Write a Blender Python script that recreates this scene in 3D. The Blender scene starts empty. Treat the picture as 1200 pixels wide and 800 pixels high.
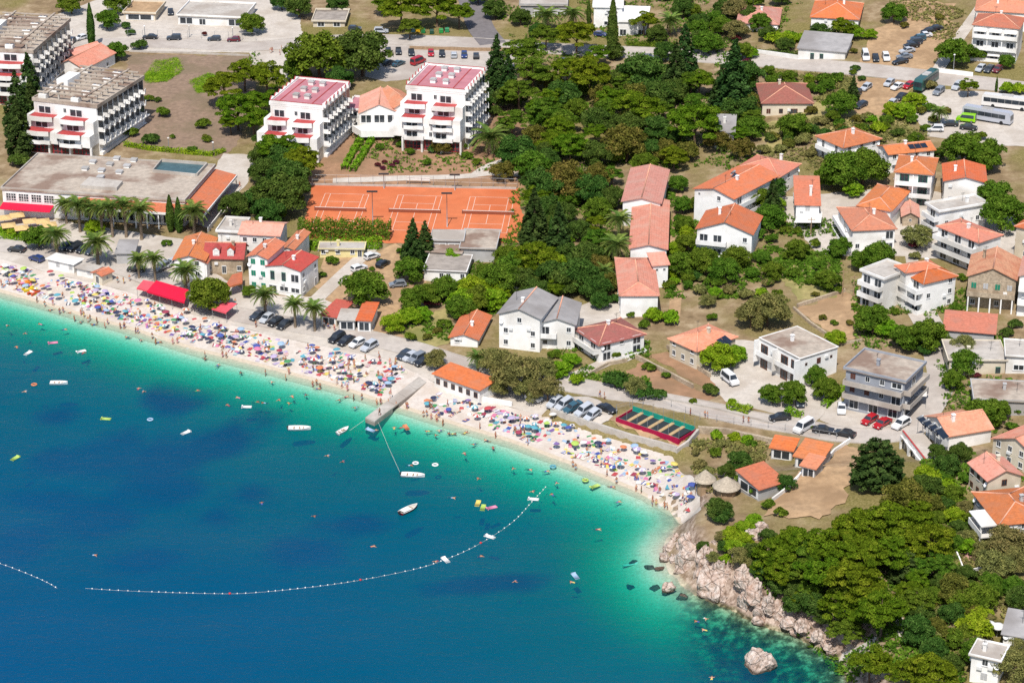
import bpy, bmesh, math, random, bisect
import numpy as np
from mathutils import Vector, Matrix

# ------------------------------------------------------------------ camera, sky, sun, exposure
IMG_W, IMG_H, FPX = 1200.0, 800.0, 2900.0        # photograph frame used for measuring
PITCH = math.radians(24.0)
CAM_Z = 222.0
scene = bpy.context.scene
col = scene.collection
cam_data = bpy.data.cameras.new("camera")
cam_data.sensor_width = 36.0
cam_data.lens = 36.0 * FPX / IMG_W
cam_data.clip_start = 5.0
cam_data.clip_end = 9000.0
cam = bpy.data.objects.new("camera", cam_data)
cam.location = (0, 0, CAM_Z)
cam.rotation_euler = (math.pi / 2 - PITCH, 0, 0)
col.objects.link(cam)
scene.camera = cam

SUN_EL, SUN_AZ = math.radians(56.0), math.radians(-10.0)   # azimuth: measured from straight behind the camera, minus = left
sun_dir = Vector((math.sin(SUN_AZ) * math.cos(SUN_EL), -math.cos(SUN_AZ) * math.cos(SUN_EL), math.sin(SUN_EL)))
world = bpy.data.worlds.new("World")
scene.world = world
world.use_nodes = True
wn = world.node_tree
for n in list(wn.nodes):
    wn.nodes.remove(n)
sky = wn.nodes.new("ShaderNodeTexSky")
sky.sky_type = 'NISHITA'
sky.sun_disc = False
sky.sun_elevation = SUN_EL
sky.sun_rotation = math.atan2(sun_dir.x, sun_dir.y)
sky.altitude = 100
sky.air_density = 1.0
sky.dust_density = 1.2
sky.ozone_density = 1.2
bg = wn.nodes.new("ShaderNodeBackground")
bg.inputs[1].default_value = 0.12
wo = wn.nodes.new("ShaderNodeOutputWorld")
wn.links.new(sky.outputs[0], bg.inputs[0])
wn.links.new(bg.outputs[0], wo.inputs[0])
sun_data = bpy.data.lights.new("sun", 'SUN')
sun_data.energy = 4.2
sun_data.angle = math.radians(0.53)
sun_data.color = (1.0, 0.955, 0.89)
sun = bpy.data.objects.new("sun", sun_data)
sun.rotation_euler = sun_dir.to_track_quat('Z', 'Y').to_euler()
sun.location = (0, 300, 400)
col.objects.link(sun)
scene.view_settings.view_transform = 'Standard'
scene.view_settings.look = 'None'
scene.view_settings.exposure = 0.34
scene.view_settings.gamma = 1.0
scene.view_settings.use_curve_mapping = False
scene.render.engine = 'CYCLES'
cy = scene.cycles
cy.max_bounces = 6
cy.diffuse_bounces = 3
cy.glossy_bounces = 2
cy.transmission_bounces = 3
cy.transparent_max_bounces = 8
cy.use_denoising = False
cy.caustics_reflective = False
cy.caustics_refractive = False
scene.render.filter_size = 1.15

rnd = random.Random(7)
nrs = np.random.RandomState(11)

# ------------------------------------------------------------------ projection helpers (photo pixel <-> place)
CP, SP = math.cos(PITCH), math.sin(PITCH)
def ray(px, py):
    xc, yc = (px - 600.0) / FPX, -(py - 400.0) / FPX
    return (xc, CP + yc * SP, -SP + yc * CP)
def proj(p):
    x, y, z = p[0], p[1], p[2] - CAM_Z
    dpt = y * CP - z * SP
    return (600 + FPX * x / dpt, 400 - FPX * (y * SP + z * CP) / dpt)
def at_z(px, py, z):
    d = ray(px, py)
    t = (z - CAM_Z) / d[2]
    return Vector((d[0] * t, d[1] * t, z))
def px_per_m(p):
    return FPX / (p[1] * CP - (p[2] - CAM_Z) * SP)

# ------------------------------------------------------------------ terrain
SHORE_PX = [(-420, 235), (-200, 288), (-60, 325), (0, 341), (40, 352), (100, 370), (150, 384), (225, 408), (300, 427), (400, 454),
            (440, 468), (475, 478), (525, 494), (600, 517), (675, 545), (750, 576), (788, 597), (800, 612), (786, 628), (777, 645), (786, 668),
            (808, 690), (838, 705), (858, 712), (878, 724), (905, 735), (932, 742), (962, 760), (988, 772), (996, 800), (1010, 860),
            (1060, 960), (1180, 1120)]
SHORE = [at_z(px, py, 0.0) for px, py in SHORE_PX]
SHX = np.array([p.x for p in SHORE]); SHY = np.array([p.y for p in SHORE])
SEA_POLY = [(p.x, p.y) for p in SHORE] + [(400, 60), (400, -3000), (-4000, -3000), (-4000, SHORE[0].y + 900)]
SHORE_EXT = [(-4000, SHORE[0].y + 900)] + [(p.x, p.y) for p in SHORE] + [(400, 60), (400, -3000)]

def in_poly(X, Y, poly):
    inside = np.zeros(X.shape, bool)
    n = len(poly)
    for i in range(n):
        x1, y1 = poly[i]; x2, y2 = poly[(i + 1) % n]
        c = (y1 > Y) != (y2 > Y)
        with np.errstate(divide='ignore', invalid='ignore'):
            xi = (x2 - x1) * (Y - y1) / (y2 - y1 + 1e-12) + x1
        inside ^= c & (X < xi)
    return inside
def poly_dist(X, Y, pts):
    best = np.full(X.shape, 1e18)
    for (x1, y1), (x2, y2) in zip(pts[:-1], pts[1:]):
        dx, dy = x2 - x1, y2 - y1
        t = np.clip(((X - x1) * dx + (Y - y1) * dy) / (dx * dx + dy * dy), 0, 1)
        best = np.minimum(best, (X - x1 - t * dx) ** 2 + (Y - y1 - t * dy) ** 2)
    return np.sqrt(best)
def sstep(a, b, v):
    t = np.clip((v - a) / (b - a), 0, 1)
    return t * t * (3 - 2 * t)
def fbm(X, Y, s, seed=0):
    r = np.zeros(X.shape); amp = 1.0
    rs = np.random.RandomState(seed)
    for k in range(6):
        a = rs.uniform(0, 6.28, 3); f = (1.0 / s) * 1.7 ** k
        th = rs.uniform(0, 6.28)
        r += amp * np.sin(f * (X * math.cos(th) + Y * math.sin(th)) + a[0] + 1.3 * np.sin(f * 0.7 * (Y * math.cos(th) - X * math.sin(th)) + a[1]))
        amp *= 0.6
    return r / 2.2

fine_x = np.arange(-170, 190.1, 2.0); fine_y = np.arange(300, 800.1, 2.0)
def coarse(a0, end, sgn):
    out = []; v = a0; st = 4.0
    while abs(v) < abs(end) if sgn > 0 or end < 0 else v > end:
        v += sgn * st; out.append(v); st *= 1.5
        if len(out) > 40: break
    return out
GX = np.array(sorted(coarse(-170, -3500, -1) + list(fine_x) + coarse(190, 3500, 1)))
GY = np.array(sorted([-3000, -1500, -700, -300, -80, 60, 150, 210, 250, 275, 290] + list(fine_y) + coarse(800, 4500, 1)))
XX, YY = np.meshgrid(GX, GY)
SEA = in_poly(XX, YY, SEA_POLY)
DIST = poly_dist(XX, YY, SHORE_EXT) * np.where(SEA, -1, 1)
rock_w = sstep(24, 36, XX) * sstep(436, 418, YY)              # the headland
slope = 0.035 + 0.045 * sstep(-10, 110, XX)
land_beach = np.where(DIST < 20, 0.085 * DIST, 1.7 + 0.06 * np.minimum(DIST - 20, 12))
land = land_beach + slope * np.maximum(DIST - 32, 0) * np.clip(1 - np.maximum(DIST - 250, 0) / 4000, 0.4, 1)
rockh = np.minimum(DIST * 1.15, 6.5 + 0.09 * np.maximum(DIST - 6, 0)) + 0.8 * fbm(XX, YY, 3.5, 5) * sstep(0, 5, DIST)
zl = land * (1 - rock_w) + np.maximum(rockh, land) * rock_w
D = -DIST
seabed = -(0.13 * np.minimum(D, 4) + 0.33 * np.clip(D - 4, 0, 19) + 0.07 * np.clip(D - 23, 0, 130) + 0.02 * np.clip(D - 153, 0, 900))
seabed_r = -(0.28 * np.minimum(D, 9) + 0.18 * np.clip(D - 9, 0, 24) + 0.10 * np.clip(D - 33, 0, 120) + 0.02 * np.clip(D - 153, 0, 900))
seabed = seabed * (1 - rock_w) + seabed_r * rock_w + 0.25 * fbm(XX, YY, 9, 8) * sstep(3, 20, D) + 0.35 * fbm(XX, YY, 2.6, 3) * rock_w * sstep(1, 5, D) * sstep(26, 12, D)
ZZ = np.where(SEA, seabed, zl)
far_hill = sstep(900, 2600, YY) * 420 * (0.8 + 0.3 * fbm(XX, YY, 500, 4))
ZZ = ZZ + np.where(SEA, 0, far_hill)
# gentle smoothing of the land away from the shore, so the slopes run evenly
sm = ZZ.copy()
for it in range(14):
    sm[1:-1, 1:-1] = (sm[1:-1, 1:-1] * 2 + sm[:-2, 1:-1] + sm[2:, 1:-1] + sm[1:-1, :-2] + sm[1:-1, 2:]) / 6
kw = sstep(22, 34, DIST) * (1 - rock_w)
ZZ = ZZ * (1 - kw) + sm * kw
GXL, GYL = GX.tolist(), GY.tolist()
ZL = None
def _reload():
    global ZL
    ZL = ZZ.tolist()
_reload()
def gz(x, y):
    i = min(max(bisect.bisect_right(GXL, x) - 1, 0), len(GXL) - 2)
    j = min(max(bisect.bisect_right(GYL, y) - 1, 0), len(GYL) - 2)
    fx = (x - GXL[i]) / (GXL[i + 1] - GXL[i]); fy = (y - GYL[j]) / (GYL[j + 1] - GYL[j])
    fx = min(max(fx, 0), 1); fy = min(max(fy, 0), 1)
    r0, r1 = ZL[j], ZL[j + 1]
    # same split as the drawn triangles would give on average
    return (r0[i] * (1 - fx) + r0[i + 1] * fx) * (1 - fy) + (r1[i] * (1 - fx) + r1[i + 1] * fx) * fy
def at(px, py, h=0.0):
    """the place on the ground (or h metres above it) that the photograph shows at this pixel"""
    d = ray(px, py)
    t0, t1 = 250.0, 1100.0
    t = t0; prev = t0
    while t < 1500:
        x, y, z = d[0] * t, d[1] * t, CAM_Z + d[2] * t
        if z - h < gz(x, y):
            break
        prev = t; t += 8.0
    lo, hi = prev, t
    for _ in range(22):
        m = (lo + hi) / 2
        if CAM_Z + d[2] * m - h < gz(d[0] * m, d[1] * m): hi = m
        else: lo = m
    m = (lo + hi) / 2
    return Vector((d[0] * m, d[1] * m, CAM_Z + d[2] * m))
def level(poly_px, z=None, soft=4.0):
    """level the ground inside a polygon, as for a court or a car park"""
    global ZZ
    pts = [at(px, py) for px, py in poly_px]
    poly = [(p.x, p.y) for p in pts]
    zz = sum(p.z for p in pts) / len(pts) if z is None else z
    ins = in_poly(XX, YY, poly)
    dd = poly_dist(XX, YY, poly + poly[:1])
    w = np.where(ins, 1.0, sstep(soft, 0, dd))
    ZZ = ZZ * (1 - w) + zz * w
    _reload()
    return zz
level([(362, 214), (612, 219), (620, 290), (350, 285)])
level([(642, 474), (690, 470), (722, 478), (745, 476), (822, 500), (797, 526), (745, 512), (692, 496), (646, 481)], at(720, 490).z + 1.3, 2.2)

# ------------------------------------------------------------------ materials
def S(r, g, b, k=0.78):
    f = lambda c: (c / 255 / 12.92 if c <= 10.3 else ((c / 255 + 0.055) / 1.055) ** 2.4) * k
    return (f(r), f(g), f(b), 1.0)
MATS = {}
class NT:
    def __init__(self, name):
        self.m = bpy.data.materials.new(name); self.m.use_nodes = True
        self.t = self.m.node_tree
        for n in list(self.t.nodes): self.t.nodes.remove(n)
    def n(self, typ, **kw):
        nd = self.t.nodes.new(typ)
        for k, v in kw.items():
            if k.startswith('i_'):
                key = k[2:]
                nd.inputs[int(key) if key.isdigit() else key].default_value = v
            else: setattr(nd, k, v)
        return nd
    def l(self, a, b): self.t.links.new(a, b)
    def noise(self, vec, scale, detail=3, rough=0.55):
        nd = self.n("ShaderNodeTexNoise"); nd.inputs['Scale'].default_value = scale
        nd.inputs['Detail'].default_value = detail; nd.inputs['Roughness'].default_value = rough
        if vec is not None: self.l(vec, nd.inputs['Vector'])
        return nd.outputs[0]
    def ramp(self, fac, stops):
        nd = self.n("ShaderNodeValToRGB"); cr = nd.color_ramp
        while len(cr.elements) < len(stops): cr.elements.new(0.5)
        for e, (p, c) in zip(cr.elements, stops): e.position = p; e.color = c
        self.l(fac, nd.inputs[0]); return nd.outputs[0]
    def mix(self, fac, a, b, blend='MIX'):
        nd = self.n("ShaderNodeMix", data_type='RGBA', blend_type=blend)
        for sock, v in ((nd.inputs[0], fac), (nd.inputs[6], a), (nd.inputs[7], b)):
            if hasattr(v, 'is_linked') or hasattr(v, 'links'): self.l(v, sock)
            else: sock.default_value = v
        return nd.outputs[2]
    def math(self, op, a, b=0.0, clamp=False):
        nd = self.n("ShaderNodeMath", operation=op, use_clamp=clamp)
        for sock, v in ((nd.inputs[0], a), (nd.inputs[1], b)):
            if hasattr(v, 'links'): self.l(v, sock)
            else: sock.default_value = v
        return nd.outputs[0]
    def out(self, sh):
        o = self.n("ShaderNodeOutputMaterial"); self.l(sh, o.inputs[0]); return self.m
    def pbr(self, colr, rough=0.8, spec=0.3, bump=None, bstr=0.3, bdist=0.05, metal=0.0):
        p = self.n("ShaderNodeBsdfPrincipled")
        if hasattr(colr, 'links'): self.l(colr, p.inputs['Base Color'])
        else: p.inputs['Base Color'].default_value = colr
        p.inputs['Roughness'].default_value = rough
        p.inputs['Specular IOR Level'].default_value = spec
        p.inputs['Metallic'].default_value = metal
        if bump is not None:
            b = self.n("ShaderNodeBump"); b.inputs['Strength'].default_value = bstr; b.inputs['Distance'].default_value = bdist
            self.l(bump, b.inputs['Height']); self.l(b.outputs[0], p.inputs['Normal'])
        return p.outputs[0]
def geo_pos(t): return t.n("ShaderNodeNewGeometry").outputs['Position']
def obj_co(t): return t.n("ShaderNodeTexCoord").outputs['Object']

def M(name, c=None, rough=0.8, var=0.12, scale=1.5, spec=0.3, dirt=None, bstr=0.2, metal=0.0):
    """plain surface with a little grain and wear"""
    if name in MATS: return MATS[name]
    t = NT(name); pos = geo_pos(t)
    n1 = t.noise(pos, scale, 4); n2 = t.noise(pos, scale * 0.13, 3)
    lo = tuple(x * (1 - var * 1.6) for x in c[:3]) + (1,); hi = tuple(min(1, x * (1 + var)) for x in c[:3]) + (1,)
    cc = t.ramp(n1, [(0.3, lo), (0.7, hi)])
    if dirt is not None:
        cc = t.mix(t.math('MULTIPLY', t.ramp(n2, [(0.48, (0, 0, 0, 1)), (0.62, (1, 1, 1, 1))]), 0.75), cc, dirt)
    MATS[name] = t.out(t.pbr(cc, rough, spec, n1, bstr, 0.04, metal)); return MATS[name]
def M_obj(name, rough=0.6, spec=0.4, coat=0.0, var=0.1):
    """surface whose colour is the object's own colour"""
    if name in MATS: return MATS[name]
    t = NT(name); oi = t.n("ShaderNodeObjectInfo")
    n1 = t.noise(geo_pos(t), 3.0, 2)
    cc = t.mix(t.math('MULTIPLY', n1, var * 2), oi.outputs['Color'], (0.05, 0.05, 0.05, 1))
    sh = t.pbr(cc, rough, spec)
    sh.node.inputs['Coat Weight'].default_value = coat
    sh.node.inputs['Coat Roughness'].default_value = 0.08
    MATS[name] = t.out(sh); return MATS[name]
def M_roof(name, c, worn):
    """clay roof tiles: courses along the slope, tiles of uneven age"""
    if name in MATS: return MATS[name]
    t = NT(name); co = obj_co(t); oi = t.n("ShaderNodeObjectInfo")
    big = t.noise(co, 0.35, 3); mid = t.noise(co, 1.6, 4, 0.7); fin = t.noise(co, 6.0, 2)
    cc = t.ramp(mid, [(0.28, tuple(x * 0.74 for x in c[:3]) + (1,)), (0.5, c), (0.72, tuple(min(1, x * 1.22) for x in c[:3]) + (1,))])
    cc = t.mix(t.ramp(big, [(0.45, (0, 0, 0, 1)), (0.7, (1, 1, 1, 1))]), cc, worn)
    cc = t.mix(t.math('MULTIPLY', fin, 0.35), cc, tuple(x * 0.55 for x in c[:3]) + (1,))
    hs = t.n("ShaderNodeHueSaturation"); t.l(cc, hs.inputs['Color'])
    t.l(t.math('ADD', t.math('MULTIPLY', oi.outputs['Random'], 0.3), 0.8), hs.inputs['Value'])
    r2 = t.math('FRACT', t.math('MULTIPLY', oi.outputs['Random'], 7.31)); t.l(t.math('ADD', t.math('MULTIPLY', r2, 0.2), 0.86), hs.inputs['Saturation'])
    t.l(t.math('ADD', t.math('MULTIPLY', t.math('FRACT', t.math('MULTIPLY', oi.outputs['Random'], 3.77)), 0.014), 0.496), hs.inputs['Hue'])
    lich = t.ramp(t.noise(co, 0.9, 6, 0.8), [(0.56, (0, 0, 0, 1)), (0.66, (1, 1, 1, 1))])
    lc = t.mix(t.math('MULTIPLY', lich, 0.4), hs.outputs[0], S(140, 118, 96))
    w = t.n("ShaderNodeTexWave", wave_type='BANDS', bands_direction='Z'); t.l(co, w.inputs['Vector'])
    w.inputs['Scale'].default_value = 2.2; w.inputs['Distortion'].default_value = 0.6
    MATS[name] = t.out(t.pbr(lc, 0.85, 0.2, w.outputs['Fac'], 0.5, 0.06)); return MATS[name]
def M_leaf(name, c1, c2, c3, trans=0.3):
    if name in MATS: return MATS[name]
    t = NT(name); co = obj_co(t); oi = t.n("ShaderNodeObjectInfo")
    g = t.n("ShaderNodeNewGeometry")
    n1 = t.noise(co, 0.55, 3)
    cc = t.ramp(n1, [(0.3, c1), (0.52, c2), (0.72, c3)])
    hs = t.n("ShaderNodeHueSaturation"); t.l(cc, hs.inputs['Color'])
    t.l(t.math('ADD', t.math('MULTIPLY', oi.outputs['Random'], 0.05), 0.475), hs.inputs['Hue'])
    t.l(t.math('ADD', t.math('MULTIPLY', g.outputs['Random Per Island'], 0.75), 0.62), hs.inputs['Value'])
    d = t.n("ShaderNodeBsdfDiffuse"); t.l(hs.outputs[0], d.inputs[0])
    tr = t.n("ShaderNodeBsdfTranslucent"); t.l(hs.outputs[0], tr.inputs[0])
    mx = t.n("ShaderNodeMixShader", i_0=trans); t.l(d.outputs[0], mx.inputs[1]); t.l(tr.outputs[0], mx.inputs[2])
    MATS[name] = t.out(mx.outputs[0]); return MATS[name]

# ------------------------------------------------------------------ mesh building
class MB:
    def __init__(self): self.v = []; self.f = []; self.mi = []; self.cur = 0
    def mat(self, i): self.cur = i; return self
    def add(self, vs, fs):
        o = len(self.v); self.v += [tuple(p) for p in vs]
        for f in fs: self.f.append(tuple(o + i for i in f)); self.mi.append(self.cur)
        return self
    def box(self, x0, x1, y0, y1, z0, z1, top=1.0, tx=None, ty=None):
        cx, cyy = (x0 + x1) / 2, (y0 + y1) / 2
        tx = top if tx is None else tx; ty = top if ty is None else ty
        q = lambda x, y, z, kx, ky: (cx + (x - cx) * kx, cyy + (y - cyy) * ky, z)
        vs = [(x0, y0, z0), (x1, y0, z0), (x1, y1, z0), (x0, y1, z0),
              q(x0, y0, z1, tx, ty), q(x1, y0, z1, tx, ty), q(x1, y1, z1, tx, ty), q(x0, y1, z1, tx, ty)]
        return self.add(vs, [(3, 2, 1, 0), (4, 5, 6, 7), (0, 1, 5, 4), (1, 2, 6, 5), (2, 3, 7, 6), (3, 0, 4, 7)])
    def prism(self, poly, z0, z1):
        n = len(poly)
        if sum(poly[i][0] * poly[(i + 1) % n][1] - poly[(i + 1) % n][0] * poly[i][1] for i in range(n)) < 0: poly = poly[::-1]
        g0 = (lambda i: z0[i]) if isinstance(z0, (list, tuple)) else (lambda i: z0)
        vs = [(p[0], p[1], z0) for p in poly] + [(p[0], p[1], z1) for p in poly]
        return self.add(vs, [tuple(range(n))[::-1], tuple(range(n, 2 * n))] + [(i, (i + 1) % n, n + (i + 1) % n, n + i) for i in range(n)])
    def tube(self, pts, rad, n=6, cap=True):
        rings = []; pts = [Vector(p) for p in pts]
        rads = rad if isinstance(rad, (list, tuple)) else [rad] * len(pts)
        for i, p in enumerate(pts):
            dv = (pts[min(i + 1, len(pts) - 1)] - pts[max(i - 1, 0)]).normalized()
            a = dv.cross(Vector((0, 0, 1)) if abs(dv.z) < 0.9 else Vector((1, 0, 0))).normalized(); b = dv.cross(a)
            rings.append([p + (a * math.cos(2 * math.pi * k / n) + b * math.sin(2 * math.pi * k / n)) * rads[i] for k in range(n)])
        vs = [q for r in rings for q in r]; fs = []
        for i in range(len(pts) - 1):
            for k in range(n):
                fs.append((i * n + k, i * n + (k + 1) % n, (i + 1) * n + (k + 1) % n, (i + 1) * n + k))
        if cap: fs += [tuple(range(n)), tuple(range((len(pts) - 1) * n, len(pts) * n))[::-1]]
        return self.add(vs, fs)
    def lathe(self, prof, n=10, cx=0, cy=0):
        vs = []; fs = []
        for r, z in prof:
            for k in range(n): vs.append((cx + r * math.cos(2 * math.pi * k / n), cy + r * math.sin(2 * math.pi * k / n), z))
        for i in range(len(prof) - 1):
            for k in range(n): fs.append((i * n + k, i * n + (k + 1) % n, (i + 1) * n + (k + 1) % n, (i + 1) * n + k))
        return self.add(vs, fs)
    def mesh(self, name, mats, smooth=False):
        me = bpy.data.meshes.new(name); me.from_pydata(self.v, [], self.f)
        for m in (mats if isinstance(mats, (list, tuple)) else [mats]): me.materials.append(m)
        if any(self.mi): me.polygons.foreach_set("material_index", self.mi)
        if smooth: me.polygons.foreach_set("use_smooth", [True] * len(self.f))
        me.update(); return me
def mesh_arrays(name, V, Q, mats, smooth=False):
    me = bpy.data.meshes.new(name)
    nv, nf = len(V), len(Q); k = Q.shape[1]
    me.vertices.add(nv); me.vertices.foreach_set("co", np.asarray(V, np.float32).ravel())
    me.loops.add(nf * k); me.loops.foreach_set("vertex_index", np.asarray(Q, np.int32).ravel())
    me.polygons.add(nf); me.polygons.foreach_set("loop_start", np.arange(0, nf * k, k, dtype=np.int32))
    me.polygons.foreach_set("loop_total", np.full(nf, k, np.int32))
    if smooth: me.polygons.foreach_set("use_smooth", np.ones(nf, bool))
    for m in (mats if isinstance(mats, (list, tuple)) else [mats]): me.materials.append(m)
    me.update(calc_edges=True); me.validate(); return me

WM = {}
I4 = Matrix.Identity(4)
def T(x, y=None, z=None, rz=0.0, s=1.0):
    if y is None: x, y, z = x
    m = Matrix.Translation((x, y, z)) @ Matrix.Rotation(rz, 4, 'Z')
    if s != 1.0: m = m @ (Matrix.Diagonal((s, s, s, 1)) if not isinstance(s, (tuple, list)) else Matrix.Diagonal((*s, 1)))
    return m
ALL = []
def thing(name, label, cat, mw, group=None, mesh=None, color=None):
    o = bpy.data.objects.new(name, mesh); col.objects.link(o)
    o.matrix_basis = mw; WM[o.name] = mw
    o['label'] = label; o['category'] = cat
    if group: o['group'] = group
    if color: o.color = color
    if mesh is None: o.empty_display_size = 0.5
    ALL.append(o)
    return o
def part(name, mesh, parent, mw=None, color=None, label=None):
    """mw: place in the world (None: the same frame as the parent)"""
    o = bpy.data.objects.new(name, mesh); col.objects.link(o); o.parent = parent
    if mw is not None:
        o.matrix_basis = WM[parent.name].inverted() @ mw; WM[o.name] = mw
    else: WM[o.name] = WM[parent.name]
    if color: o.color = color
    if label: o['label'] = label
    return o
def struct(name, mesh, kind='structure', label=None):
    o = bpy.data.objects.new(name, mesh); col.objects.link(o); o['kind'] = kind; WM[o.name] = I4
    if label: o['label'] = label
    return o

# ------------------------------------------------------------------ ground, seabed and sea
t = NT("earth"); pos = geo_pos(t)
nb = t.noise(pos, 0.035, 5, 0.6); nm = t.noise(pos, 0.25, 4, 0.65); nf = t.noise(pos, 2.2, 3, 0.7)
dry = t.ramp(nm, [(0.3, S(122, 102, 76)), (0.5, S(152, 130, 100)), (0.7, S(182, 162, 132))])
grn = t.ramp(nf, [(0.3, S(104, 98, 54)), (0.55, S(138, 126, 78)), (0.75, S(164, 148, 106))])
cc = t.mix(t.ramp(nb, [(0.42, (0, 0, 0, 1)), (0.58, (1, 1, 1, 1))]), dry, grn)
sandy = t.ramp(nf, [(0.3, S(206, 196, 170)), (0.7, S(240, 232, 214))])
patch = t.noise(pos, 0.028, 3, 0.55)
wat = t.n("ShaderNodeAttribute"); wat.attribute_name = "seagrass"
wfac = t.math('ADD', wat.outputs['Fac'], t.math('MULTIPLY', t.math('SUBTRACT', patch, 0.5), 1.6))
weed = t.mix(t.ramp(wfac, [(0.2, (0, 0, 0, 1)), (0.85, (1, 1, 1, 1))]), sandy, S(14, 22, 26))
sx = t.n("ShaderNodeSeparateXYZ"); t.l(pos, sx.inputs[0])
deep = t.n("ShaderNodeMapRange", clamp=True); t.l(sx.outputs[2], deep.inputs[0])
deep.inputs[1].default_value = -2.5; deep.inputs[2].default_value = -4.5
bed = t.mix(deep.outputs[0], sandy, weed)
# rocky bottom off the headland
att = t.n("ShaderNodeAttribute"); att.attribute_name = "rocky"
rk = t.ramp(t.noise(pos, 0.5, 5, 0.7), [(0.36, S(44, 44, 32)), (0.5, S(104, 96, 70)), (0.64, S(196, 184, 152))])
bed = t.mix(att.outputs['Fac'], bed, rk)
shore = t.n("ShaderNodeMapRange", clamp=True); t.l(sx.outputs[2], shore.inputs[0])
shore.inputs[1].default_value = 0.2; shore.inputs[2].default_value = 0.6
rkland = t.ramp(t.noise(pos, 0.7, 6, 0.75), [(0.34, S(70, 56, 46)), (0.46, S(150, 128, 112)), (0.62, S(204, 184, 168))])
cliff = t.n("ShaderNodeMapRange", clamp=True); t.l(sx.outputs[2], cliff.inputs[0])
cliff.inputs[1].default_value = 5.0; cliff.inputs[2].default_value = 6.5
top = t.mix(t.math('MULTIPLY', att.outputs['Fac'], t.math('SUBTRACT', 1.0, cliff.outputs[0])), cc, rkland)
cc = t.mix(shore.outputs[0], bed, top)
MATS['earth'] = t.out(t.pbr(cc, 0.95, 0.1, nf, 0.5, 0.15))
ny, nx = ZZ.shape
V = np.stack([XX.ravel(), YY.ravel(), ZZ.ravel()], 1)
ii = (np.arange(ny - 1)[:, None] * nx + np.arange(nx - 1)[None, :]).ravel()
Q = np.stack([ii, ii + 1, ii + nx + 1, ii + nx], 1)
me = mesh_arrays("ground", V, Q, MATS['earth'], True)
a = me.attributes.new("rocky", 'FLOAT', 'POINT'); a.data.foreach_set("value", rock_w.ravel().astype(np.float32))
weedv = np.zeros(XX.shape)
for (qx, qy, rx, ry) in [(62, 487, 34, 13), (215, 478, 40, 14), (60, 530, 40, 20), (120, 525, 60, 26), (190, 540, 50, 34), (110, 600, 45, 18), (205, 565, 45, 26), (255, 598, 30, 14), (350, 640, 45, 22), (330, 500, 30, 14),
                     (20, 620, 40, 22), (165, 640, 40, 12), (40, 575, 50, 12), (250, 520, 50, 16), (290, 575, 40, 14), (410, 610, 60, 12), (560, 680, 90, 12)]:
    c0 = at_z(qx, qy, -7.0); ex = at_z(qx + rx, qy, -7.0); ey = at_z(qx, qy - ry, -7.0)
    ax_, ay_ = ex.x - c0.x, ey.y - c0.y
    rr_ = np.sqrt(((XX - c0.x) / ax_) ** 2 + ((YY - c0.y) / ay_) ** 2) + 0.6 * fbm(XX, YY, 12, 21) + 0.25 * fbm(XX, YY, 4, 22)
    weedv = np.maximum(weedv, 0.95 * sstep(1.6, 0.2, rr_))
a = me.attributes.new("seagrass", 'FLOAT', 'POINT'); a.data.foreach_set("value", weedv.ravel().astype(np.float32))
struct("ground", me)

t = NT("sea_water"); pos = geo_pos(t)
att = t.n("ShaderNodeAttribute"); att.attribute_name = "depth"
def expo(k): return t.math('EXPONENT', t.math('MULTIPLY', att.outputs['Fac'], -k))
tr_c = t.n("ShaderNodeCombineColor")
for i, k in enumerate((0.95, 0.2, 0.3)): t.l(expo(k), tr_c.inputs[i])
sc_c = t.n("ShaderNodeCombineColor")
for i, (c, k) in enumerate(((0.0003, 0.5), (0.058, 0.26), (0.168, 0.11))):
    t.l(t.math('MULTIPLY', t.math('SUBTRACT', 1.0, expo(k)), c), sc_c.inputs[i])
drift = t.noise(pos, 0.018, 3, 0.5)
sc2 = t.mix(t.math('MULTIPLY', drift, 0.3), sc_c.outputs[0], (0.0, 0.05, 0.2, 1))
fall = expo(0.3)
sc3 = t.mix(fall, sc2, sc_c.outputs[0])
dif = t.n("ShaderNodeBsdfDiffuse"); t.l(sc3, dif.inputs[0])
trn = t.n("ShaderNodeBsdfTransparent"); t.l(tr_c.outputs[0], trn.inputs[0])
ad = t.n("ShaderNodeAddShader"); t.l(dif.outputs[0], ad.inputs[0]); t.l(trn.outputs[0], ad.inputs[1])
gl = t.n("ShaderNodeBsdfGlossy", i_Roughness=0.22); gl.inputs[0].default_value = (1, 1, 1, 1)
mp = t.n("ShaderNodeMapping"); t.l(pos, mp.inputs[0]); mp.inputs['Scale'].default_value = (0.55, 1.3, 1.0); mp.inputs['Rotation'].default_value = (0, 0, 0.5)
wv = t.math('ADD', t.noise(mp.outputs[0], 1.1, 5, 0.65), t.math('MULTIPLY', t.noise(mp.outputs[0], 0.16, 4, 0.6), 2.2))
bp = t.n("ShaderNodeBump"); bp.inputs['Strength'].default_value = 0.55; bp.inputs['Distance'].default_value = 0.42; t.l(wv, bp.inputs['Height'])
t.l(bp.outputs[0], gl.inputs['Normal']); t.l(bp.outputs[0], dif.inputs['Normal'])
fr = t.n("ShaderNodeFresnel"); fr.inputs[0].default_value = 1.33; t.l(bp.outputs[0], fr.inputs[1])
streak = t.ramp(t.noise(mp.outputs[0], 0.035, 4, 0.6), [(0.35, (.22, .22, .22, 1)), (0.65, (.5, .5, .5, 1))])
mx = t.n("ShaderNodeMixShader"); t.l(t.math('MULTIPLY', fr.outputs[0], streak), mx.inputs[0]); t.l(ad.outputs[0], mx.inputs[1]); t.l(gl.outputs[0], mx.inputs[2])
MATS['sea'] = t.out(mx.outputs[0])
SEA_N = in_poly(XX, YY, SEA_POLY) | (DIST < 4)
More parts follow.
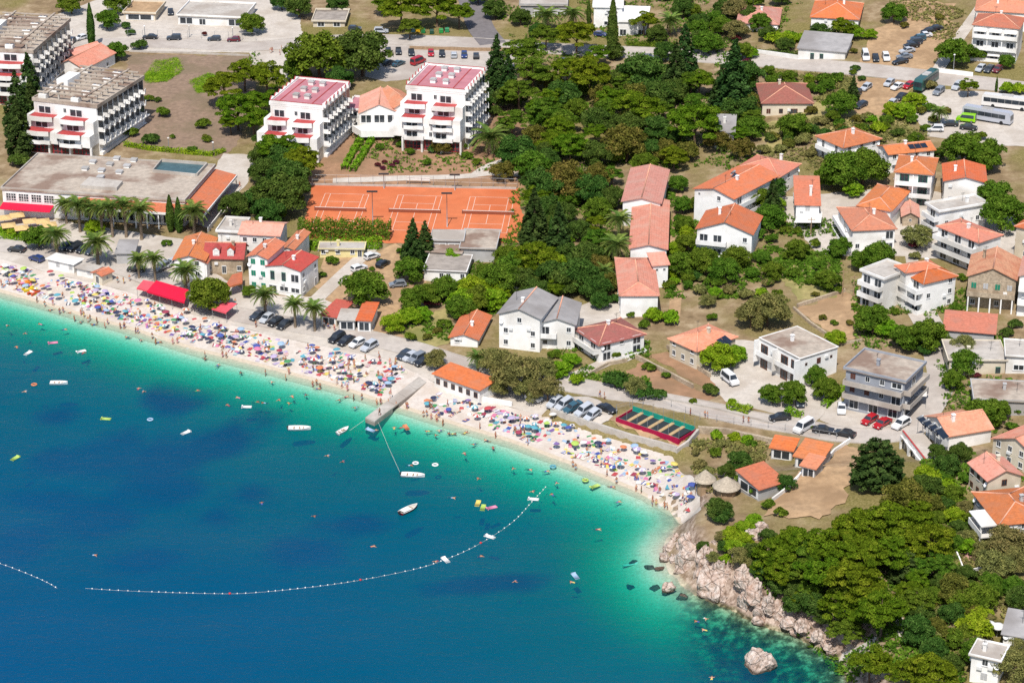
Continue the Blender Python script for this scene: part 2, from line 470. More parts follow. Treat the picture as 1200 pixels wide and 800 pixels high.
ins = SEA_N[:-1, :-1] | SEA_N[1:, :-1] | SEA_N[:-1, 1:] | SEA_N[1:, 1:]
Qs = Q[ins.ravel()]
used = np.unique(Qs); remap = -np.ones(len(V), int); remap[used] = np.arange(len(used))
Vs = V[used].copy(); depth = np.maximum(-Vs[:, 2], 0.0); Vs[:, 2] = 0.0
me = mesh_arrays("sea", Vs, remap[Qs], MATS['sea'], True)
a = me.attributes.new("depth", 'FLOAT', 'POINT'); a.data.foreach_set("value", depth.astype(np.float32))
struct("sea", me)

# ------------------------------------------------------------------ sheets laid on the ground
def drape(name, poly, mat, lift, kind='structure', label=None, step=2.0):
    """a sheet cut along the terrain grid, so that it follows the ground"""
    bm = bmesh.new()
    bm.faces.new([bm.verts.new((x, y, 0)) for x, y in poly])
    bmesh.ops.triangulate(bm, faces=bm.faces[:])
    xs = [p[0] for p in poly]; ys = [p[1] for p in poly]
    for g in GXL:
        if min(xs) < g < max(xs): bmesh.ops.bisect_plane(bm, geom=bm.verts[:] + bm.edges[:] + bm.faces[:], plane_co=(g, 0, 0), plane_no=(1, 0, 0))
    for g in GYL:
        if min(ys) < g < max(ys): bmesh.ops.bisect_plane(bm, geom=bm.verts[:] + bm.edges[:] + bm.faces[:], plane_co=(0, g, 0), plane_no=(0, 1, 0))
    for v in bm.verts: v.co.z = gz(v.co.x, v.co.y) + lift
    bmesh.ops.recalc_face_normals(bm, faces=bm.faces[:])
    for f in bm.faces:
        f.smooth = True
        if f.normal.z < 0: f.normal_flip()
    me = bpy.data.meshes.new(name); bm.to_mesh(me); bm.free(); me.materials.append(mat)
    return struct(name, me, kind, label)
def wpoly(pxs): return [(p.x, p.y) for p in (at(*q) for q in pxs)]
def ragged(poly, amp=0.9, step=1.6):
    out = []; n = len(poly)
    for i in range(n):
        a, b = poly[i], poly[(i + 1) % n]; L = math.hypot(b[0] - a[0], b[1] - a[1]); m = max(1, int(L / step)); nx_, ny_ = -(b[1] - a[1]) / (L or 1), (b[0] - a[0]) / (L or 1)
        for k in range(m):
            u = k / m; x, y = a[0] + (b[0] - a[0]) * u, a[1] + (b[1] - a[1]) * u
            d = amp * (0.6 * math.sin(x * 0.9 + y * 0.5) + 0.5 * math.sin(x * 2.3 - y * 1.7 + 1) + 0.3 * math.sin(x * 4.1 + y * 3.3)) * min(1, 4 * u * (1 - u) + .2)
            out.append((x + nx_ * d, y + ny_ * d))
    return out
def sheet(name, pxs, mat, lift, rag=None):
    w = wpoly(pxs); natural = mat.name in ('tan_earth', 'brown_earth', 'dry_meadow', 'dry_grass', 'watered_grass')
    return drape(name, ragged(w, rag if rag is not None else (1.0 if natural else 0.35)), mat, lift)
def smooth_line(pts, n=6):
    out = []
    P = [pts[0]] + list(pts) + [pts[-1]]
    for i in range(1, len(P) - 2):
        p0, p1, p2, p3 = (np.array(q, float) for q in P[i - 1:i + 3])
        for k in range(n):
            u = k / n
            out.append(tuple(0.5 * ((2 * p1) + (-p0 + p2) * u + (2 * p0 - 5 * p1 + 4 * p2 - p3) * u * u + (-p0 + 3 * p1 - 3 * p2 + p3) * u ** 3)))
    out.append(tuple(np.array(pts[-1], float)))
    return out
def ribbon_pts(line, w):
    L, R = [], []
    for i, p in enumerate(line):
        a = line[max(i - 1, 0)]; b = line[min(i + 1, len(line) - 1)]
        dx, dy = b[0] - a[0], b[1] - a[1]; n = math.hypot(dx, dy) or 1
        L.append((p[0] - dy / n * w / 2, p[1] + dx / n * w / 2)); R.append((p[0] + dy / n * w / 2, p[1] - dx / n * w / 2))
    return L, R
def ribbon(name, pxs, w, mat, lift, n=5):
    line = smooth_line(wpoly(pxs), n)
    L, R = ribbon_pts(line, w)
    vs = []; fs = []; K = 4; prev = None
    dense = []
    for a, b in zip(zip(L, R), list(zip(L, R))[1:]):
        ln = math.hypot(a[0][0] - b[0][0], a[0][1] - b[0][1]); m = max(1, int(ln / 1.5))
        for k in range(m):
            u = k / m
            dense.append(tuple((a[s][0] * (1 - u) + b[s][0] * u, a[s][1] * (1 - u) + b[s][1] * u) for s in (0, 1)))
    dense.append((L[-1], R[-1]))
    for l, r in dense:
        for k in range(K + 1):
            u = k / K; x, y = l[0] * (1 - u) + r[0] * u, l[1] * (1 - u) + r[1] * u
            vs.append((x, y, gz(x, y) + lift))
    for i in range(len(dense) - 1):
        for k in range(K):
            o = i * (K + 1) + k; fs.append((o, o + 1, o + K + 2, o + K + 1))
    mb = MB(); mb.add(vs, fs)
    return struct(name, mb.mesh(name, mat, True))

# ------------------------------------------------------------------ surface materials
white = M("white_render", S(244, 242, 238, 0.86), 0.85, 0.05, 0.8, dirt=S(214, 208, 198))
cream = M("cream_render", S(226, 214, 192, 0.8), 0.85, 0.06, 0.8, dirt=S(196, 182, 158))
grey_render = M("grey_render", S(190, 188, 186), 0.9, 0.08, 0.7, dirt=S(160, 156, 150))
slate_wall = M("slate_grey_render", S(160, 164, 172), 0.9, 0.08, 0.7)
stone_wall = M("stone_masonry", S(190, 172, 148), 0.95, 0.22, 2.4, bstr=0.6, dirt=S(150, 132, 110))
yellow_wall = M("yellow_render", S(232, 218, 160), 0.85, 0.06, 0.8)
concrete = M("concrete", S(196, 188, 178), 0.9, 0.1, 0.9, dirt=S(168, 156, 144))
concrete_dark = M("weathered_concrete", S(168, 158, 148), 0.92, 0.16, 0.6, dirt=S(120, 108, 98))
flat_roof = M("flat_roof_screed", S(190, 176, 160), 0.92, 0.14, 0.9, dirt=S(128, 98, 82))
grey_roof = M("grey_roof_sheet", S(170, 166, 164), 0.85, 0.12, 0.5, dirt=S(140, 134, 130))
roof_orange = M_roof("orange_roof_tiles", S(222, 124, 84, 0.74), S(210, 132, 102, 0.72))
roof_red = M_roof("red_roof_tiles", S(224, 146, 122, 0.84), S(220, 164, 142, 0.84))
roof_old = M_roof("old_roof_tiles", S(206, 138, 100, 0.8), S(196, 108, 74, 0.75))
roof_brown = M_roof("brown_roof_tiles", S(168, 92, 80, 0.8), S(158, 104, 90, 0.75))
roof_crimson = M_roof("crimson_roof_sheet", S(208, 76, 66, 0.72), S(202, 84, 72, 0.72))
red_paint = M("red_paint", S(206, 84, 82, .62), 0.7, 0.1, 0.8)
pink_roof = M("faded_red_membrane", S(204, 138, 146, .72), 0.85, 0.1, 0.4, dirt=S(188, 118, 126, .72))
ridge_mat = M("mortared_ridge", S(232, 170, 140), 0.9, 0.15, 2.0)
glass = M("window_glass", (0.035, 0.042, 0.05, 1), 0.12, 0.3, 0.4, spec=0.5)
frame_white = M("white_joinery", S(236, 236, 234), 0.5, 0.04, 1)
frame_brown = M("brown_joinery", S(112, 72, 52), 0.6, 0.1, 2)
frame_green = M("green_joinery", S(40, 108, 88), 0.6, 0.1, 2)
shutter_brown = M("brown_shutter", S(104, 66, 56), 0.7, 0.1, 3)
shutter_green = M("green_shutter", S(44, 140, 112), 0.6, 0.1, 3)
shutter_grey = M("grey_shutter", S(196, 196, 196), 0.7, 0.06, 3)
dark_metal = M("dark_metal", S(70, 70, 72), 0.5, 0.1, 2, metal=0.3)
grey_metal = M("galvanised_metal", S(168, 170, 172), 0.45, 0.06, 2, metal=0.4)
solar_mat = M("solar_panel_glass", S(40, 48, 62), 0.2, 0.1, 2, spec=0.6)
bark = M("bark", S(108, 88, 72), 0.95, 0.25, 3.0)
palm_bark = M("palm_bark", S(128, 112, 94), 0.95, 0.25, 4.0)
asphalt = M("worn_asphalt", S(194, 184, 174), 0.95, 0.08, 0.6, dirt=S(172, 160, 150))
asphalt_dark = M("dark_asphalt", S(124, 118, 118), 0.95, 0.1, 0.7)
pave = M("pale_paving", S(206, 196, 184), 0.92, 0.08, 0.9, dirt=S(184, 172, 158))
pebbles = M("beach_pebbles", S(232, 220, 208, 0.68), 0.95, 0.09, 1.6, dirt=S(214, 198, 182, 0.68))
dirt_tan = M("tan_earth", S(186, 154, 118), 0.95, 0.16, 0.7, dirt=S(156, 126, 94))
dirt_brown = M("brown_earth", S(168, 130, 100), 0.95, 0.14, 0.5, dirt=S(140, 112, 84))
dry_field = M("dry_meadow", S(150, 126, 106), 0.95, 0.16, 0.8, dirt=S(128, 112, 88))
grass_mat = M("watered_grass", S(112, 146, 52), 0.95, 0.2, 1.2)
dry_grass = M("dry_grass", S(172, 158, 104), 0.95, 0.18, 0.8, dirt=S(120, 122, 62))
clay_mat = M("red_clay", S(226, 128, 82, 0.7), 0.95, 0.07, 0.35, dirt=S(214, 112, 66, 0.7))
line_mat = M("white_line", S(238, 214, 196), 0.9, 0.05, 1)
t = NT("limestone"); pos = geo_pos(t)
n1 = t.noise(pos, 1.5, 6, 0.75); n2 = t.noise(pos, 0.35, 4, 0.6)
cc = t.ramp(n1, [(0.33, S(112, 90, 76)), (0.43, S(188, 166, 150)), (0.58, S(222, 206, 194)), (0.74, S(236, 226, 216))])
cc = t.mix(t.ramp(n2, [(0.46, (0, 0, 0, 1)), (0.66, (.45, .45, .45, 1))]), cc, S(190, 146, 120))
sx = t.n("ShaderNodeSeparateXYZ"); t.l(pos, sx.inputs[0]); wet = t.n("ShaderNodeMapRange", clamp=True); t.l(t.math('ADD', sx.outputs[2], t.math('MULTIPLY', n1, -.5)), wet.inputs[0])
wet.inputs[1].default_value = 0.45; wet.inputs[2].default_value = 0.0
cc = t.mix(t.math('MULTIPLY', wet.outputs[0], .85), cc, S(70, 58, 44))
vo = t.n("ShaderNodeTexVoronoi", feature='DISTANCE_TO_EDGE'); wp = t.n("ShaderNodeMix", data_type='VECTOR', i_0=.6); t.l(pos, wp.inputs[4]); t.l(t.n("ShaderNodeTexNoise", i_Scale=.8).outputs['Color'], wp.inputs[5])
vo.inputs['Scale'].default_value = 1.1; t.l(wp.outputs[1], vo.inputs['Vector'])
cr = t.ramp(vo.outputs[0], [(0.0, (0, 0, 0, 1)), (0.06, (1, 1, 1, 1))])
cc = t.mix(t.math('MULTIPLY', t.math('SUBTRACT', 1.0, cr), t.math('MULTIPLY', n2, .5)), cc, S(96, 76, 64))
rock_mat = t.out(t.pbr(cc, 0.95, 0.15, t.math('ADD', n1, t.math('MULTIPLY', cr, .6)), 1.0, 0.3))
brick_paving = M("pink_paving", S(208, 158, 146), 0.9, 0.1, 1.5)
car_paint = M_obj("car_paint", 0.35, 0.5, 0.6, 0.02)
cloth = M_obj("beach_cloth", 0.9, 0.1, 0, 0.1)
plastic = M_obj("coloured_plastic", 0.45, 0.4, 0, 0.05)
tyre_mat = M("tyre_rubber", S(36, 36, 38), 0.8, 0.1, 3)
white_cloth = M("white_cloth", S(238, 234, 226), 0.9, 0.05, 2)
red_cloth = M("red_awning_cloth", S(222, 22, 62, 0.85), 0.85, 0.06, 0.7)
pale_red_cloth = M("faded_red_cloth", S(232, 92, 104), 0.85, 0.1, 1.2)
straw = M("straw_thatch", S(186, 172, 152), 0.95, 0.2, 3)
wood = M("weathered_wood", S(170, 142, 112), 0.9, 0.15, 2)

# ------------------------------------------------------------------ foliage
L_pine = M_leaf("pine_needles", S(58, 80, 16, 1), S(88, 108, 24, 1), S(120, 134, 38, 1), 0.2)
L_green = M_leaf("green_leaves", S(60, 84, 24, 1), S(88, 112, 34, 1), S(116, 136, 48, 1), 0.28)
L_dark = M_leaf("dark_leaves", S(46, 68, 28, 1), S(70, 94, 38, 1), S(94, 114, 52, 1), 0.24)
L_bright = M_leaf("bright_leaves", S(88, 122, 24, 1), S(122, 152, 34, 1), S(150, 170, 50, 1))
L_olive = M_leaf("olive_leaves", S(92, 94, 54, 1), S(124, 122, 70, 1), S(148, 138, 84, 1))
L_brown = M_leaf("browning_leaves", S(74, 76, 30, 1), S(100, 98, 42, 1), S(124, 112, 56, 1), .2)
L_cedar = M_leaf("cedar_needles", S(34, 52, 24, 1), S(56, 76, 36, 1), S(80, 98, 50, 1), 0.15)
L_palm = M_leaf("palm_leaflets", S(72, 98, 44, 1), S(108, 128, 60, 1), S(146, 154, 86, 1), 0.2)
L_dead = M_leaf("dead_fronds", S(150, 126, 98, 1), S(180, 154, 124, 1), S(206, 182, 152, 1), 0.2)
L_purple = M_leaf("purple_leaves", S(76, 34, 42, 1), S(104, 48, 58, 1), S(128, 70, 80, 1))

def leaves(cen, nor, size, jit=0.7, aspect=1.6, rs=nrs):
    """quads at cen facing roughly nor"""
    n = len(cen)
    nn = nor + rs.normal(0, jit, (n, 3)); nn /= np.linalg.norm(nn, axis=1)[:, None] + 1e-9
    r = rs.normal(0, 1, (n, 3)); u = np.cross(nn, r); u /= np.linalg.norm(u, axis=1)[:, None] + 1e-9
    w = np.cross(nn, u)
    s = size * rs.uniform(0.6, 1.3, (n, 1))
    u = u * s * aspect * 0.5; w = w * s * 0.5
    V = np.stack([cen - u, cen + w, cen + u, cen - w], 1).reshape(-1, 3)
    Q = np.arange(n * 4).reshape(n, 4)
    return V, Q
def pads_cloud(pads, per, size, rs, up=0.5, fill=0.25, jit=0.6):
    C, N = [], []
    for (p, rx, rz) in pads:
        n = int(per * (rx * rx) / 2.0) + 30
        d = rs.normal(0, 1, (n, 3)); d /= np.linalg.norm(d, axis=1)[:, None]
        d[:, 2] = np.where(d[:, 2] < -0.25, -d[:, 2] * 0.6, d[:, 2])
        rad = np.where(rs.uniform(0, 1, n) < fill, rs.uniform(0.4, 1, n), rs.uniform(0.86, 1.1, n))[:, None]
        C.append(np.array(p) + d * rad * np.array([rx, rx, rz])); q = d.copy(); q[:, 2] += up
        N.append(q / np.linalg.norm(q, axis=1)[:, None])
    return leaves(np.concatenate(C), np.concatenate(N), size, jit, rs=rs)
def limbs(name, height, spread, targets, r0, mat, lean=0.0, rs=None):
    mb = MB()
    top = Vector((lean, 0, height))
    mid = Vector((lean * 0.3 + 0.12, 0.08, height * 0.5))
    mb.tube([(0, 0, -0.6), (0.03, 0, height * 0.2), mid, top], [r0 * 1.25, r0, r0 * 0.8, r0 * 0.35], 7)
    for i, tp in enumerate(targets):
        st = Vector((0, 0, 0)).lerp(mid, 0.9) if i % 2 else mid.lerp(top, 0.35)
        e = Vector(tp); m2 = st.lerp(e, 0.55) + Vector((0, 0, 0.12 * (e - st).length * 0.5))
        mb.tube([st, m2, e], [r0 * 0.42, r0 * 0.26, r0 * 0.09], 5)
    return mb.mesh(name, mat, True)
PROTO = {}
def proto(kind, var, trunk, crown, hc, R, extra=None): PROTO.setdefault(kind, []).append((trunk, crown, hc, R, extra))

def make_pine(seed, leafm, kind):
    rs = np.random.RandomState(seed); pads = []
    for k in range(50):
        a = rs.uniform(0, 6.28); rr = 4.4 * math.sqrt(rs.uniform(0, 1)) * rs.uniform(0.85, 1.05)
        z = 3.0 + 5.4 * math.sqrt(max(0, 1 - (rr / 4.8) ** 2)) * rs.uniform(0.35, 1.05)
        r = rs.uniform(0.7, 1.35); pads.append(((rr * math.cos(a), rr * math.sin(a), z), r, r * 0.5))
    V, Q = pads_cloud(pads, 400, 0.235, rs, 0.8, 0.2, 0.5)
    tr = limbs("trunk", 7.2, 4, [p[0] for p in pads[:9]], 0.26, bark, rs.uniform(-0.6, 0.6))
    proto(kind, 0, tr, mesh_arrays("crown", V, Q, leafm), 5.6, 4.9)
def make_broad(seed, leafm, kind, n=54, flat=0.85, size=0.36, tall=1.0):
    rs = np.random.RandomState(seed); pads = []
    for k in range(n):
        d = rs.normal(0, 1, 3); d /= np.linalg.norm(d)
        if d[2] < -0.7: d[2] *= -0.7
        q = np.array([3.5, 3.5, 3.0 * flat * tall]) * (1 if k < n * 0.75 else 0.5) * rs.uniform(0.8, 1.08)
        r = rs.uniform(0.8, 1.5); pads.append(((d[0] * q[0], d[1] * q[1], 3.3 * tall + d[2] * q[2]), r, r * 0.85))
    V, Q = pads_cloud(pads, 270, size * .78, rs, 0.35, 0.25, 0.7)
    tr = limbs("trunk", 3.6 * tall, 3, [p[0] for p in pads[:8]], 0.24, bark, rs.uniform(-0.3, 0.3))
    proto(kind, 0, tr, mesh_arrays("crown", V, Q, leafm), 3.4 * tall, 4.3)
def make_cypress(seed):
    rs = np.random.RandomState(seed); n = 6500
    z = rs.uniform(0, 1, n); a = rs.uniform(0, 6.28, n)
    prof = np.power(np.sin(np.clip(z * 0.93 + 0.07, 0, 1) * math.pi), 0.6) * (1 - 0.45 * z)
    rr = (1.15 * prof * (0.86 + 0.16 * np.sin(5 * a + 9 * z) + 0.1 * rs.normal(0, 1, n)))
    c = np.stack([rr * np.cos(a), rr * np.sin(a), 0.5 + 10.5 * z], 1)
    nn = np.stack([np.cos(a), np.sin(a), np.full(n, 0.5)], 1)
    V, Q = leaves(c, nn, 0.24, 0.5, 1.9, rs)
    mb = MB(); mb.tube([(0, 0, -0.5), (0, 0, 5), (0, 0, 10)], [0.2, 0.14, 0.03], 6)
    proto('cypress', 0, mb.mesh("trunk", bark, True), mesh_arrays("crown", V, Q, L_dark), 5.6, 5.6)
def make_conifer(seed, leafm, kind, tiers=13, R=4.4, Hh=11.0, droop=0.12, per=14, pw=0.72):
    rs = np.random.RandomState(seed); C, N = [], []; mb = MB()
    mb.tube([(0, 0, -0.6), (0, 0, Hh * 0.5), (0, 0, Hh)], [0.32, 0.2, 0.03], 7)
    for ti in range(tiers):
        u = (ti + 0.5) / tiers; z = 0.9 + (Hh - 1.0) * u
        rt = R * (1 - u) ** pw * (1 if u > 0.12 else 0.85); nb = max(5, int(per * (1 - u * 0.6)))
        for b in range(nb):
            a = 2 * math.pi * (b + rs.uniform(-0.35, 0.35)) / nb + ti; L = rt * rs.uniform(0.72, 1.08)
            m = int(34 * L) + 12; s = np.sqrt(rs.uniform(0.05, 1, m)); wd = rs.normal(0, 0.2, m) * (0.35 + s) * min(L, 2.6) * 0.45
            x = s * L * math.cos(a) - wd * math.sin(a); y = s * L * math.sin(a) + wd * math.cos(a)
            zz = z - droop * L * s * s + 0.14 * rs.normal(0, 1, m) + rs.uniform(-.25, .25)
            C.append(np.stack([x, y, zz], 1)); N.append(np.tile([0.35 * math.cos(a), 0.35 * math.sin(a), 1.0], (m, 1)))
            if ti % 2 == 0 and b % 2 == 0: mb.tube([(0, 0, z), (L * .7 * math.cos(a), L * .7 * math.sin(a), z - droop * L * .5)], [0.07, 0.02], 4)
    V, Q = leaves(np.concatenate(C), np.concatenate(N), 0.3, 0.35, 1.8, rs)
    proto(kind, 0, mb.mesh("trunk", bark, True), mesh_arrays("crown", V, Q, leafm), Hh * 0.45, R * 1.0)
def make_shrub(seed, leafm, kind, size=0.26):
    rs = np.random.RandomState(seed); pads = []
    for k in range(16):
        a = rs.uniform(0, 6.28); rr = 1.1 * math.sqrt(rs.uniform(0, 1)); r = rs.uniform(0.4, 0.75)
        pads.append(((rr * math.cos(a), rr * math.sin(a), 0.45 + 0.9 * (1 - (rr / 1.5) ** 2) * rs.uniform(0.6, 1.1)), r, r * 0.9))
    V, Q = pads_cloud(pads, 420, size, rs, 0.4, 0.25, 0.7)
    mb = MB()
    for k in range(4):
        a = k * 1.6; mb.tube([(0, 0, -0.3), (0.3 * math.cos(a), 0.3 * math.sin(a), 0.5), (0.7 * math.cos(a), 0.7 * math.sin(a), 1.1)], [0.06, 0.04, 0.015], 5)
    proto(kind, 0, mb.mesh("stem", bark, True), mesh_arrays("foliage", V, Q, leafm), 0.85, 1.6)
for i in range(3): make_pine(20 + i, L_pine, 'pine')
for i in range(2): make_pine(30 + i, L_green, 'greenpine')
for i in range(3): make_broad(40 + i, L_green, 'broad')
for i in range(3): make_broad(50 + i, L_dark, 'dark')
for i in range(2): make_broad(60 + i, L_bright, 'bright')
for i in range(2): make_broad(70 + i, L_olive, 'olive', 40, 0.8, 0.3)
for i in range(2): make_broad(75 + i, L_brown, 'brown', 44, 0.8, 0.34)
for i in range(2): make_cypress(80 + i)
for i in range(2): make_conifer(85 + i, L_cedar, 'conifer', 14, 3.0, 10.0, 0.22, 11)
make_conifer(90, L_cedar, 'cedar', 9, 6.0, 10.0, 0.03, 19, 0.36)
for i in range(2): make_shrub(92 + i, L_green, 'shrub')
for i in range(2): make_shrub(95 + i, L_dark, 'darkshrub')
make_shrub(97, L_bright, 'brightshrub'); make_shrub(98, L_olive, 'olivesrub'); make_shrub(99, L_purple, 'purpleshrub', 0.2)
make_shrub(100, L_brown, 'dryshrub')

TREE_WORDS = {
    'pine': ('pine_tree', 'yellow-green pine tree with cloud-like pads', 'tree'), 'greenpine': ('pine_tree', 'mid-green pine tree', 'tree'),
    'broad': ('broadleaf_tree', 'round green leafy tree', 'tree'), 'dark': ('broadleaf_tree', 'dark green dense tree', 'tree'),
    'bright': ('broadleaf_tree', 'bright green leafy tree', 'tree'), 'olive': ('olive_tree', 'grey-green olive-coloured tree', 'tree'),
    'brown': ('oak_tree', 'brownish green tree', 'tree'), 'cypress': ('cypress_tree', 'slender dark cypress', 'tree'),
    'conifer': ('fir_tree', 'dark pointed fir tree', 'tree'), 'cedar': ('cedar_tree', 'broad tiered dark cedar', 'tree'),
    'shrub': ('shrub', 'green garden bush', 'bush'), 'darkshrub': ('shrub', 'dark green bush', 'bush'),
    'brightshrub': ('shrub', 'bright green bush', 'bush'), 'olivesrub': ('shrub', 'grey-green bush', 'bush'),
    'purpleshrub': ('shrub', 'purple-leaved bush', 'bush'), 'dryshrub': ('shrub', 'brownish dry bush', 'bush')}
AUTO = []          # (object, base words, pixel, group) -> labels worked out at the end
_pc = {}
def plant(kind, px, py, r, sz=1.0, label=None):
    """px, py: centre of the crown in the photograph; r: its half width in photo pixels"""
    vs = PROTO[kind]; i = _pc.get(kind, 0); _pc[kind] = i + 1
    trunk, crown, hc, R, _ = vs[i % len(vs)]
    r = r * 1.07; p = at(px, py); s = r / px_per_m(p) / R
    for _k in range(2):
        p = at(px, py, hc * s * sz); s = r / px_per_m(p) / R
    g = gz(p.x, p.y)
    nm, words, cat = TREE_WORDS[kind]
    m = T(p.x, p.y, max(g, -0.3)) @ Matrix.Rotation(rnd.uniform(0, 6.28), 4, 'Z') @ Matrix.Diagonal((s * rnd.uniform(0.92, 1.08), s * rnd.uniform(0.92, 1.08), s * sz, 1))
    o = thing(nm, label or '', cat, m, nm.replace('_', ' ') + 's of the town')
    part(trunk.name.split('.')[0], trunk, o); part(crown.name.split('.')[0], crown, o)
    if not label: AUTO.append((o, words, (px, py)))
    return o
# palms: a trunk, its fronds one by one, and a skirt of dead fronds
def frond_mesh(seed, L, mat, droop, w=0.62):
    rs = np.random.RandomState(seed); mb = MB(); n = 22; sp = []
    for k in range(n + 1):
        u = k / n; sp.append(Vector((L * u * (1 - 0.12 * u * droop), 0, L * (0.42 * u - (0.62 + 0.3 * droop) * u * u))))
    mb.tube(sp, [0.035] * 4 + [0.02] * (n - 3), 3)
    for k in range(1, n):
        u = k / n; ln = w * (1.1 - 0.75 * abs(u - 0.42)) * L / 2.8
        for sg in (-1, 1):
            b = sp[k]; tip = b + Vector((0.30 * L / 2.8, sg * ln, -0.12 - 0.15 * u)) ; e = sp[k] + Vector((0.16 * L / 2.8, 0, 0.01))
            mb.add([b, e, tip], [(0, 1, 2)])
    return mb.mesh("frond", mat)
FRONDS = [frond_mesh(i, L, L_palm, d) for i, (L, d) in enumerate(((2.9, 0.6), (3.1, 1.0), (2.8, 1.4)))]
DEADF = [frond_mesh(9 + i, 2.4, L_dead, 1.5, 0.3) for i in range(2)]
def palm_trunk():
    mb = MB(); pts = [(0, 0, -0.5), (0.05, 0, 1.5), (0, 0.04, 3.5), (0, 0, 5.2)]
    mb.tube(pts, [0.36, 0.28, 0.27, 0.36], 8)
    for k in range(14): mb.lathe([(0.29, 0.35 * k), (0.33, 0.35 * k + 0.12), (0.28, 0.35 * k + 0.26)], 8)
    mb.lathe([(0.36, 4.7), (0.5, 5.1), (0.42, 5.5), (0.1, 5.7)], 8)
    return mb.mesh("trunk", palm_bark, True)
PTRUNK = palm_trunk()
PALM_I = [0]
def palm(px, py, base_py, r, words='date palm', dead=10, label=None):
    """px, py crown centre; base_py: where the trunk meets the ground"""
    b = at(px, base_py); ppm = px_per_m(b)
    h = max(2.0, (base_py - py) / (ppm * math.cos(PITCH))); s = 1.14 * r / ppm / 3.0; sz = h / 5.4
    m = T(b.x, b.y, b.z)
    o = thing('date_palm', label or '', 'palm', m, 'date palms of the seafront')
    part('trunk', PTRUNK, o, m @ Matrix.Diagonal((s, s, sz, 1)))
    rr = random.Random(PALM_I[0]); PALM_I[0] += 1
    n = 40
    for k in range(n):
        a = k * 2.39996 + rr.uniform(-0.2, 0.2); tilt = -1.05 + 1.25 * (k / n) ** 0.8 + rr.uniform(-0.12, 0.12)
        fm = m @ Matrix.Translation((0, 0, h)) @ Matrix.Rotation(a, 4, 'Z') @ Matrix.Rotation(tilt, 4, 'Y') @ Matrix.Diagonal((s * rr.uniform(0.85, 1.1),) * 3 + (1,))
        part('frond', FRONDS[(k * 2) // n if k * 2 // n < 3 else 2], o, fm)
    for k in range(dead):
        a = k * 2.39996; fm = m @ Matrix.Translation((0, 0, h - 0.15)) @ Matrix.Rotation(a, 4, 'Z') @ Matrix.Rotation(0.55 + 0.35 * rr.random(), 4, 'Y') @ Matrix.Diagonal((s * 0.9,) * 3 + (1,))
        part('frond', DEADF[k % 2], o, fm, label='dry brown hanging frond')
    if not label: AUTO.append((o, words, (px, py)))
    return o
def hedge(pxs, h, w, leafm, label, closed=False):
    line = wpoly(pxs); rs = np.random.RandomState(int(abs(pxs[0][0] * 7 + pxs[0][1])) % 9999)
    C, N = [], []
    for a, b in zip(line[:-1], line[1:]):
        L = math.hypot(b[0] - a[0], b[1] - a[1]); n = int(L * (2 * h + w) * 26)
        if n < 4: continue
        u = rs.uniform(0, 1, n); f = rs.uniform(0, 2 * h + w, n); ox = (b[0] - a[0]) / L; oy = (b[1] - a[1]) / L
        side = np.where(f < h, -w / 2, np.where(f > h + w, w / 2, f - h - w / 2)); up = np.where(f < h, f, np.where(f > h + w, f - h - w, h))
        wob = 1 + 0.12 * np.sin(u * L * 1.7) + 0.1 * rs.normal(0, 1, n)
        x = a[0] + ox * L * u - oy * side * wob; y = a[1] + oy * L * u + ox * side * wob
        g = np.array([gz(float(p), float(q)) for p, q in zip(x, y)])
        C.append(np.stack([x, y, g + up * wob], 1))
        nn = np.stack([-oy * np.sign(side) * (up < h * .97), ox * np.sign(side) * (up < h * .97), 0.3 + 1.0 * (up >= h * .97)], 1); N.append(nn)
    c0 = np.concatenate(C); org = c0.mean(0); org[2] = gz(*org[:2])
    V, Q = leaves(c0 - org, np.concatenate(N), 0.3, 0.5, 1.5, rs)
    o = thing('hedge', label, 'hedge', T(*org))
    part('foliage', mesh_arrays('foliage', V, Q, leafm), o)
    mb = MB()
    for a, b in zip(line[:-1], line[1:]):
        for u in (0.2, 0.5, 0.8):
            x, y = a[0] + (b[0] - a[0]) * u, a[1] + (b[1] - a[1]) * u; z = gz(x, y)
            mb.tube([(x - org[0], y - org[1], z - org[2] - 0.2), (x - org[0], y - org[1], z - org[2] + h * 0.8)], [0.05, 0.03], 4)
    st = part('stem', mb.mesh('stem', bark), o); st['kind'] = 'stuff'
    return o

# ------------------------------------------------------------------ houses
def unit_window(kind):
    mb = MB(); f = 0.09
    mb.box(-.5, -.5 + f, -0.07, 0.02, 0, 1).box(.5 - f, .5, -0.07, 0.02, 0, 1).box(-.5 + f, .5 - f, -0.07, 0.02, 0, f).box(-.5 + f, .5 - f, -0.07, 0.02, 1 - f, 1)
    mb.box(-.025, .025, -0.06, 0.02, f, 1 - f)
    return mb
WIN = {}
for nm, mt in (('w', frame_white), ('n', frame_brown), ('v', frame_green)):
    WIN[nm] = unit_window(nm).mesh('window', mt)
PANE = MB().box(-.42, .42, -0.03, 0.02, 0.08, 0.92).mesh('pane', glass)
SILL = MB().box(-.56, .56, -0.14, 0.02, -0.05, 0).mesh('sill', frame_white)
SHUT = {}
for nm, mt in (('s', shutter_brown), ('g', shutter_green), ('y', shutter_grey)):
    mb = MB()
    for k in range(6): mb.box(-.5, -.03, -0.09 + 0.0, 0.02, k / 6 + 0.01, (k + 1) / 6 - 0.01).box(.03, .5, -0.09, 0.02, k / 6 + 0.01, (k + 1) / 6 - 0.01)
    SHUT[nm] = mb.mesh('shutter', mt)
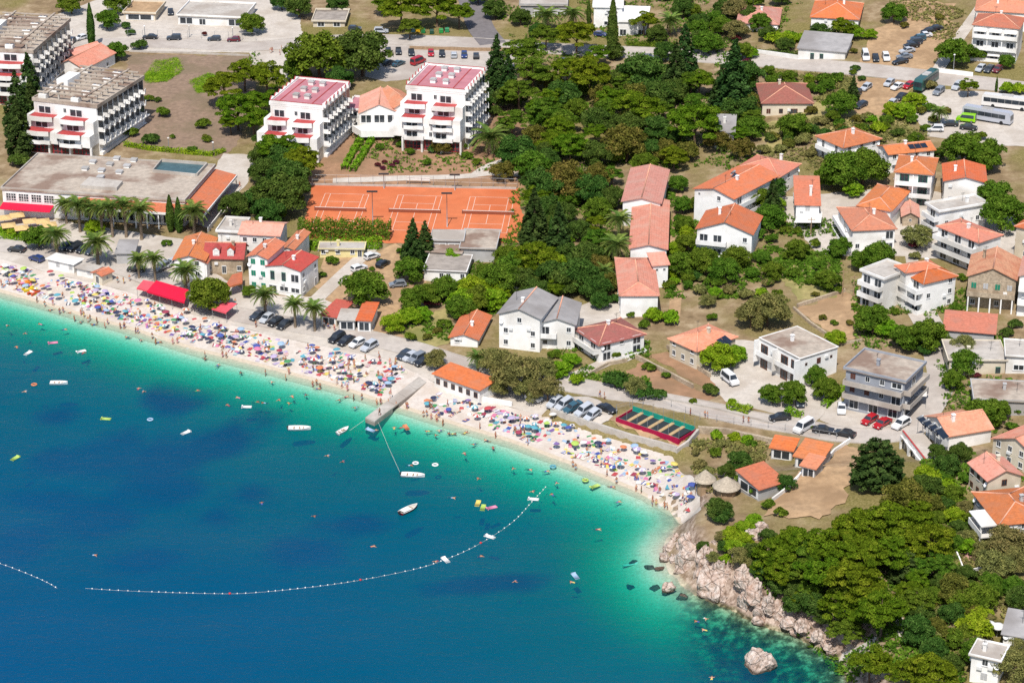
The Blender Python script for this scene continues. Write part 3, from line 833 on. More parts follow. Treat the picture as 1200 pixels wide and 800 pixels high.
AWN = MB().add([(-.5, 0, 1), (.5, 0, 1), (.5, -1.1, .62), (-.5, -1.1, .62), (-.5, 0, .95), (.5, 0, .95), (.5, -1.1, .55), (-.5, -1.1, .55)],
               [(0, 3, 2, 1), (4, 5, 6, 7), (3, 7, 6, 2), (0, 4, 7, 3), (1, 2, 6, 5)]).mesh('awning', white_cloth)
AIRCON = MB().box(-.42, .42, -.34, 0.01, 0, .6).box(-.3, .3, -.36, -.341, .08, .52).mesh('air_conditioner', frame_white)
DISH = MB().lathe([(.02, .0), (.3, .06), (.48, .18)], 12).tube([(0, 0, -.3), (0, 0, .0)], .04, 5).mesh('satellite_dish', frame_white)
DISH.transform(Matrix.Rotation(1.1, 4, 'X'))
FACE_ROT = {'S': 0.0, 'E': math.pi / 2, 'N': math.pi, 'W': -math.pi / 2}
class Frame: pass
def solve_frame(E0, g, E1, E2):
    """E0: near eave corner in the photograph, g: photo row of the ground below it (or height in m when < 20),
    E1, E2: the two neighbouring eave corners"""
    if g < 20:
        p0 = at(E0[0], E0[1], g); h = g
        base = gz(p0.x, p0.y)
    else:
        b = at(E0[0], g); base = b.z
        lo, hi = 0.3, 40.0
        for _ in range(40):
            mid = (lo + hi) / 2
            if proj((b.x, b.y, base + mid))[1] > E0[1]: lo = mid
            else: hi = mid
        h = lo; p0 = Vector((b.x, b.y, base + h))
    ze = base + h
    a = at_z(*E1, ze); c = at_z(*E2, ze)
    u = (a - p0).to_2d(); v = (c - p0).to_2d()
    f = Frame(); f.swap = (u.x * v.y - u.y * v.x) < 0
    if f.swap: u, v = v, u
    # make the corner square, sharing the correction
    au = math.atan2(u.y, u.x); av = math.atan2(v.y, v.x)
    d = (av - au) % (2 * math.pi); e = (math.pi / 2 - d) / 2
    wgt = v.length / (u.length + v.length)
    ang = au - 2 * e * wgt
    f.L, f.D, f.h = u.length * max(0.6, abs(math.cos(2 * e * wgt))), v.length * max(0.6, abs(math.cos(2 * e * (1 - wgt)))), h
    f.m = T(p0.x, p0.y, base, ang); f.base = base
    return f
def fmap(f, face):
    return ({'a': 'W', 'b': 'S', 'c': 'E', 'd': 'N'} if f.swap else {'a': 'S', 'b': 'W', 'c': 'N', 'd': 'E'}).get(face, face)
def face_len(f, F): return f.L if F in 'SN' else f.D
def fpt(f, F, s, out=0.0, z=0.0):
    """matrix at a point of a wall: s along it from its left end as seen from outside, out from it"""
    o, a = {'S': ((0, 0), (1, 0)), 'E': ((f.L, 0), (0, 1)), 'N': ((f.L, f.D), (-1, 0)), 'W': ((0, f.D), (0, -1))}[F]
    n = (a[1], -a[0])
    return f.m @ T(o[0] + a[0] * s + n[0] * out, o[1] + a[1] * s + n[1] * out, z, FACE_ROT[F])
def roof_mesh(f, kind, h, pitch, over, mats, thick=0.16):
    L, D = f.L, f.D; o = over; tp = math.tan(math.radians(pitch)); mb = MB(); rid = []
    X0, X1, Y0, Y1 = -o, L + o, -o, D + o; ze = h - o * tp
    along = L >= D
    if kind in ('gableL', 'gableD'): along = kind == 'gableL'
    if kind in ('hip', 'gableL', 'gableD', 'gable'):
        if along:
            ym = (Y0 + Y1) / 2; rz = ze + (Y1 - Y0) / 2 * tp; k = min((Y1 - Y0) / 2, (X1 - X0) / 2 - 0.05) if kind == 'hip' else 0
            a, b = (X0 + k, ym, rz), (X1 - k, ym, rz)
            c = [(X0, Y0, ze), (X1, Y0, ze), (X1, Y1, ze), (X0, Y1, ze)]
            fs = [(0, 1, 5, 4), (2, 3, 4, 5)]
            if kind == 'hip': fs += [(1, 2, 5), (3, 0, 4)]; rid = [(a, b), (a, c[0]), (a, c[3]), (b, c[1]), (b, c[2])]
            else: rid = [(a, b)]
        else:
            xm = (X0 + X1) / 2; rz = ze + (X1 - X0) / 2 * tp; k = min((X1 - X0) / 2, (Y1 - Y0) / 2 - 0.05) if kind == 'hip' else 0
            a, b = (xm, Y0 + k, rz), (xm, Y1 - k, rz)
            c = [(X0, Y0, ze), (X1, Y0, ze), (X1, Y1, ze), (X0, Y1, ze)]
            fs = [(1, 2, 5, 4), (3, 0, 4, 5)]
            if kind == 'hip': fs += [(0, 1, 4), (2, 3, 5)]; rid = [(a, b), (a, c[0]), (a, c[1]), (b, c[2]), (b, c[3])]
            else: rid = [(a, b)]
        vs = c + [a, b]; n = 6
        lo = [(p[0], p[1], p[2] - thick) for p in vs]
        mb.add(vs + lo, fs + [tuple(n + i for i in reversed(q)) for q in fs])
        ring = [0, 1, 2, 3]
        if kind != 'hip':
            ring = [0, 1, 5, 2, 3, 4] if along else [0, 4, 1, 2, 5, 3]
        mb.add([vs[i] for i in ring] + [lo[i] for i in ring], [(len(ring) + i, len(ring) + (i + 1) % len(ring), (i + 1) % len(ring), i) for i in range(len(ring))])
        apex = rz
    elif kind in ('shedS', 'shedN', 'shedW', 'shedE'):
        F = kind[-1]; run = (Y1 - Y0) if F in 'SN' else (X1 - X0); hi = ze + run * tp
        zz = {'S': (ze, ze, hi, hi), 'N': (hi, hi, ze, ze), 'W': (ze, hi, hi, ze), 'E': (hi, ze, ze, hi)}[F]
        c = [(X0, Y0, zz[0]), (X1, Y0, zz[1]), (X1, Y1, zz[2]), (X0, Y1, zz[3])]
        lo = [(p[0], p[1], p[2] - thick) for p in c]
        mb.add(c + lo, [(0, 1, 2, 3), (7, 6, 5, 4)] + [(4 + i, 4 + (i + 1) % 4, (i + 1) % 4, i) for i in range(4)])
        apex = hi
    return mb, rid, apex, along
def house(name, label, E0, g, E1, E2, roof='hip', rm=None, wm=None, pitch=20, over=0.45, wins=None, storeys=None, cat='house', root=None,
          frame='w', chimney=None, parapet=0.5, awn=None, base_drop=2.5, group=None, ridge=True, balm=None):
    rm = rm or roof_orange; wm = wm or white
    f = solve_frame(E0, g, E1, E2); L, D, h = f.L, f.D, f.h
    if root is None:
        root = thing(name, label, cat, f.m, group); root_new = True
    f.root = root
    # walls
    mb = MB()
    if roof in ('gable', 'gableL', 'gableD', 'shedS', 'shedN', 'shedW', 'shedE'):
        tp = math.tan(math.radians(pitch)); along = L >= D if roof == 'gable' else roof == 'gableL'
        mb.box(0, L, 0, D, -base_drop, h - 0.16)
        if roof.startswith('gable'):
            if along: tri = [[(x, 0.0, h - .16), (x, D, h - .16), (x, D / 2, h - .16 + D / 2 * tp)] for x in (0, L)]
            else: tri = [[(0.0, y, h - .16), (L, y, h - .16), (L / 2, y, h - .16 + L / 2 * tp)] for y in (0, D)]
            mb.add(tri[0] + tri[1], [(0, 1, 2), (3, 4, 5), (0, 1, 4, 3), (1, 2, 5, 4), (2, 0, 3, 5)])
        else:
            F = roof[-1]; r = (D if F in 'SN' else L) * tp; e = h - .16
            zz = {'S': (e, e, e + r, e + r), 'N': (e + r, e + r, e, e), 'W': (e, e + r, e + r, e), 'E': (e + r, e, e, e + r)}[F]
            c = [(0, 0, zz[0]), (L, 0, zz[1]), (L, D, zz[2]), (0, D, zz[3])]; b = [(p[0], p[1], e - 0.01) for p in c]
            mb.add(b + c, [(4, 5, 6, 7)] + [(i, (i + 1) % 4, 4 + (i + 1) % 4, 4 + i) for i in range(4)])
    else:
        mb.box(0, L, 0, D, -base_drop, h - 0.17)
    part('wall', mb.mesh('wall', wm), root, f.m)
    if roof == 'flat':
        mb = MB().box(-over, L + over, -over, D + over, h - 0.165, h)
        rf = part('roof', mb.mesh('roof', rm), root, f.m)
        if parapet > 0:
            w = 0.22; o = over; mb = MB(); z0, z1 = h + 0.004, h + parapet
            mb.box(-o, L + o, -o, -o + w, z0, z1).box(-o, L + o, D + o - w, D + o, z0, z1).box(-o, -o + w, -o + w, D + o - w, z0, z1).box(L + o - w, L + o, -o + w, D + o - w, z0, z1)
            part('parapet', mb.mesh('parapet', wm), rf)
        apex = h
    elif roof == 'none': rf = None; apex = h
    else:
        mb, rid, apex, along = roof_mesh(f, roof, h, pitch, over, rm)
        rf = part('roof', mb.mesh('roof', rm), root, f.m)
        if ridge and rid:
            mb = MB()
            for a, b in rid: mb.tube([Vector(a) + Vector((0, 0, 0.02)), Vector(b) + Vector((0, 0, 0.02))], 0.15, 6)
            part('ridge', mb.mesh('ridge', ridge_mat, True), rf)
    f.roof = rf; f.apex = apex
    if rf and label and cat == 'house':
        hr = random.Random(label)
        if chimney is None: chimney = [(hr.uniform(.25, .75), hr.uniform(.3, .7))]
        ax, ay = L * hr.uniform(.2, .8), D * hr.uniform(.3, .7); az = apex if roof != 'flat' else h
        part('aerial', MB().tube([(ax, ay, h), (ax, ay, az + 2.2)], .035, 4).box(ax - .6, ax + .6, ay - .02, ay + .02, az + 2.0, az + 2.05).box(ax - .4, ax + .4, ay - .02, ay + .02, az + 1.7, az + 1.75).mesh('aerial', dark_metal), rf)
        for q in range(hr.randrange(1, 4)):
            F = fmap(f, hr.choice('ab')); ln = face_len(f, F)
            part('air_conditioner', AIRCON, root, fpt(f, F, ln * hr.uniform(.12, .88), 0, max(1.6, h * hr.uniform(.35, .8))))
        if hr.random() < .5:
            F = fmap(f, hr.choice('ab')); part('satellite_dish', DISH, root, fpt(f, F, face_len(f, F) * hr.choice((.06, .94)), .1, h * .75))
    if chimney and rf:
        for (cx, cyy) in chimney:
            z0 = h - 0.3; z1 = apex + 0.7 if roof != 'flat' else h + 1.3
            mb = MB().box(cx * L - .3, cx * L + .3, cyy * D - .3, cyy * D + .3, z0, z1).box(cx * L - .4, cx * L + .4, cyy * D - .4, cyy * D + .4, z1, z1 + .14)
            part('chimney', mb.mesh('chimney', wm), rf)
    if wins is None: wins = {'a': None, 'b': None}
    nr = max([len(r_) for r_ in wins.values() if r_] + [1])
    st = storeys or (nr if 2.3 <= h / nr <= 3.9 else max(1, round(h / 2.9))); fh = h / st; bm_ = balm or wm
    for face, rows in wins.items():
        F = fmap(f, face); ln = face_len(f, F)
        if rows is None:
            rows = ['w' * max(1, int(ln / 3.1))] * st
        for fl, row in enumerate(rows[:st]):
            bal = None
            if isinstance(row, tuple): row, bal = row
            n = len(row)
            for k, ch in enumerate(row):
                if ch == '.': continue
                s = ln * (k + 0.5) / n; z = fl * fh
                ww, hh, zo = 1.05, 1.25, 0.95
                if ch in 'dDv': hh, zo = 2.1, 0.12
                if ch == 'D': ww = min(2.2, ln / n * 0.8)
                if ch == 'W': ww = min(2.4, ln / n * 0.85)
                if ch == 'B': ww, hh, zo = ln / n * 0.9, fh * 0.75, 0.25
                if ch == 'q': ww, hh, zo = 0.6, 0.6, 1.3
                fk = frame if ch not in 'v' else 'v'
                mw = fpt(f, F, s, 0.0, z + zo) @ Matrix.Diagonal((ww, 1, hh, 1))
                if ch in 'sgy':
                    wd = part('shutter', SHUT[ch], root, mw)
                else:
                    wd = part('window', WIN[fk], root, mw); part('pane', PANE, wd)
                    if ch in 'wW' : part('sill', SILL, wd)
                if ch == 'A' or (awn and (face, fl) in awn):
                    part('awning', AWN, root, fpt(f, F, s, 0.02, z + zo + 0.4) @ Matrix.Diagonal((ww * 1.5, 1.2, 2.0, 1)))
            if bal:
                balcony(f, F, root, fl * fh, bal, bm_)
    return f
def balcony(f, F, root, z, bal, wm, posts=False):
    s0, s1, dep = bal[0], bal[1], bal[2] if len(bal) > 2 else 1.3
    ln = face_len(f, F); a, b = s0 * ln, s1 * ln
    m = fpt(f, F, a, 0, z)
    mb = MB().box(0, b - a, -dep, 0.0, -0.16, 0.0)
    sl = part('balcony', mb.mesh('balcony', wm), root, m)
    mb = MB().box(0, b - a, -dep, -dep + 0.12, 0.004, 0.95).box(0, 0.12, -dep + .12, 0.0, 0.004, 0.95).box(b - a - .12, b - a, -dep + .12, 0.0, 0.004, 0.95)
    part('railing', mb.mesh('railing', wm), sl)
    if len(bal) > 3 and bal[3]:
        n = max(2, int((b - a) / 3.2) + 1)
        for k in range(n):
            x = 0.13 + (b - a - 0.26) * k / (n - 1)
            part('post', POST_MESH, root, m @ T(x, -dep + 0.06, 0) @ Matrix.Diagonal((1, 1, bal[3], 1)))
POST_MESH = MB().box(-.12, .12, -.12, .12, -0.1, 1.0).mesh('post', white)
def solar(f, x, y, z, w, d, n, rz=0.0, tilt=25, wm=None):
    """panels lying on a roof: x, y in house coordinates"""
    for k in range(n):
        mb = MB().box(-w / 2, w / 2, -d / 2, d / 2, 0, 0.07)
        p = part('solar_panel', mb.mesh('solar_panel', solar_mat), f.roof, f.m @ T(x + k * (w + .15) * math.cos(rz), y + k * (w + .15) * math.sin(rz), z, rz) @ Matrix.Rotation(math.radians(tilt), 4, 'X'))
        fr = MB().box(-w / 2 - .05, -w / 2, -d / 2 - .05, d / 2 + .05, 0, 0.1).box(w / 2, w / 2 + .05, -d / 2 - .05, d / 2 + .05, 0, .1)

# ------------------------------------------------------------------ roads, paths and plots
PROM = [(-90, 270), (-20, 284), (40, 294), (110, 306), (165, 322), (215, 345), (250, 362), (300, 373), (350, 382), (420, 394), (480, 408), (530, 424), (575, 436),
        (620, 444), (660, 449), (700, 457), (760, 467), (820, 478), (880, 491), (930, 499), (985, 509), (1040, 510), (1070, 500), (1092, 470), (1104, 445), (1100, 418), (1094, 392), (1080, 366)]
BEACH_TOP = [(-90, 283), (0, 303), (50, 318), (130, 337), (160, 345), (230, 370), (320, 394), (400, 410), (450, 420), (490, 438), (515, 452), (565, 469), (640, 487), (700, 509), (788, 535), (820, 570), (822, 600)]
BEACH_LOW = [(-90, 318), (0, 342), (40, 353), (100, 371), (150, 385), (225, 409), (300, 428), (400, 455), (440, 469), (475, 479), (525, 495), (600, 518), (675, 546), (750, 577), (788, 598), (800, 612)]
wp_low = [(p.x, p.y - 2.2) for p in (at_z(*q, 0.0) for q in BEACH_LOW)]
drape("beach", wpoly(BEACH_TOP) + wp_low[::-1], pebbles, 0.05)
sheet("hotel_plot", [(290, 190), (350, 130), (420, 120), (600, 120), (640, 205), (612, 222), (365, 215)], dirt_brown, 0.02)
sheet("meadow", [(146, 63), (292, 66), (300, 110), (278, 168), (262, 186), (150, 172), (168, 120)], dry_field, 0.03)
sheet("upper_yard", [(60, 20), (150, -14), (300, -10), (352, 20), (356, 78), (335, 96), (300, 86), (292, 62), (150, 60), (80, 62)], pave, 0.03)
sheet("parking_yard", [(434, 52), (610, 56), (602, 80), (560, 84), (452, 96), (428, 90)], asphalt, 0.04)
sheet("hotel_terrace", [(240, 215), (262, 180), (300, 182), (290, 215), (262, 250), (245, 268), (228, 262)], pave, 0.05)
sheet("cafe_terrace", [(-60, 240), (5, 246), (70, 258), (130, 268), (225, 282), (235, 305), (150, 308), (60, 290), (-60, 270)], pave, 0.04)
sheet("car_park", [(1016, 50), (1060, 0), (1120, 4), (1110, 45), (1092, 84), (1008, 76)], dirt_tan, 0.03)
sheet("car_park", [(1000, 92), (1075, 92), (1060, 130), (1010, 138), (992, 124)], dirt_tan, 0.03)
sheet("bus_park", [(1082, 104), (1240, 112), (1240, 176), (1150, 168), (1086, 160), (1070, 134)], pave, 0.03)
sheet("dry_slope", [(890, 150), (960, 118), (1000, 130), (1050, 130), (1080, 165), (960, 158), (900, 182)], dry_grass, 0.02)
sheet("house_plot", [(900, 232), (1060, 220), (1190, 240), (1190, 310), (1050, 300), (960, 300)], pave, 0.02)
sheet("fallow_garden", [(905, 318), (960, 302), (985, 330), (980, 352), (935, 352)], dry_grass, 0.04)
sheet("fallow_garden", [(934, 362), (990, 342), (1030, 372), (1012, 392), (985, 402)], dirt_tan, 0.05)
sheet("vegetable_plot", [(724, 438), (756, 424), (812, 452), (838, 466), (822, 474), (770, 466)], dirt_brown, 0.04)
sheet("vegetable_plot", [(758, 418), (782, 412), (832, 440), (838, 456), (812, 448)], dirt_brown, 0.05)
sheet("courtyard", [(985, 470), (1076, 492), (1060, 506), (1000, 505), (960, 492)], pave, 0.06)
sheet("bare_plot", [(893, 606), (930, 560), (990, 520), (1012, 528), (990, 590), (960, 610)], dirt_tan, 0.22)
sheet("villa_yard", [(790, 395), (900, 400), (985, 460), (985, 492), (930, 490), (850, 470)], pave, 0.015)
sheet("garden_yard", [(380, 300), (470, 290), (500, 330), (470, 400), (430, 395), (372, 350)], dirt_tan, 0.02)
sheet("dry_lot", [(470, 385), (525, 360), (530, 395), (505, 412), (478, 405)], dry_grass, 0.04)
sheet("hall_yard", [(672, 360), (722, 345), (735, 372), (690, 386), (640, 410), (668, 380)], pave, 0.02)
sheet("clay_ground", [(366, 216), (608, 221), (616, 284), (500, 287), (352, 280)], clay_mat, 0.03)
sheet("promenade_apron", [(150, 300), (240, 315), (300, 345), (375, 348), (440, 380), (430, 400), (300, 384), (215, 352), (150, 326)], pave, 0.03)
sheet("beach_car_park", [(640, 462), (700, 468), (722, 492), (700, 500), (640, 480), (618, 468)], pave, 0.06)
sheet('promenade_strip', PROM[1:14] + [(648, 484), (640, 487), (565, 469), (515, 452), (490, 438), (450, 420), (400, 410), (320, 394), (230, 370), (160, 345), (130, 337), (50, 318), (0, 303), (-20, 299)], pave, 0.06, .15)
ribbon("promenade", PROM, 6.2, asphalt, 0.08)
ribbon("main_road", [(-60, 44), (60, 50), (150, 51), (220, 52), (295, 55), (380, 48), (460, 47), (560, 51), (640, 57), (740, 62), (830, 67), (900, 72), (1000, 81), (1100, 92), (1180, 101), (1260, 110)], 8.5, asphalt, 0.09)
ribbon("side_road", [(578, 52), (564, 34), (556, 12), (548, -14)], 8, asphalt_dark, 0.10)
ribbon("lane", [(1098, 84), (1120, 50), (1150, 8), (1158, -10)], 3.4, pave, 0.06)
ribbon("lane", [(370, 352), (395, 328), (422, 303), (436, 288)], 3.6, pave, 0.07)
ribbon("lane", [(448, 375), (460, 350), (452, 325), (452, 300), (470, 290)], 4.5, dirt_tan, 0.07)
ribbon("garden_path", [(390, 212), (470, 209), (540, 207), (580, 203), (630, 206)], 3.0, pave, 0.06)
ribbon("garden_path", [(555, 205), (575, 193), (612, 182)], 2.0, pave, 0.07)
ribbon("lane", [(660, 444), (685, 436), (712, 424), (735, 418), (752, 398)], 3.4, pave, 0.09)
ribbon("lane", [(940, 495), (955, 482), (948, 466), (942, 455)], 4.0, pave, 0.1)
ribbon("lane", [(790, 372), (792, 340), (790, 300), (795, 250), (792, 225)], 2.6, dirt_tan, 0.06)
ribbon("lane", [(1098, 400), (1085, 375), (1075, 340), (1068, 300), (1062, 262)], 2.8, pave, 0.06)
ribbon("footpath", [(985, 770), (1050, 745), (1052, 715), (1055, 690)], 1.6, pave, 0.06)
drape("wet_sand", [(p.x - 0.3, p.y + 1.5) for p in (at_z(*q, 0.0) for q in BEACH_LOW)] + [(p.x, p.y - 2.6) for p in (at_z(*q, 0.0) for q in BEACH_LOW)][::-1],
      M("wet_pebbles", S(212, 196, 172), 0.6, 0.1, 1.5), 0.06)

def kerbs(pxs, w, n=5):
    line = smooth_line(wpoly(pxs), n)
    for s_ in (0, 1):
        edge = ribbon_pts(line, w)[s_]; L, R = ribbon_pts(edge, .28); mb = MB(); vs = []
        for l, r in zip(L, R):
            z = gz((l[0] + r[0]) / 2, (l[1] + r[1]) / 2); vs += [(*l, z - .2), (*l, z + .2), (*r, z + .2), (*r, z - .2)]
        mb.add(vs, [(i * 4 + k, (i + 1) * 4 + k, (i + 1) * 4 + (k + 1) % 4, i * 4 + (k + 1) % 4) for i in range(len(L) - 1) for k in range(3)])
        struct('kerb', mb.mesh('kerb', concrete))
kerbs(PROM[:-4], 6.3); kerbs([(150, 51), (220, 52), (295, 55), (380, 48), (460, 47), (560, 51), (640, 57), (740, 62), (830, 67), (900, 72), (1000, 81), (1100, 92), (1180, 101)], 8.6)
def wall(pxs, h, w, mat, label, name='garden_wall', cat='wall', below=1.0, cap=None):
    line = wpoly(pxs); org = Vector((*line[0], gz(*line[0])))
    L, R = ribbon_pts(line, w); mb = MB()
    dn = []
    for (l0, r0), (l1, r1) in zip(zip(L, R), list(zip(L, R))[1:]):
        n = max(1, int(math.hypot(l0[0] - l1[0], l0[1] - l1[1]) / 3))
        for k in range(n): dn.append(tuple((a[0] + (b[0] - a[0]) * k / n, a[1] + (b[1] - a[1]) * k / n) for a, b in ((l0, l1), (r0, r1))))
    dn.append((L[-1], R[-1])); vs = []
    for l, r in dn:
        z = max(gz(*l), gz(*r)) - org.z; jitter = rnd.uniform(-.04, .04) * h
        vs += [(l[0] - org.x, l[1] - org.y, z - below), (l[0] - org.x, l[1] - org.y, z + h + jitter), (r[0] - org.x, r[1] - org.y, z + h + jitter), (r[0] - org.x, r[1] - org.y, z - below)]
    fs = [(0, 1, 2, 3)]
    for i in range(len(dn) - 1):
        for k in range(4): fs.append((i * 4 + k, (i + 1) * 4 + k, (i + 1) * 4 + (k + 1) % 4, i * 4 + (k + 1) % 4))
    e = (len(dn) - 1) * 4; fs.append((e + 3, e + 2, e + 1, e))
    mb.add(vs, fs)
    return thing(name, label, cat, T(*org), None, mb.mesh(name, mat))

# ------------------------------------------------------------------ hotels
RED_TRIM = red_paint
def hotel(label, E0, h, E1, E2, levels, bays, style, front_steps=2, front_bays=2, name='hotel_block', group='terraced hotel blocks', sky_n=6, flip=False):
    f = solve_frame(E0, h, E1, E2); L, D = f.L, f.D
    A, Bf = fmap(f, 'a'), fmap(f, 'b')          # A: stepped front with terraces, Bf: the face of staggered balconies
    C_, D_ = fmap(f, 'c'), fmap(f, 'd')
    root = thing(name, label, 'hotel', f.m, group); f.root = root
    part('wall', MB().box(0, L, 0, D, -3, h - 1.1).mesh('wall', white), root, f.m)
    gfh = 3.4; fh = (h - 1.1 - gfh) / levels
    # stepped front
    la = face_len(f, A)
    for k in range(levels):
        outs = lambda q: {0: 4.8, 1: 2.4}.get(q, 0.25) if levels == 3 else {0: 4.8, 1: 4.8, 2: 2.4}.get(q, 0.25)
        out = outs(k)
        z0 = gfh + fh * k; mt = fpt(f, A, 0, 0, z0)
        ext = 1.3 * max(0, levels - 1 - k); mb = MB().box(0, la, -out, 0.0, 0.0, fh)
        if ext: mb.box(-ext, -.004, -out * .8, 8.5 - k, 0, fh)
        part('terrace_block', mb.mesh('terrace_block', white), root, mt)
        for b in range(front_bays):
            s0, s1 = la * b / front_bays + 0.02 * la, la * (b + 1) / front_bays - 0.12 * la
            ms = mt @ T(s0, -out, 0); w = s1 - s0
            stepped = k > 0 and outs(k - 1) > out
            if not stepped:
                mb = MB().prism([(0, 0), (0.5, -1.3), (w * 0.55, -1.3), (w * 0.72, -0.75), (w, -0.75), (w, 0)], -0.1, 0.08)
                bl = part('balcony', mb.mesh('balcony', white), root, ms)
                mb = MB()
                q = [(0, 0), (0.5, -1.3), (w * 0.55, -1.3), (w * 0.72, -0.75), (w, -0.75), (w, 0)]
                for p0, p1 in zip(q, q[1:]):
                    dx, dy = p1[0] - p0[0], p1[1] - p0[1]; n = math.hypot(dx, dy); nx_, ny_ = -dy / n * .1, dx / n * .1
                    mb.prism([p0, p1, (p1[0] + nx_, p1[1] + ny_), (p0[0] + nx_, p0[1] + ny_)], 0.08, 0.95)
                part('parapet', mb.mesh('parapet', white), bl)
            mw = ms @ T(w * 0.42, 0, 0.1) @ Matrix.Diagonal((w * 0.62, 1, 2.1, 1))
            wd = part('window', WIN['w'], root, mw); part('pane', PANE, wd)
        if k > 0 and outs(k - 1) > out:      # red tiled terrace behind a white parapet on top of the step below
            for b in range(front_bays):
                s0, s1 = la * b / front_bays, la * (b + 1) / front_bays - 0.13 * la; a_ = -(outs(k - 1) + 1.35); m_ = s0 + (s1 - s0) * .55
                part('red_terrace', MB().prism([(s0, -out), (s0, a_), (m_, a_), (s1, a_ + .6), (s1, -out)], .003, .1).mesh('red_terrace', RED_TRIM), root, mt)
                part('parapet', MB().prism([(s0, a_), (m_, a_), (m_, a_ - .16), (s0, a_ - .16)], -.95, .32).prism([(m_ + .01, a_ - .16), (s1, a_ + .44), (s1, a_ + .6), (m_ + .01, a_)], -.95, .32).prism([(s0, a_ + .01), (s0 + .14, a_ + .01), (s0 + .14, -out), (s0, -out)], .11, .32).mesh('parapet', white), root, mt)
        mw = mt @ T(la * 0.5 - .1, -out - 0.005, 0.9) @ Matrix.Diagonal((0.9, 1, 1.3, 1))
        wd = part('window', WIN['w'], root, mw); part('pane', PANE, wd)
    # glazed ground floor of the front, between columns
    nb = 3
    mg = fpt(f, A, 0, 0, 0)
    for b in range(nb + 1):
        x = la * b / nb
        part('column', MB().box(x - .25, x + .25, -4.7, -4.2, -2.5, gfh - .003).mesh('column', white), root, mg)
    for b in range(nb):
        mw = mg @ T(la * (b + .5) / nb, -3.6, 0.15) @ Matrix.Diagonal((la / nb * 0.88, 1, gfh * 0.92, 1))
        wd = part('window', RW, root, mw); part('pane', PANE, wd)
    part('ground_floor', MB().box(0.1, la - .1, -3.58, 0, -2.5, gfh - .004).mesh('ground_floor', cream), root, mg)
    # staggered balconies
    lb = face_len(f, Bf); bw = lb / bays
    for k in range(levels):
        for b in range(bays):
            z0 = gfh + fh * k; ms = fpt(f, Bf, b * bw, 0, z0)
            wd = part('window', BALC_WIN, root, ms @ T(bw * 0.5, 0, 0) @ Matrix.Diagonal((bw * 0.96, 1, fh * 0.94, 1)))
            bl = part('balcony', BALC, root, ms @ Matrix.Diagonal((bw, 1, 1, 1)))
    part('plinth', MB().box(0, lb, -0.9, 0, -2.5, 0.9).mesh('plinth', white), root, fpt(f, Bf, 0, 0, 0))
    part('canopy', MB().box(0, lb, -1.6, -0.0, gfh - .45, gfh - .18).mesh('canopy', white), root, fpt(f, Bf, 0, 0, 0))
    # roof
    if style == 'pergola':
        rf = part('roof', MB().box(-.4, L + .4, -.4, D + .4, h - 1.095, h - .55).mesh('roof', flat_roof), root, f.m)
        mb = MB()
        mb.box(-.4, L + .4, -.4, -.1, h - .545, h - .15).box(-.4, L + .4, D + .1, D + .4, h - .545, h - .15).box(-.4, -.1, -.1, D + .1, h - .545, h - .15).box(L + .1, L + .4, -.1, D + .1, h - .545, h - .15)
        part('parapet', mb.mesh('parapet', flat_roof), rf)
        n = 9
        along = D >= L
        for k in range(n):
            v = (k + .5) / n
            if along: part('pergola_beam', MB().box(0.4, L - .4, D * v - .25, D * v + .25, h + 0.9, h + 1.25).mesh('pergola_beam', flat_roof), rf)
            else: part('pergola_beam', MB().box(L * v - .25, L * v + .25, 0.4, D - .4, h + 0.9, h + 1.25).mesh('pergola_beam', flat_roof), rf)
            for e in (0.12, 0.36, 0.64, 0.88):
                x, y = (L * e, D * v) if along else (L * v, D * e)
                part('pergola_post', MB().box(x - .2, x + .2, y - .2, y + .2, h - .545, h + .9).mesh('pergola_post', concrete), rf)
                if k % 2 == 0 and e in (0.36, .88):
                    part('roof_hut', MB().box(x - .9, x + .9, y - 1.0, y + 1.2, h - .545, h + 0.6).mesh('roof_hut', white), rf)
        for e in (0.2, 0.8):
            if along: part('pergola_beam', MB().box(L * e - .3, L * e + .3, 0.5, D - .5, h + 1.26, h + 1.5).mesh('pergola_beam', flat_roof), rf)
            else: part('pergola_beam', MB().box(0.5, L - .5, D * e - .3, D * e + .3, h + 1.26, h + 1.5).mesh('pergola_beam', flat_roof), rf)
        part('stair_head', MB().box(L * .35, L * .62, D * .72, D * .9, h - .545, h + 2.2).mesh('stair_head', white), rf)
    else:
        rf = part('roof', MB().box(-.3, L + .3, -.3, D + .3, h - 1.095, h - .1).mesh('roof', [white]), root, f.m)
        part('roof_membrane', MB().box(0.5, L - .5, 0.4, D - .4, h - .098, h - .02).mesh('roof_membrane', pink_roof), rf)
        # toothed parapet with red coping over the balconies
        for F in (Bf, D_):
            ln = face_len(f, F); nt = bays
            for b in range(nt):
                w = ln / nt; ms = fpt(f, F, b * w, 0, h - .6)
                p = part('parapet', MB().prism([(0, 0.2), (0, -0.9), (w, -0.1), (w, 0.2)], 0, 0.95).mesh('parapet', white), rf, ms)
                part('coping', MB().prism([(0, -0.7), (0, -0.98), (w, -0.18), (w, 0.1)], 0.953, 1.02).mesh('coping', RED_TRIM), p)
        for F in (A, C_):
            ln = face_len(f, F); ms = fpt(f, F, 0, 0, h - .6)
            p = part('parapet', MB().box(0, ln, -.35, -.1, 0, 0.9).mesh('parapet', white), rf, ms)
            part('coping', MB().box(0, ln, -.4, -.06, 0.903, 0.97).mesh('coping', RED_TRIM), p)
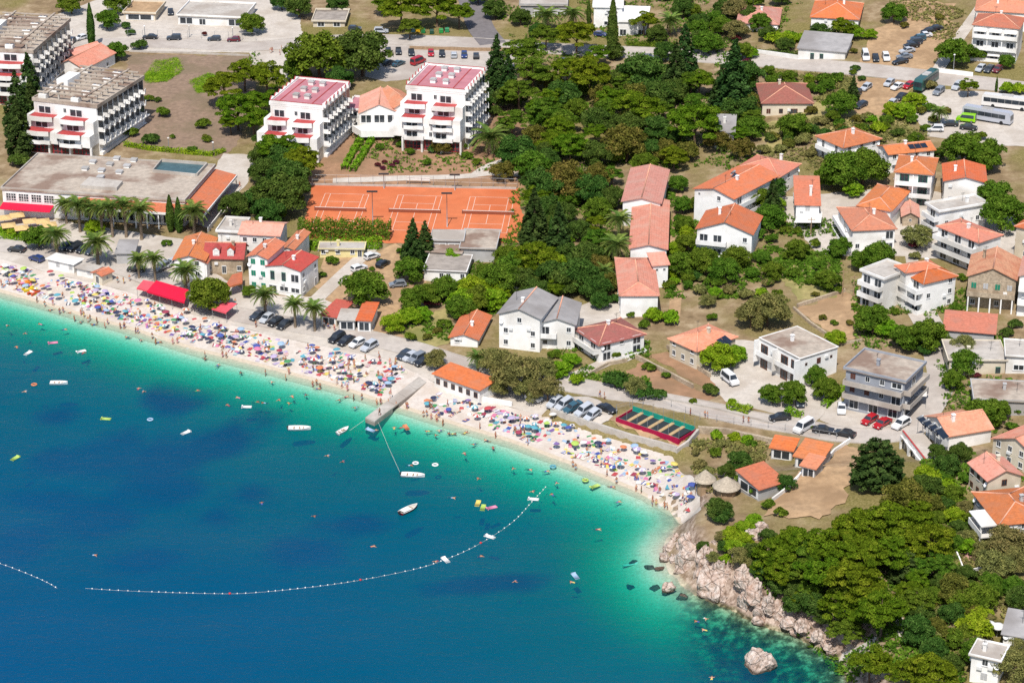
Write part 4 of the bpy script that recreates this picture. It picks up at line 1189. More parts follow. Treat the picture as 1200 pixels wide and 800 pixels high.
        for k in range(sky_n):
            i, j = k % 2, k // 2
            if L < D: x, y = L * (0.40 + .22 * i), D * (0.22 + .28 * j)
            else: x, y = L * (0.22 + .28 * j), D * (0.40 + .22 * i)
            sk = part('skylight', MB().box(x - .7, x + .7, y - .7, y + .7, h - .018, h + .9).mesh('skylight', white), rf)
            part('cap', MB().box(x - .85, x + .85, y - .85, y + .85, h + .903, h + 1.08).box(x - .6, x + .6, y - .6, y + .6, h + 1.083, h + 1.25).mesh('cap', grey_render), sk)
        for e in (0.22, 0.84):
            x = L * e if L < D else 0
            mb = MB().box(L * e - .12, L * e + .12, .5, D - .5, h - .016, h + .12) if L < D else MB().box(.5, L - .5, D * e - .12, D * e + .12, h - .016, h + .12)
            part('roof_seam', mb.mesh('roof_seam', RED_TRIM), rf)
    return f
mb = unit_window('x')
mb.box(-.41, .41, -0.075, 0.0, .28, .33).box(-.41, .41, -0.075, 0.0, .64, .68).box(-.22, -.19, -.075, 0, .09, .91).box(.19, .22, -.075, 0, .09, .91)
RW = mb.mesh('window', M("red_window_frame", S(168, 58, 62), 0.6, 0.1, 2))
RWW = mb.mesh('window', frame_white)
BALC_WIN = MB().mat(0).box(-.48, .48, -0.05, 0.02, 0.02, 0.98).mat(1).box(-.5, -.46, -0.08, 0.0, 0, 1).box(.46, .5, -.08, 0, 0, 1).mesh('window', [glass, frame_white])
BALC = MB().prism([(0.0, 0), (0.04, -1.9), (0.62, -1.3), (0.62, 0)], -0.12, 0.0).prism([(0.04, -1.9), (0.04, -1.78), (0.62, -1.18), (0.62, -1.3)], 0.0, 1.05).prism([(0.0, 0), (.06, -1.33), (.1, -1.33), (.05, 0)], 0.0, 1.0).mesh('balcony', white)

hotel('white terraced hotel with concrete pergola roof beside the brown meadow', (113, 122), 14.0, (40, 113), (166, 88), 3, 9, 'pergola')
hotel('white hotel at the top corner with staggered balconies and louvred roof', (38, 58), 15.0, (-34, 48), (62, 20), 4, 8, 'pergola')
hotel('white terraced hotel with pink flat roof behind the tennis courts', (378, 124), 14.0, (317, 118), (409, 97), 3, 7, 'red')
hotel('larger pink-roofed white hotel in front of the parked cars', (545, 106), 16.0, (477, 100), (567, 81), 4, 7, 'red')
f = house('hotel_lobby', 'low white gabled hotel lobby between the two pink-roofed blocks', (421, 132), 6.5, (468, 130), (428, 112), 'gableD', roof_red, white, 24, 0.3, {'a': ['DDD', 'BBB'], 'b': ['w']}, cat='building')
house('', '', (405, 128), 5.5, (422, 131), (412, 114), 'flat', pink_roof, white, wins={'a': ['W', 'W']}, root=f.root)
house('', '', (462, 126), 7.5, (486, 118), (452, 108), 'gable', roof_red, white, 24, 0.3, {'a': ['d'], 'b': ['w']}, root=f.root)
part('terrace', MB().prism([(-2, 0), (0.5, -4.5), (9, -4.5), (12, 0)], 1.2, 3.0).mesh('terrace', white), f.root, f.m)
# hotel restaurant at the front
f = solve_frame((216, 235), 6.6, (4, 219), (247, 194)); L, D, h = f.L, f.D, f.h
root = thing('hotel_restaurant', 'long low flat-roofed hotel restaurant behind the row of palms', 'building', f.m); f.root = root
A, Bf = fmap(f, 'a'), fmap(f, 'b')
part('wall', MB().box(0, L, 0, D, -3, h - .35).mesh('wall', white), root, f.m)
rf = part('roof', MB().box(-.3, L + .3, -.3, D + .3, h - .345, h).mesh('roof', flat_roof), root, f.m); f.roof = rf
mb = MB().box(-.3, L + .3, -.3, 0, h + .003, h + .4).box(-.3, L + .3, D, D + .3, h + .003, h + .4).box(-.3, 0, 0, D, h + .003, h + .4).box(L, L + .3, 0, D, h + .003, h + .4)
part('parapet', mb.mesh('parapet', concrete), rf)
la, lb = face_len(f, A), face_len(f, Bf)
for k in range(4):
    ms = fpt(f, A, la * (0.015 + 0.07 * k), 0.02, 2.9); w = la * 0.064
    wd = part('window', RWW, root, ms @ T(w / 2, 0, 0.5) @ Matrix.Diagonal((w, 1, 2.2, 1))); part('pane', PANE, wd)
def slope_canopy(s0, s1, F, z0, z1, dep, mat, nm='canopy_roof', rt=None, ff=None, th=.18):
    ff = ff or f; a, b = s0, s1
    mb = MB().add([(a, 0, z1), (b, 0, z1), (b, -dep, z0), (a, -dep, z0), (a, 0, z1 - th), (b, 0, z1 - th), (b, -dep, z0 - th), (a, -dep, z0 - th)],
                  [(0, 3, 2, 1), (4, 5, 6, 7), (3, 7, 6, 2), (0, 4, 7, 3), (1, 2, 6, 5)])
    return part(nm, mb.mesh(nm, mat), rt or root, fpt(ff, F, 0, 0, 0))
slope_canopy(0, la * .28, A, 2.4, 3.0, 3.0, red_cloth, 'awning')
slope_canopy(la * .42, la + 3, A, 4.4, 5.6, 3.0, roof_orange)
slope_canopy(-3, lb + .5, Bf, 4.4, 5.6, 5.5, roof_orange)
part('fascia', MB().box(la * .42, la + 3, -3.2, -3.0, 3.8, 4.35).mesh('fascia', white), root, fpt(f, A, 0, 0, 0))
part('fascia', MB().box(-3, lb + .5, -5.7, -5.5, 3.8, 4.35).mesh('fascia', white), root, fpt(f, Bf, 0, 0, 0))
for k in range(9):
    s = la * (0.44 + 0.062 * k)
    part('column', MB().box(s - .15, s + .15, -2.9, -2.6, -2, 4.0).mesh('column', white), root, fpt(f, A, 0, 0, 0))
    wd = part('window', WIN['w'], root, fpt(f, A, s + la * .031, 0.02, 0.2) @ Matrix.Diagonal((la * .055, 1, 3.2, 1))); part('pane', PANE, wd)
for k in range(5):
    s = lb * (0.1 + 0.19 * k); wd = part('window', WIN['w'], root, fpt(f, Bf, s, 0.02, 0.5) @ Matrix.Diagonal((3.4, 1, 2.6, 1))); part('pane', PANE, wd)
part('terrace_wall', MB().box(-3, lb + .5, -6.6, -6.4, -2, 1.2).mesh('terrace_wall', white), root, fpt(f, Bf, 0, 0, 0))
inv = f.m.inverted()
def on_roof(px, py, ff=None):
    ff = ff or f; q = ff.m.inverted() @ at_z(px, py, ff.base + ff.h); return q.x, q.y
for (vx, vy) in ((109, 191), (137, 187), (157, 189), (100, 199), (129, 194), (149, 196), (119, 201), (140, 203), (118, 209)):
    x, y = on_roof(vx, vy)
    sk = part('skylight', MB().box(x - .8, x + .8, y - .7, y + .7, h + .003, h + .55).mesh('skylight', white), rf)
    part('cap', MB().box(x - .95, x + .95, y - .85, y + .85, h + .553, h + .7).mesh('cap', grey_render), sk)
c = [on_roof(*q) for q in ((180, 202), (190, 190), (242, 194), (230, 207))]
part('pool_cover', MB().prism(c, h + .003, h + .06).mesh('pool_cover', M("pool_cover", S(76, 104, 110), 0.5, 0.12, 0.8)), rf)
for p0, p1 in zip(c, c[1:] + c[:1]):
    dx, dy = p1[0] - p0[0], p1[1] - p0[1]; n = math.hypot(dx, dy); q = (-dy / n * .3, dx / n * .3)
    part('kerb', MB().prism([p0, p1, (p1[0] + q[0], p1[1] + q[1]), (p0[0] + q[0], p0[1] + q[1])], h + .004, h + .8).mesh('kerb', concrete), rf)
c = [on_roof(*q) for q in ((94, 221), (105, 211), (144, 216), (137, 224))]
part('raised_slab', MB().prism(c, h + .004, h + .9).mesh('raised_slab', concrete), rf)

# ------------------------------------------------------------------ houses of the village
B2 = lambda a=0., b=1., d=1.4, p=0: (a, b, d, p)
def H(label, E0, g, E1, E2, roof='hip', rm=None, wm=None, wins=None, **k):
    return house(k.pop('name', 'house'), label, E0, g, E1, E2, roof, rm, wm, wins=wins, **k)
# upper right
f = H('white house with orange hip roof below the parked cars', (987, 172), 195, (957, 159), (1032, 162), wins={'a': ['dd', ('dd', B2(.1, .9))], 'b': ['www', 'www']}, chimney=[(.5, .35)])
f = H('orange gabled house with two dark solar panels on its roof', (1042, 180), 5.2, (1023, 171), (1098, 177), 'gable', wins={'a': ['w', 'w'], 'b': ['wwww', 'wwww']}, pitch=18)
solar(f, f.L * .55, f.D * .25, f.h + f.D * .25 * math.tan(math.radians(18)) + .08, 1.5, 1.8, 3, 0.0, 18)
H('white three-storey house with stacked green balconies behind the long orange villa', (1047, 200), 240, (1093, 203), (1057, 182), 'hip', wins={'a': ['DD', ('DD', B2(0, 1, 1.6, 2.6)), ('DD', B2(0, 1, 1.6, 2.6))], 'b': ['ww', 'ww', 'ww']}, frame='v')
H('white gabled house with blank front wall beside the grey terrace', (1105, 211), 240, (1155, 211), (1112, 192), 'gableD', wins={'a': ['y..', 'q..'], 'b': ['ww', 'ww']}, pitch=14)
H('small house with sloping orange roof beside the pink terrace', (932, 239), 263, (960, 238), (936, 217), 'shedS', wins={'a': ['W', 'y'], 'b': ['w', 'w']}, pitch=10)
f = H('long white villa with orange roof and corner loggia', (998, 269), 296, (1049, 267), (983, 243), wins={'a': ['w..D', '...D'], 'b': [('DDD', B2()), ('DDD', B2())]}, pitch=16)
house('', '', (1006, 240), 5.6, (1040, 250), (1018, 214), 'hip', roof_orange, white, 16, root=f.root, wins={'a': None})
f = H('flat grey-roofed white house behind the scalloped orange roof', (1101, 248), 7.0, (1083, 240), (1158, 240), 'flat', concrete, wins={'a': ['D', ('D', B2()), ('D', B2())], 'b': ['www', 'www']})
H('white house with scalloped orange roof and deep balconies', (1147, 283), 7.6, (1101, 264), (1172, 274), wins={'a': ['DDD', ('DDD', B2(0, 1, 1.8)), ('DDD', B2(0, 1, 1.8))], 'b': ['ww', 'qq']}, pitch=15)
f = H('white house with orange hip roof and stacked balconies above the fallow garden', (1080, 331), 368, (1050, 313), (1120, 322), wins={'a': [('DD', B2()), ('DD', B2(0, 1, 2, 2.6)), ('DD', B2(0, 1, 2))], 'b': ['..w', 'w.w', '..w']}, chimney=[(.6, .6)])
house('', '', (1036, 327), 8.0, (1019, 314), (1056, 312), 'flat', concrete, white, root=f.root, wins={'a': ['DD', ('DD', B2()), ('DD', B2())]})
house('', '', (1062, 318), 9.0, (1053, 310), (1098, 311), 'hip', roof_orange, white, 18, root=f.root, wins={})
f = H('old stone house with faded tile roof and pillared balcony', (1132, 322), 360, (1191, 328), (1138, 298), 'gable', roof_old, stone_wall, wins={'a': ['w.w.', ('gygy', B2(0, 1, 2.4, 0))], 'b': ['w', 'w']}, name='stone_house', pitch=24)
for k in range(5): part('post', POST_MESH, f.root, fpt(f, fmap(f, 'a'), face_len(f, fmap(f, 'a')) * (.04 + .23 * k), 2.2, 0) @ Matrix.Diagonal((1.2, 1.2, f.h / 2 - .3, 1)))
H('narrow white house with red roof beside the old stone house', (1191, 322), 370, (1240, 328), (1197, 300), 'gable', roof_red, wins={'a': ['ww', ('ww', B2()), ('ww', B2())]})
H('row of low orange-roofed sheds below the old stone house', (1107, 385), 3.4, (1165, 390), (1109, 371), 'shedS', wins={'a': ['..w..']}, pitch=12, name='shed', cat='shed', wm=grey_render)
H('orange-roofed cream house at the edge behind the plane tree', (1188, 264), 302, (1240, 278), (1203, 250), wm=cream, wins={'a': ['ww', 'ww'], 'b': ['w', 'w']})
H('small stone hut with red gable roof among the villas', (1058, 252), 2.8, (1076, 251), (1062, 239), 'gableD', roof_red, stone_wall, wins={'a': ['q']}, name='stone_hut', cat='hut', pitch=28)
# top edge
H('cream house with brown-red hip roof below the main road', (893, 120), 137, (951, 117), (897, 98), 'hip', roof_brown, cream, wins={'a': ['snDs'], 'b': ['w']}, frame='n', chimney=[(.4, .6)])
H('white house with red hip roof at the top among the trees', (864, 26), 39, (912, 28), (868, 8), 'hip', roof_red, wins={'a': ['D.D', ('DD.', B2())], 'b': ['w', 'w']})
H('white house with orange hip roof and three white awnings', (950, 19), 36, (1006, 22), (957, 1), wins={'a': ['www', ('DDD', B2(0, 1, 1.6))], 'b': ['w', 'w']}, awn=[('a', 1)])
H('low white garage with arched green windows beside the road', (935, 56), 70, (991, 60), (946, 43), 'shedS', grey_roof, wins={'a': ['.vv..']}, pitch=8, name='garage', cat='garage')
H('white three-storey house with arched balconies and awnings by the road', (1138, 28), 69, (1194, 33), (1147, 16), wins={'a': [('DDD', B2()), ('DDD', B2(0, 1, 1.5, 2.6)), ('DDD', B2(0, 1, 1.5, 2.6))], 'b': ['w', 'w', 'w']}, awn=[('a', 2), ('a', 0)])
H('orange-roofed white house at the top edge behind the arched house', (1144, 11), 6.0, (1225, 15), (1150, 0), wins={'a': ['www', 'www']})
f = H('modern white flat-roofed villa behind the tall cypress', (696, 8), 6.5, (729, 8), (700, -12), 'flat', white, wins={'a': ['W', 'w']})
house('', '', (725, 25), 4.5, (757, 26), (729, 9), 'flat', white, white, root=f.root, wins={'a': ['D.D']})
H('low grey flat-roofed building at the top edge beside the palms', (610, 6), 4.0, (664, 6), (612, -8), 'flat', concrete, grey_render, wins={'a': ['DDDD']}, cat='building')
H('small white outbuilding with dark roof among the pines', (838, 154), 4.5, (860, 154), (842, 140), 'shedS', grey_roof, wins={'a': ['q']}, name='outbuilding', pitch=8)
H('small brown-roofed kiosk beside the upper road', (367, 25), 32, (404, 25), (373, 12), 'flat', concrete_dark, cream, wins={'a': ['DD']}, name='kiosk', cat='kiosk')
H('flat-roofed shop with glazed front along the upper yard', (209, 18), 29, (284, 22), (221, 2), 'flat', concrete, white, wins={'a': ['BD.B']}, name='shop', cat='shop')
H('small brown-roofed shop with pink wares at the upper yard', (146, 15), 24, (180, 18), (151, 2), 'flat', dirt_tan, cream, wins={'a': ['B']}, name='shop', cat='shop')
f = H('red-roofed low annex between the two pergola hotels', (98, 80), 4.0, (72, 72), (124, 60), 'gable', roof_red, wins={'a': ['w'], 'b': ['ww']}, name='annex', cat='building', pitch=24)
house('', '', (90, 66), 4.5, (78, 60), (118, 56), 'gable', roof_red, white, 24, root=f.root, wins={})
# the three halls in a row
H('farthest red-roofed hall of the three in line', (730, 235), 6.5, (774, 236), (744, 197), 'gableD', roof_red, wins={'a': ['..'], 'b': ['w' * 6, 'w' * 6]}, pitch=14, name='hall', cat='hall', group='halls in line')
H('middle red-roofed hall of the three in line', (739, 290), 6.0, (781, 290), (746, 234), 'gableD', roof_red, wins={'a': ['.w'], 'b': ['w' * 6, 'w' * 6]}, pitch=14, name='hall', cat='hall', group='halls in line')
f = H('nearest red-roofed hall of the three with blank white front', (727, 345), 372, (771, 345), (722, 302), 'hip', roof_red, wins={'a': [], 'b': ['w' * 5, 'w' * 5]}, pitch=16, name='hall', cat='hall', group='halls in line')
house('', '', (765, 310), 338, (783, 309), (760, 301), 'shedS', roof_red, white, 10, root=f.root, wins={'a': ['.q', 'qq']})
f = H('large white house with orange roof and rooftop solar heater', (860, 232), 8.0, (815, 220), (910, 205), 'gable', wins={'a': ['.w..', '..w.', 'q.w.'], 'b': ['w', ('D..D', B2(.1, .6)), ('D..D', B2(0, .6))]}, pitch=14)
x, y = on_roof(862, 214, f); solar(f, x, y, f.h + 1.2, 1.3, 2.0, 2, 0.3, 30)
part('water_tank', MB().tube([(x - .3, y + 1.1, f.h + 2.1), (x + 1.7, y + 1.4, f.h + 2.1)], 0.3, 10).mesh('water_tank', grey_metal, True), f.roof, f.m)
H('orange-roofed house tucked behind the large white house', (912, 207), 6.0, (862, 197), (938, 192), 'hip', wins={'a': ['www', 'www'], 'b': ['w', 'w']}, pitch=18)
f = H('white house with broad orange gable front and two upper balconies', (816, 267), 299, (880, 276), (822, 246), 'gableD', wins={'a': [('DD.w', B2(0, .55)), ('DD.w', B2(0, .55))], 'b': ['w', 'w']}, pitch=20)
# middle
f = H('white three-storey house with grey gabled roof', (585, 366), 407, (632, 373), (603, 342), 'gableD', grey_roof, wins={'a': ['w.w', 'w.w', '.w.'], 'b': ['ww', 'ww', 'ww']}, pitch=20)
house('', '', (632, 377), 408, (674, 377), (644, 353), 'gable', grey_roof, white, 18, root=f.root, wins={'a': ['w.w', ('D.w', B2(0, .5)), '..w'], 'd': ['ww', 'ww']})
H('white house with brown-red hip roof facing the vegetable plots', (702, 403), 425, (673, 385), (756, 391), 'hip', roof_brown, wins={'a': ['DD', ('DD', B2())], 'b': [('D.D', B2(.3, 1)), 'DwD']})
H('small orange-gabled white house below the pines', (528, 394), 405, (560, 396), (545, 367), 'gableD', pitch=18, wins={'a': ['w.']})
f = H('stone house with red hip roof and dark panels by the van', (816, 410), 433, (784, 396), (863, 394), 'hip', roof_red, cream, wins={'a': ['www', 'w.w'], 'b': ['ww', 'ww']})
x, y = on_roof(846, 404, f); solar(f, x, y, f.h + .6, 1.6, 2.2, 2, .2, 24)
f = H('white flat-roofed house with white fins between balconies', (936, 420), 454, (880, 399), (991, 411), 'flat', flat_roof, parapet=.12, wins={'a': ['D.DD', ('D.DD', B2(0, 1, 1.2)), ('s.ss', B2(0, 1, 1.2))], 'b': ['.s.', 'qsq', '.s.']}, over=.2, frame='n')
for s in (0.0, .46, 1.0):
    F = fmap(f, 'a'); part('fin', MB().box(-.14, .14, -1.5, 0, 1.5, f.h - .2, tx=1, ty=1).mesh('fin', white), f.root, fpt(f, F, face_len(f, F) * s, 0, 0))
F = fmap(f, 'a')
f = H('grey three-storey flat-roofed apartment house with long balconies', (1057, 447), 493, (991, 432), (1084, 426), 'flat', flat_roof, slate_wall, parapet=.45, over=.5, name='apartment_house', balm=concrete,
      wins={'a': ['DDD', ('sswD', B2(0, 1, 1.5)), ('snwW', B2(0, 1, 1.5))], 'b': ['B', ('D', B2(0, 1, 1.5)), ('D', B2(0, 1, 1.5))]}, chimney=[(.45, .6)], storeys=3)
f = H('white gabled house with a bank of solar collectors on its terrace', (1111, 509), 528, (1160, 499), (1090, 486), 'gable', roof_red, wins={'a': ['...', '.q.'], 'b': ['w', 'w']}, pitch=22)
H('white stone-dressed house with red roof at the edge', (1215, 537), 563, (1168, 511), (1262, 515), 'gable', roof_red, wins={'a': ['wwww', 'wwww']}, wm=cream, pitch=22)
H('cream stone house with red gable and chain of small windows', (1158, 561), 5.6, (1133, 542), (1199, 557), 'gable', roof_red, cream, wins={'a': ['www', 'www'], 'b': ['.', 'n']}, frame='n', pitch=24, name='stone_house')
f = H('grey house with bright orange hip roof above the pink yard', (1169, 613), 642, (1145, 576), (1228, 606), 'hip', roof_orange, grey_render, wins={'a': ['www', 'www'], 'b': ['w', 'w']}, pitch=18)
F = fmap(f, 'a'); ln = face_len(f, F)
for z in (f.h * .5, f.h - .3):
    part('balcony', MB().box(ln * .5, ln, -3.4, 0, z - .2, z).mesh('balcony', white), f.root, fpt(f, F, 0, 0, 0))
part('railing', MB().box(ln * .5, ln * .5 + .12, -3.4, 0, f.h * .5 + .003, f.h * .5 + .9).box(ln * .5 + .12, ln, -3.4, -3.28, f.h * .5 + .003, f.h * .5 + .9).mesh('railing', white), f.root, fpt(f, F, 0, 0, 0))
part('post', POST_MESH, f.root, fpt(f, F, ln * .95, 3.2, 0) @ Matrix.Diagonal((1.3, 1.3, f.h - .5, 1)))
sheet('pink_yard', [(1117, 642), (1140, 640), (1160, 655), (1150, 668), (1132, 672)], brick_paving, 0.08)
H('low grey flat-roofed house beside the steep lane', (1143, 467), 4.0, (1235, 472), (1137, 445), 'flat', flat_roof, grey_render, wins={'a': ['w..w.'], 'b': ['w']}, parapet=.2)
H('low cream flat-roofed building above the steep lane', (1113, 421), 3.8, (1178, 420), (1110, 399), 'flat', concrete, cream, wins={'a': ['D..v']}, parapet=.2)
H('low white flat-roofed house next to the cream building', (1180, 416), 4.2, (1240, 420), (1178, 398), 'flat', concrete, white, wins={'a': ['Ww']}, parapet=.2)
f = H('small white house with red-edged flat roof in the lowest corner', (1136, 766), 798, (1172, 772), (1150, 751), 'flat', concrete, wins={'a': ['.y.', '.w.']}, parapet=.25)
f = H('white house with grey sloping roof behind two white parasols', (1175, 741), 756, (1226, 750), (1182, 719), 'shedS', grey_roof, pitch=8, wins={'a': ['qq..']})
# boat houses near the headland
for lab, E0, E1, E2 in (('small orange-roofed shed beside the white van', (904, 523), (929, 526), (912, 514)), ('longest orange-roofed shed of the boat sheds', (932, 533), (964, 536), (953, 521)),
                        ('smallest orange-roofed shed below the longest one', (940, 544), (955, 548), (949, 535)), ('orange-roofed shed next to the thatched huts', (890, 572), (873, 554), (913, 559))):
    H(lab, E0, 2.7, E1, E2, 'shedS', wins={'a': ['B']}, pitch=9, name='boat_shed', cat='shed', group='boat sheds', wm=grey_render)
# seafront
f = H('stone house with red roof and two white dormers', (241, 301), 321, (284, 302), (245, 287), 'gable', roof_crimson, stone_wall, wins={'a': ['w.d.w', 'w.w.w'], 'b': ['w', 'w']}, pitch=30, name='stone_house')
F = fmap(f, 'a'); ln = face_len(f, F)
for s in (.3, .68):
    dm = part('dormer', MB().box(-.75, .75, -0.2, 2.0, 0.2, 1.7).add([(-.75, -.2, 1.7), (.75, -.2, 1.7), (0, -.2, 2.3)], [(0, 1, 2)]).mesh('dormer', white), f.root, fpt(f, F, ln * s, -.5, f.h))
    part('dormer_roof', MB().add([(-.95, -.4, 1.6), (0, -.4, 2.42), (0, 2.4, 2.42), (-.95, 2.0, 1.6), (.95, -.4, 1.6), (.95, 2.0, 1.6)], [(0, 1, 2, 3), (1, 4, 5, 2)]).mesh('dormer_roof', roof_crimson), dm)
    wd = part('window', WIN['w'], dm, WM[dm.name] @ T(0, -.22, .45) @ Matrix.Diagonal((.9, 1, 1.2, 1)))
f = H('orange-roofed house beside the stone house with dormers', (204, 303), 5.2, (238, 307), (211, 277), 'gable', wins={'a': ['ww', 'ww'], 'b': ['w', 'w']}, pitch=18)
house('', '', (222, 306), 4.4, (240, 310), (228, 285), 'gableD', roof_orange, white, 20, root=f.root, wins={})
H('white flat-roofed house behind the seafront with an arched window', (256, 271), 288, (281, 272), (267, 256), 'flat', concrete, wins={'a': ['..', '.v']})
f = H('white house with long red-orange roof behind the seafront', (281, 273), 6.2, (326, 277), (286, 258), 'gable', roof_red, wins={'a': ['www', 'wwww']}, pitch=16)
H('narrow orange-roofed house squeezed behind the red-roofed white house', (331, 290), 5.5, (342, 293), (345, 270), 'gable', roof_orange, wins={'a': ['w', 'w']}, pitch=18)
H('white house with orange roof and green shutters on the seafront', (313, 302), 8.6, (292, 298), (330, 284), 'gable', roof_orange, wins={'a': ['gg', 'gg', 'gg']}, pitch=18)
f = H('white three-storey seafront house with bright red roof and loggias', (353, 317), 349, (312, 311), (373, 301), 'gable', roof_crimson, wins={'a': ['DWW', 'vvD', ('BBB', B2(0, 1, .5))], 'b': ['w.d', 'w.w', 'w.w']}, pitch=12, over=.3)
H('low yellow house with pale flat roof behind the tennis hedge', (375, 291), 302, (426, 290), (380, 284), 'flat', concrete, yellow_wall, wins={'a': ['w.w.wd']}, parapet=.15)
f = H('long white pavilion with weathered grey roof beside the tennis courts', (497, 316), 329, (546, 318), (505, 297), 'flat', concrete_dark, wins={'a': ['..ww.w']}, parapet=.1, over=.3, name='pavilion', cat='building')
house('', '', (506, 281), 4.0, (542, 281), (510, 270), 'flat', concrete, grey_render, root=f.root, wins={'a': ['BB']}, parapet=.15)
house('', '', (540, 290), 3.6, (580, 290), (549, 269), 'flat', flat_roof, grey_render, root=f.root, wins={}, parapet=.15)
house('', '', (499, 294), 3.0, (540, 296), (504, 284), 'flat', flat_roof, grey_render, root=f.root, wins={}, parapet=0)
H('beach kiosk with red sheet roof and goods hanging outside', (394, 371), 2.6, (378, 367), (409, 353), 'flat', roof_crimson, cream, wins={'a': ['B']}, parapet=0, name='kiosk', cat='kiosk')
H('grey-roofed beach kiosk between the red and the orange one', (397, 374), 2.7, (416, 374), (403, 362), 'flat', concrete, grey_render, wins={'a': ['B']}, parapet=0, name='kiosk', cat='kiosk')
H('orange-roofed beach kiosk with inflatables in front', (419, 374), 3.0, (434, 375), (427, 358), 'shedS', roof_orange, white, wins={'a': ['B']}, pitch=6, name='kiosk', cat='kiosk')
H('larger white storage shed at the back of the beach', (87, 309), 321, (57, 302), (95, 303), 'flat', white, white, wins={'a': ['.y.y']}, parapet=0, name='shed', cat='shed')
H('smaller white storage shed next to the larger one', (110, 317), 327, (93, 311), (113, 311), 'flat', concrete, white, wins={'a': ['.y']}, parapet=0, name='shed', cat='shed')
H('tiny white beach hut with orange roof patch', (120, 322), 335, (112, 317), (128, 316), 'gable', roof_orange, cream, wins={'a': ['d'], 'b': ['q']}, pitch=15, name='beach_hut', cat='hut')
H('blue-grey roofed long shelter behind the palms', (156, 296), 2.8, (136, 297), (163, 281), 'flat', grey_roof, grey_render, wins={}, parapet=0, name='shelter', cat='shelter')
f = H('beach bar with long orange roof beside the pier', (509, 437), 3.2, (560, 457), (526, 427), 'shedS', roof_orange, white, wins={'a': ['nnnnnn']}, pitch=5, name='beach_bar', cat='bar', frame='n')

# walls and terraces
wall([(646, 484), (690, 499), (740, 515), (793, 529)], 1.0, 0.6, concrete, 'long pale concrete sea wall below the trampolines', 'sea_wall', below=2.5)
wall([(792, 531), (806, 522), (818, 508)], 1.0, 0.5, concrete, 'short return of the sea wall beside the trampolines', 'sea_wall', below=2.0)
wall([(514, 452), (565, 470), (600, 476)], 1.0, 0.5, white, 'white sea wall under the beach bar', 'sea_wall', below=2.0)
wall([(745, 420), (780, 438), (812, 455)], 1.0, 0.5, stone_wall, 'dry-stone wall between the two vegetable plots')
wall([(782, 408), (832, 442)], 0.9, 0.5, stone_wall, 'dry-stone wall below the stone house', )
wall([(905, 588), (935, 562), (978, 530), (996, 518)], 0.9, 0.35, white, 'low white wall along the bare plot')
wall([(770, 466), (840, 480), (905, 497)], 0.5, 0.35, concrete, 'low kerb wall along the promenade above the trampolines')
wall([(818, 506), (850, 508), (905, 520)], 1.2, 0.7, stone_wall, 'rough stone retaining wall below the promenade')
wall([(152, 61), (220, 63), (292, 66)], 0.5, 0.4, concrete, 'low wall between the meadow and the upper road')
wall([(880, 62), (935, 70)], 1.2, 0.3, white, 'white roadside wall beside the garage')
wall([(1098, 85), (1140, 90)], 1.2, 0.3, white, 'white roadside wall below the arched house')
wall([(480, 58), (560, 60), (600, 60)], 1.0, 0.3, wood, 'tan parapet wall above the hotel car park')
wall([(355, 217), (480, 219), (605, 222)], 0.5, 0.3, concrete, 'concrete edge wall behind the tennis courts')
wall([(690, 440), (712, 428), (735, 424)], 0.8, 0.35, stone_wall, 'stone wall beside the lane to the brown-roofed house')
wall([(934, 360), (990, 342)], 0.8, 0.5, stone_wall, 'terrace wall between the two fallow gardens')
wall([(1010, 400), (985, 404), (950, 380), (930, 362)], 0.6, 0.5, stone_wall, 'terrace wall below the tan fallow garden')
wall([(1138, 640), (1118, 643), (1130, 672), (1150, 668)], 0.7, 0.25, white, 'low white wall around the pink yard')
# arcade terrace beside the cedar
b = at(1055, 525); e = at(1098, 544); ang = math.atan2(e.y - b.y, e.x - b.x); Ln = (e - b).to_2d().length
root = thing('arcade_terrace', 'white arcaded terrace with red top beside the cedar', 'terrace', T(b.x, b.y, b.z, ang))
hh = 2.9
part('terrace', MB().box(0, Ln, 0.4, 4.6, -2, hh).mesh('terrace', white), root)
part('floor', MB().box(0, Ln, 0.4, 4.6, hh + .003, hh + .08).mesh('floor', pave), root)
part('coping', MB().box(0, Ln, 0.1, .45, hh + .953, hh + 1.05).mesh('coping', red_paint), root)
n = 4; w = Ln / n
for k in range(n):
    pts = [(w * k, hh), (w * k, -2), (w * k + .45, -2)]
    arch = [(w * k + w / 2 - (w / 2 - .45) * math.cos(a), 1.1 + (w / 2 - .45) * math.sin(a)) for a in [math.pi * i / 8 for i in range(9)]]
    poly = [(w * k, -2), (w * k + .45, -2)] + arch + [(w * (k + 1) - .45, -2), (w * (k + 1), -2), (w * (k + 1), hh), (w * k, hh)]
    vs = [(x, -.25, z) for x, z in poly] + [(x, 0.15, z) for x, z in poly]; m_ = len(poly)
    mb = MB(); bmx = bmesh.new()
    f1 = bmx.faces.new([bmx.verts.new(v) for v in vs[:m_]]); r = bmesh.ops.extrude_face_region(bmx, geom=[f1])
    for v in [g_ for g_ in r['geom'] if isinstance(g_, bmesh.types.BMVert)]: v.co.y += .4
    bmesh.ops.triangulate(bmx, faces=bmx.faces[:]); bmesh.ops.recalc_face_normals(bmx, faces=bmx.faces[:])
    me = bpy.data.meshes.new('arch'); bmx.to_mesh(me); bmx.free(); me.materials.append(white)
    part('arch', me, root)
    part('doorway', MB().box(w * k + .3, w * (k + 1) - .3, 0.3, 0.39, -1.5, 2.6).mesh('doorway', glass), root)
part('parapet', MB().box(0, Ln, 0.15, .4, hh + .09, hh + .95).mesh('parapet', white), root)
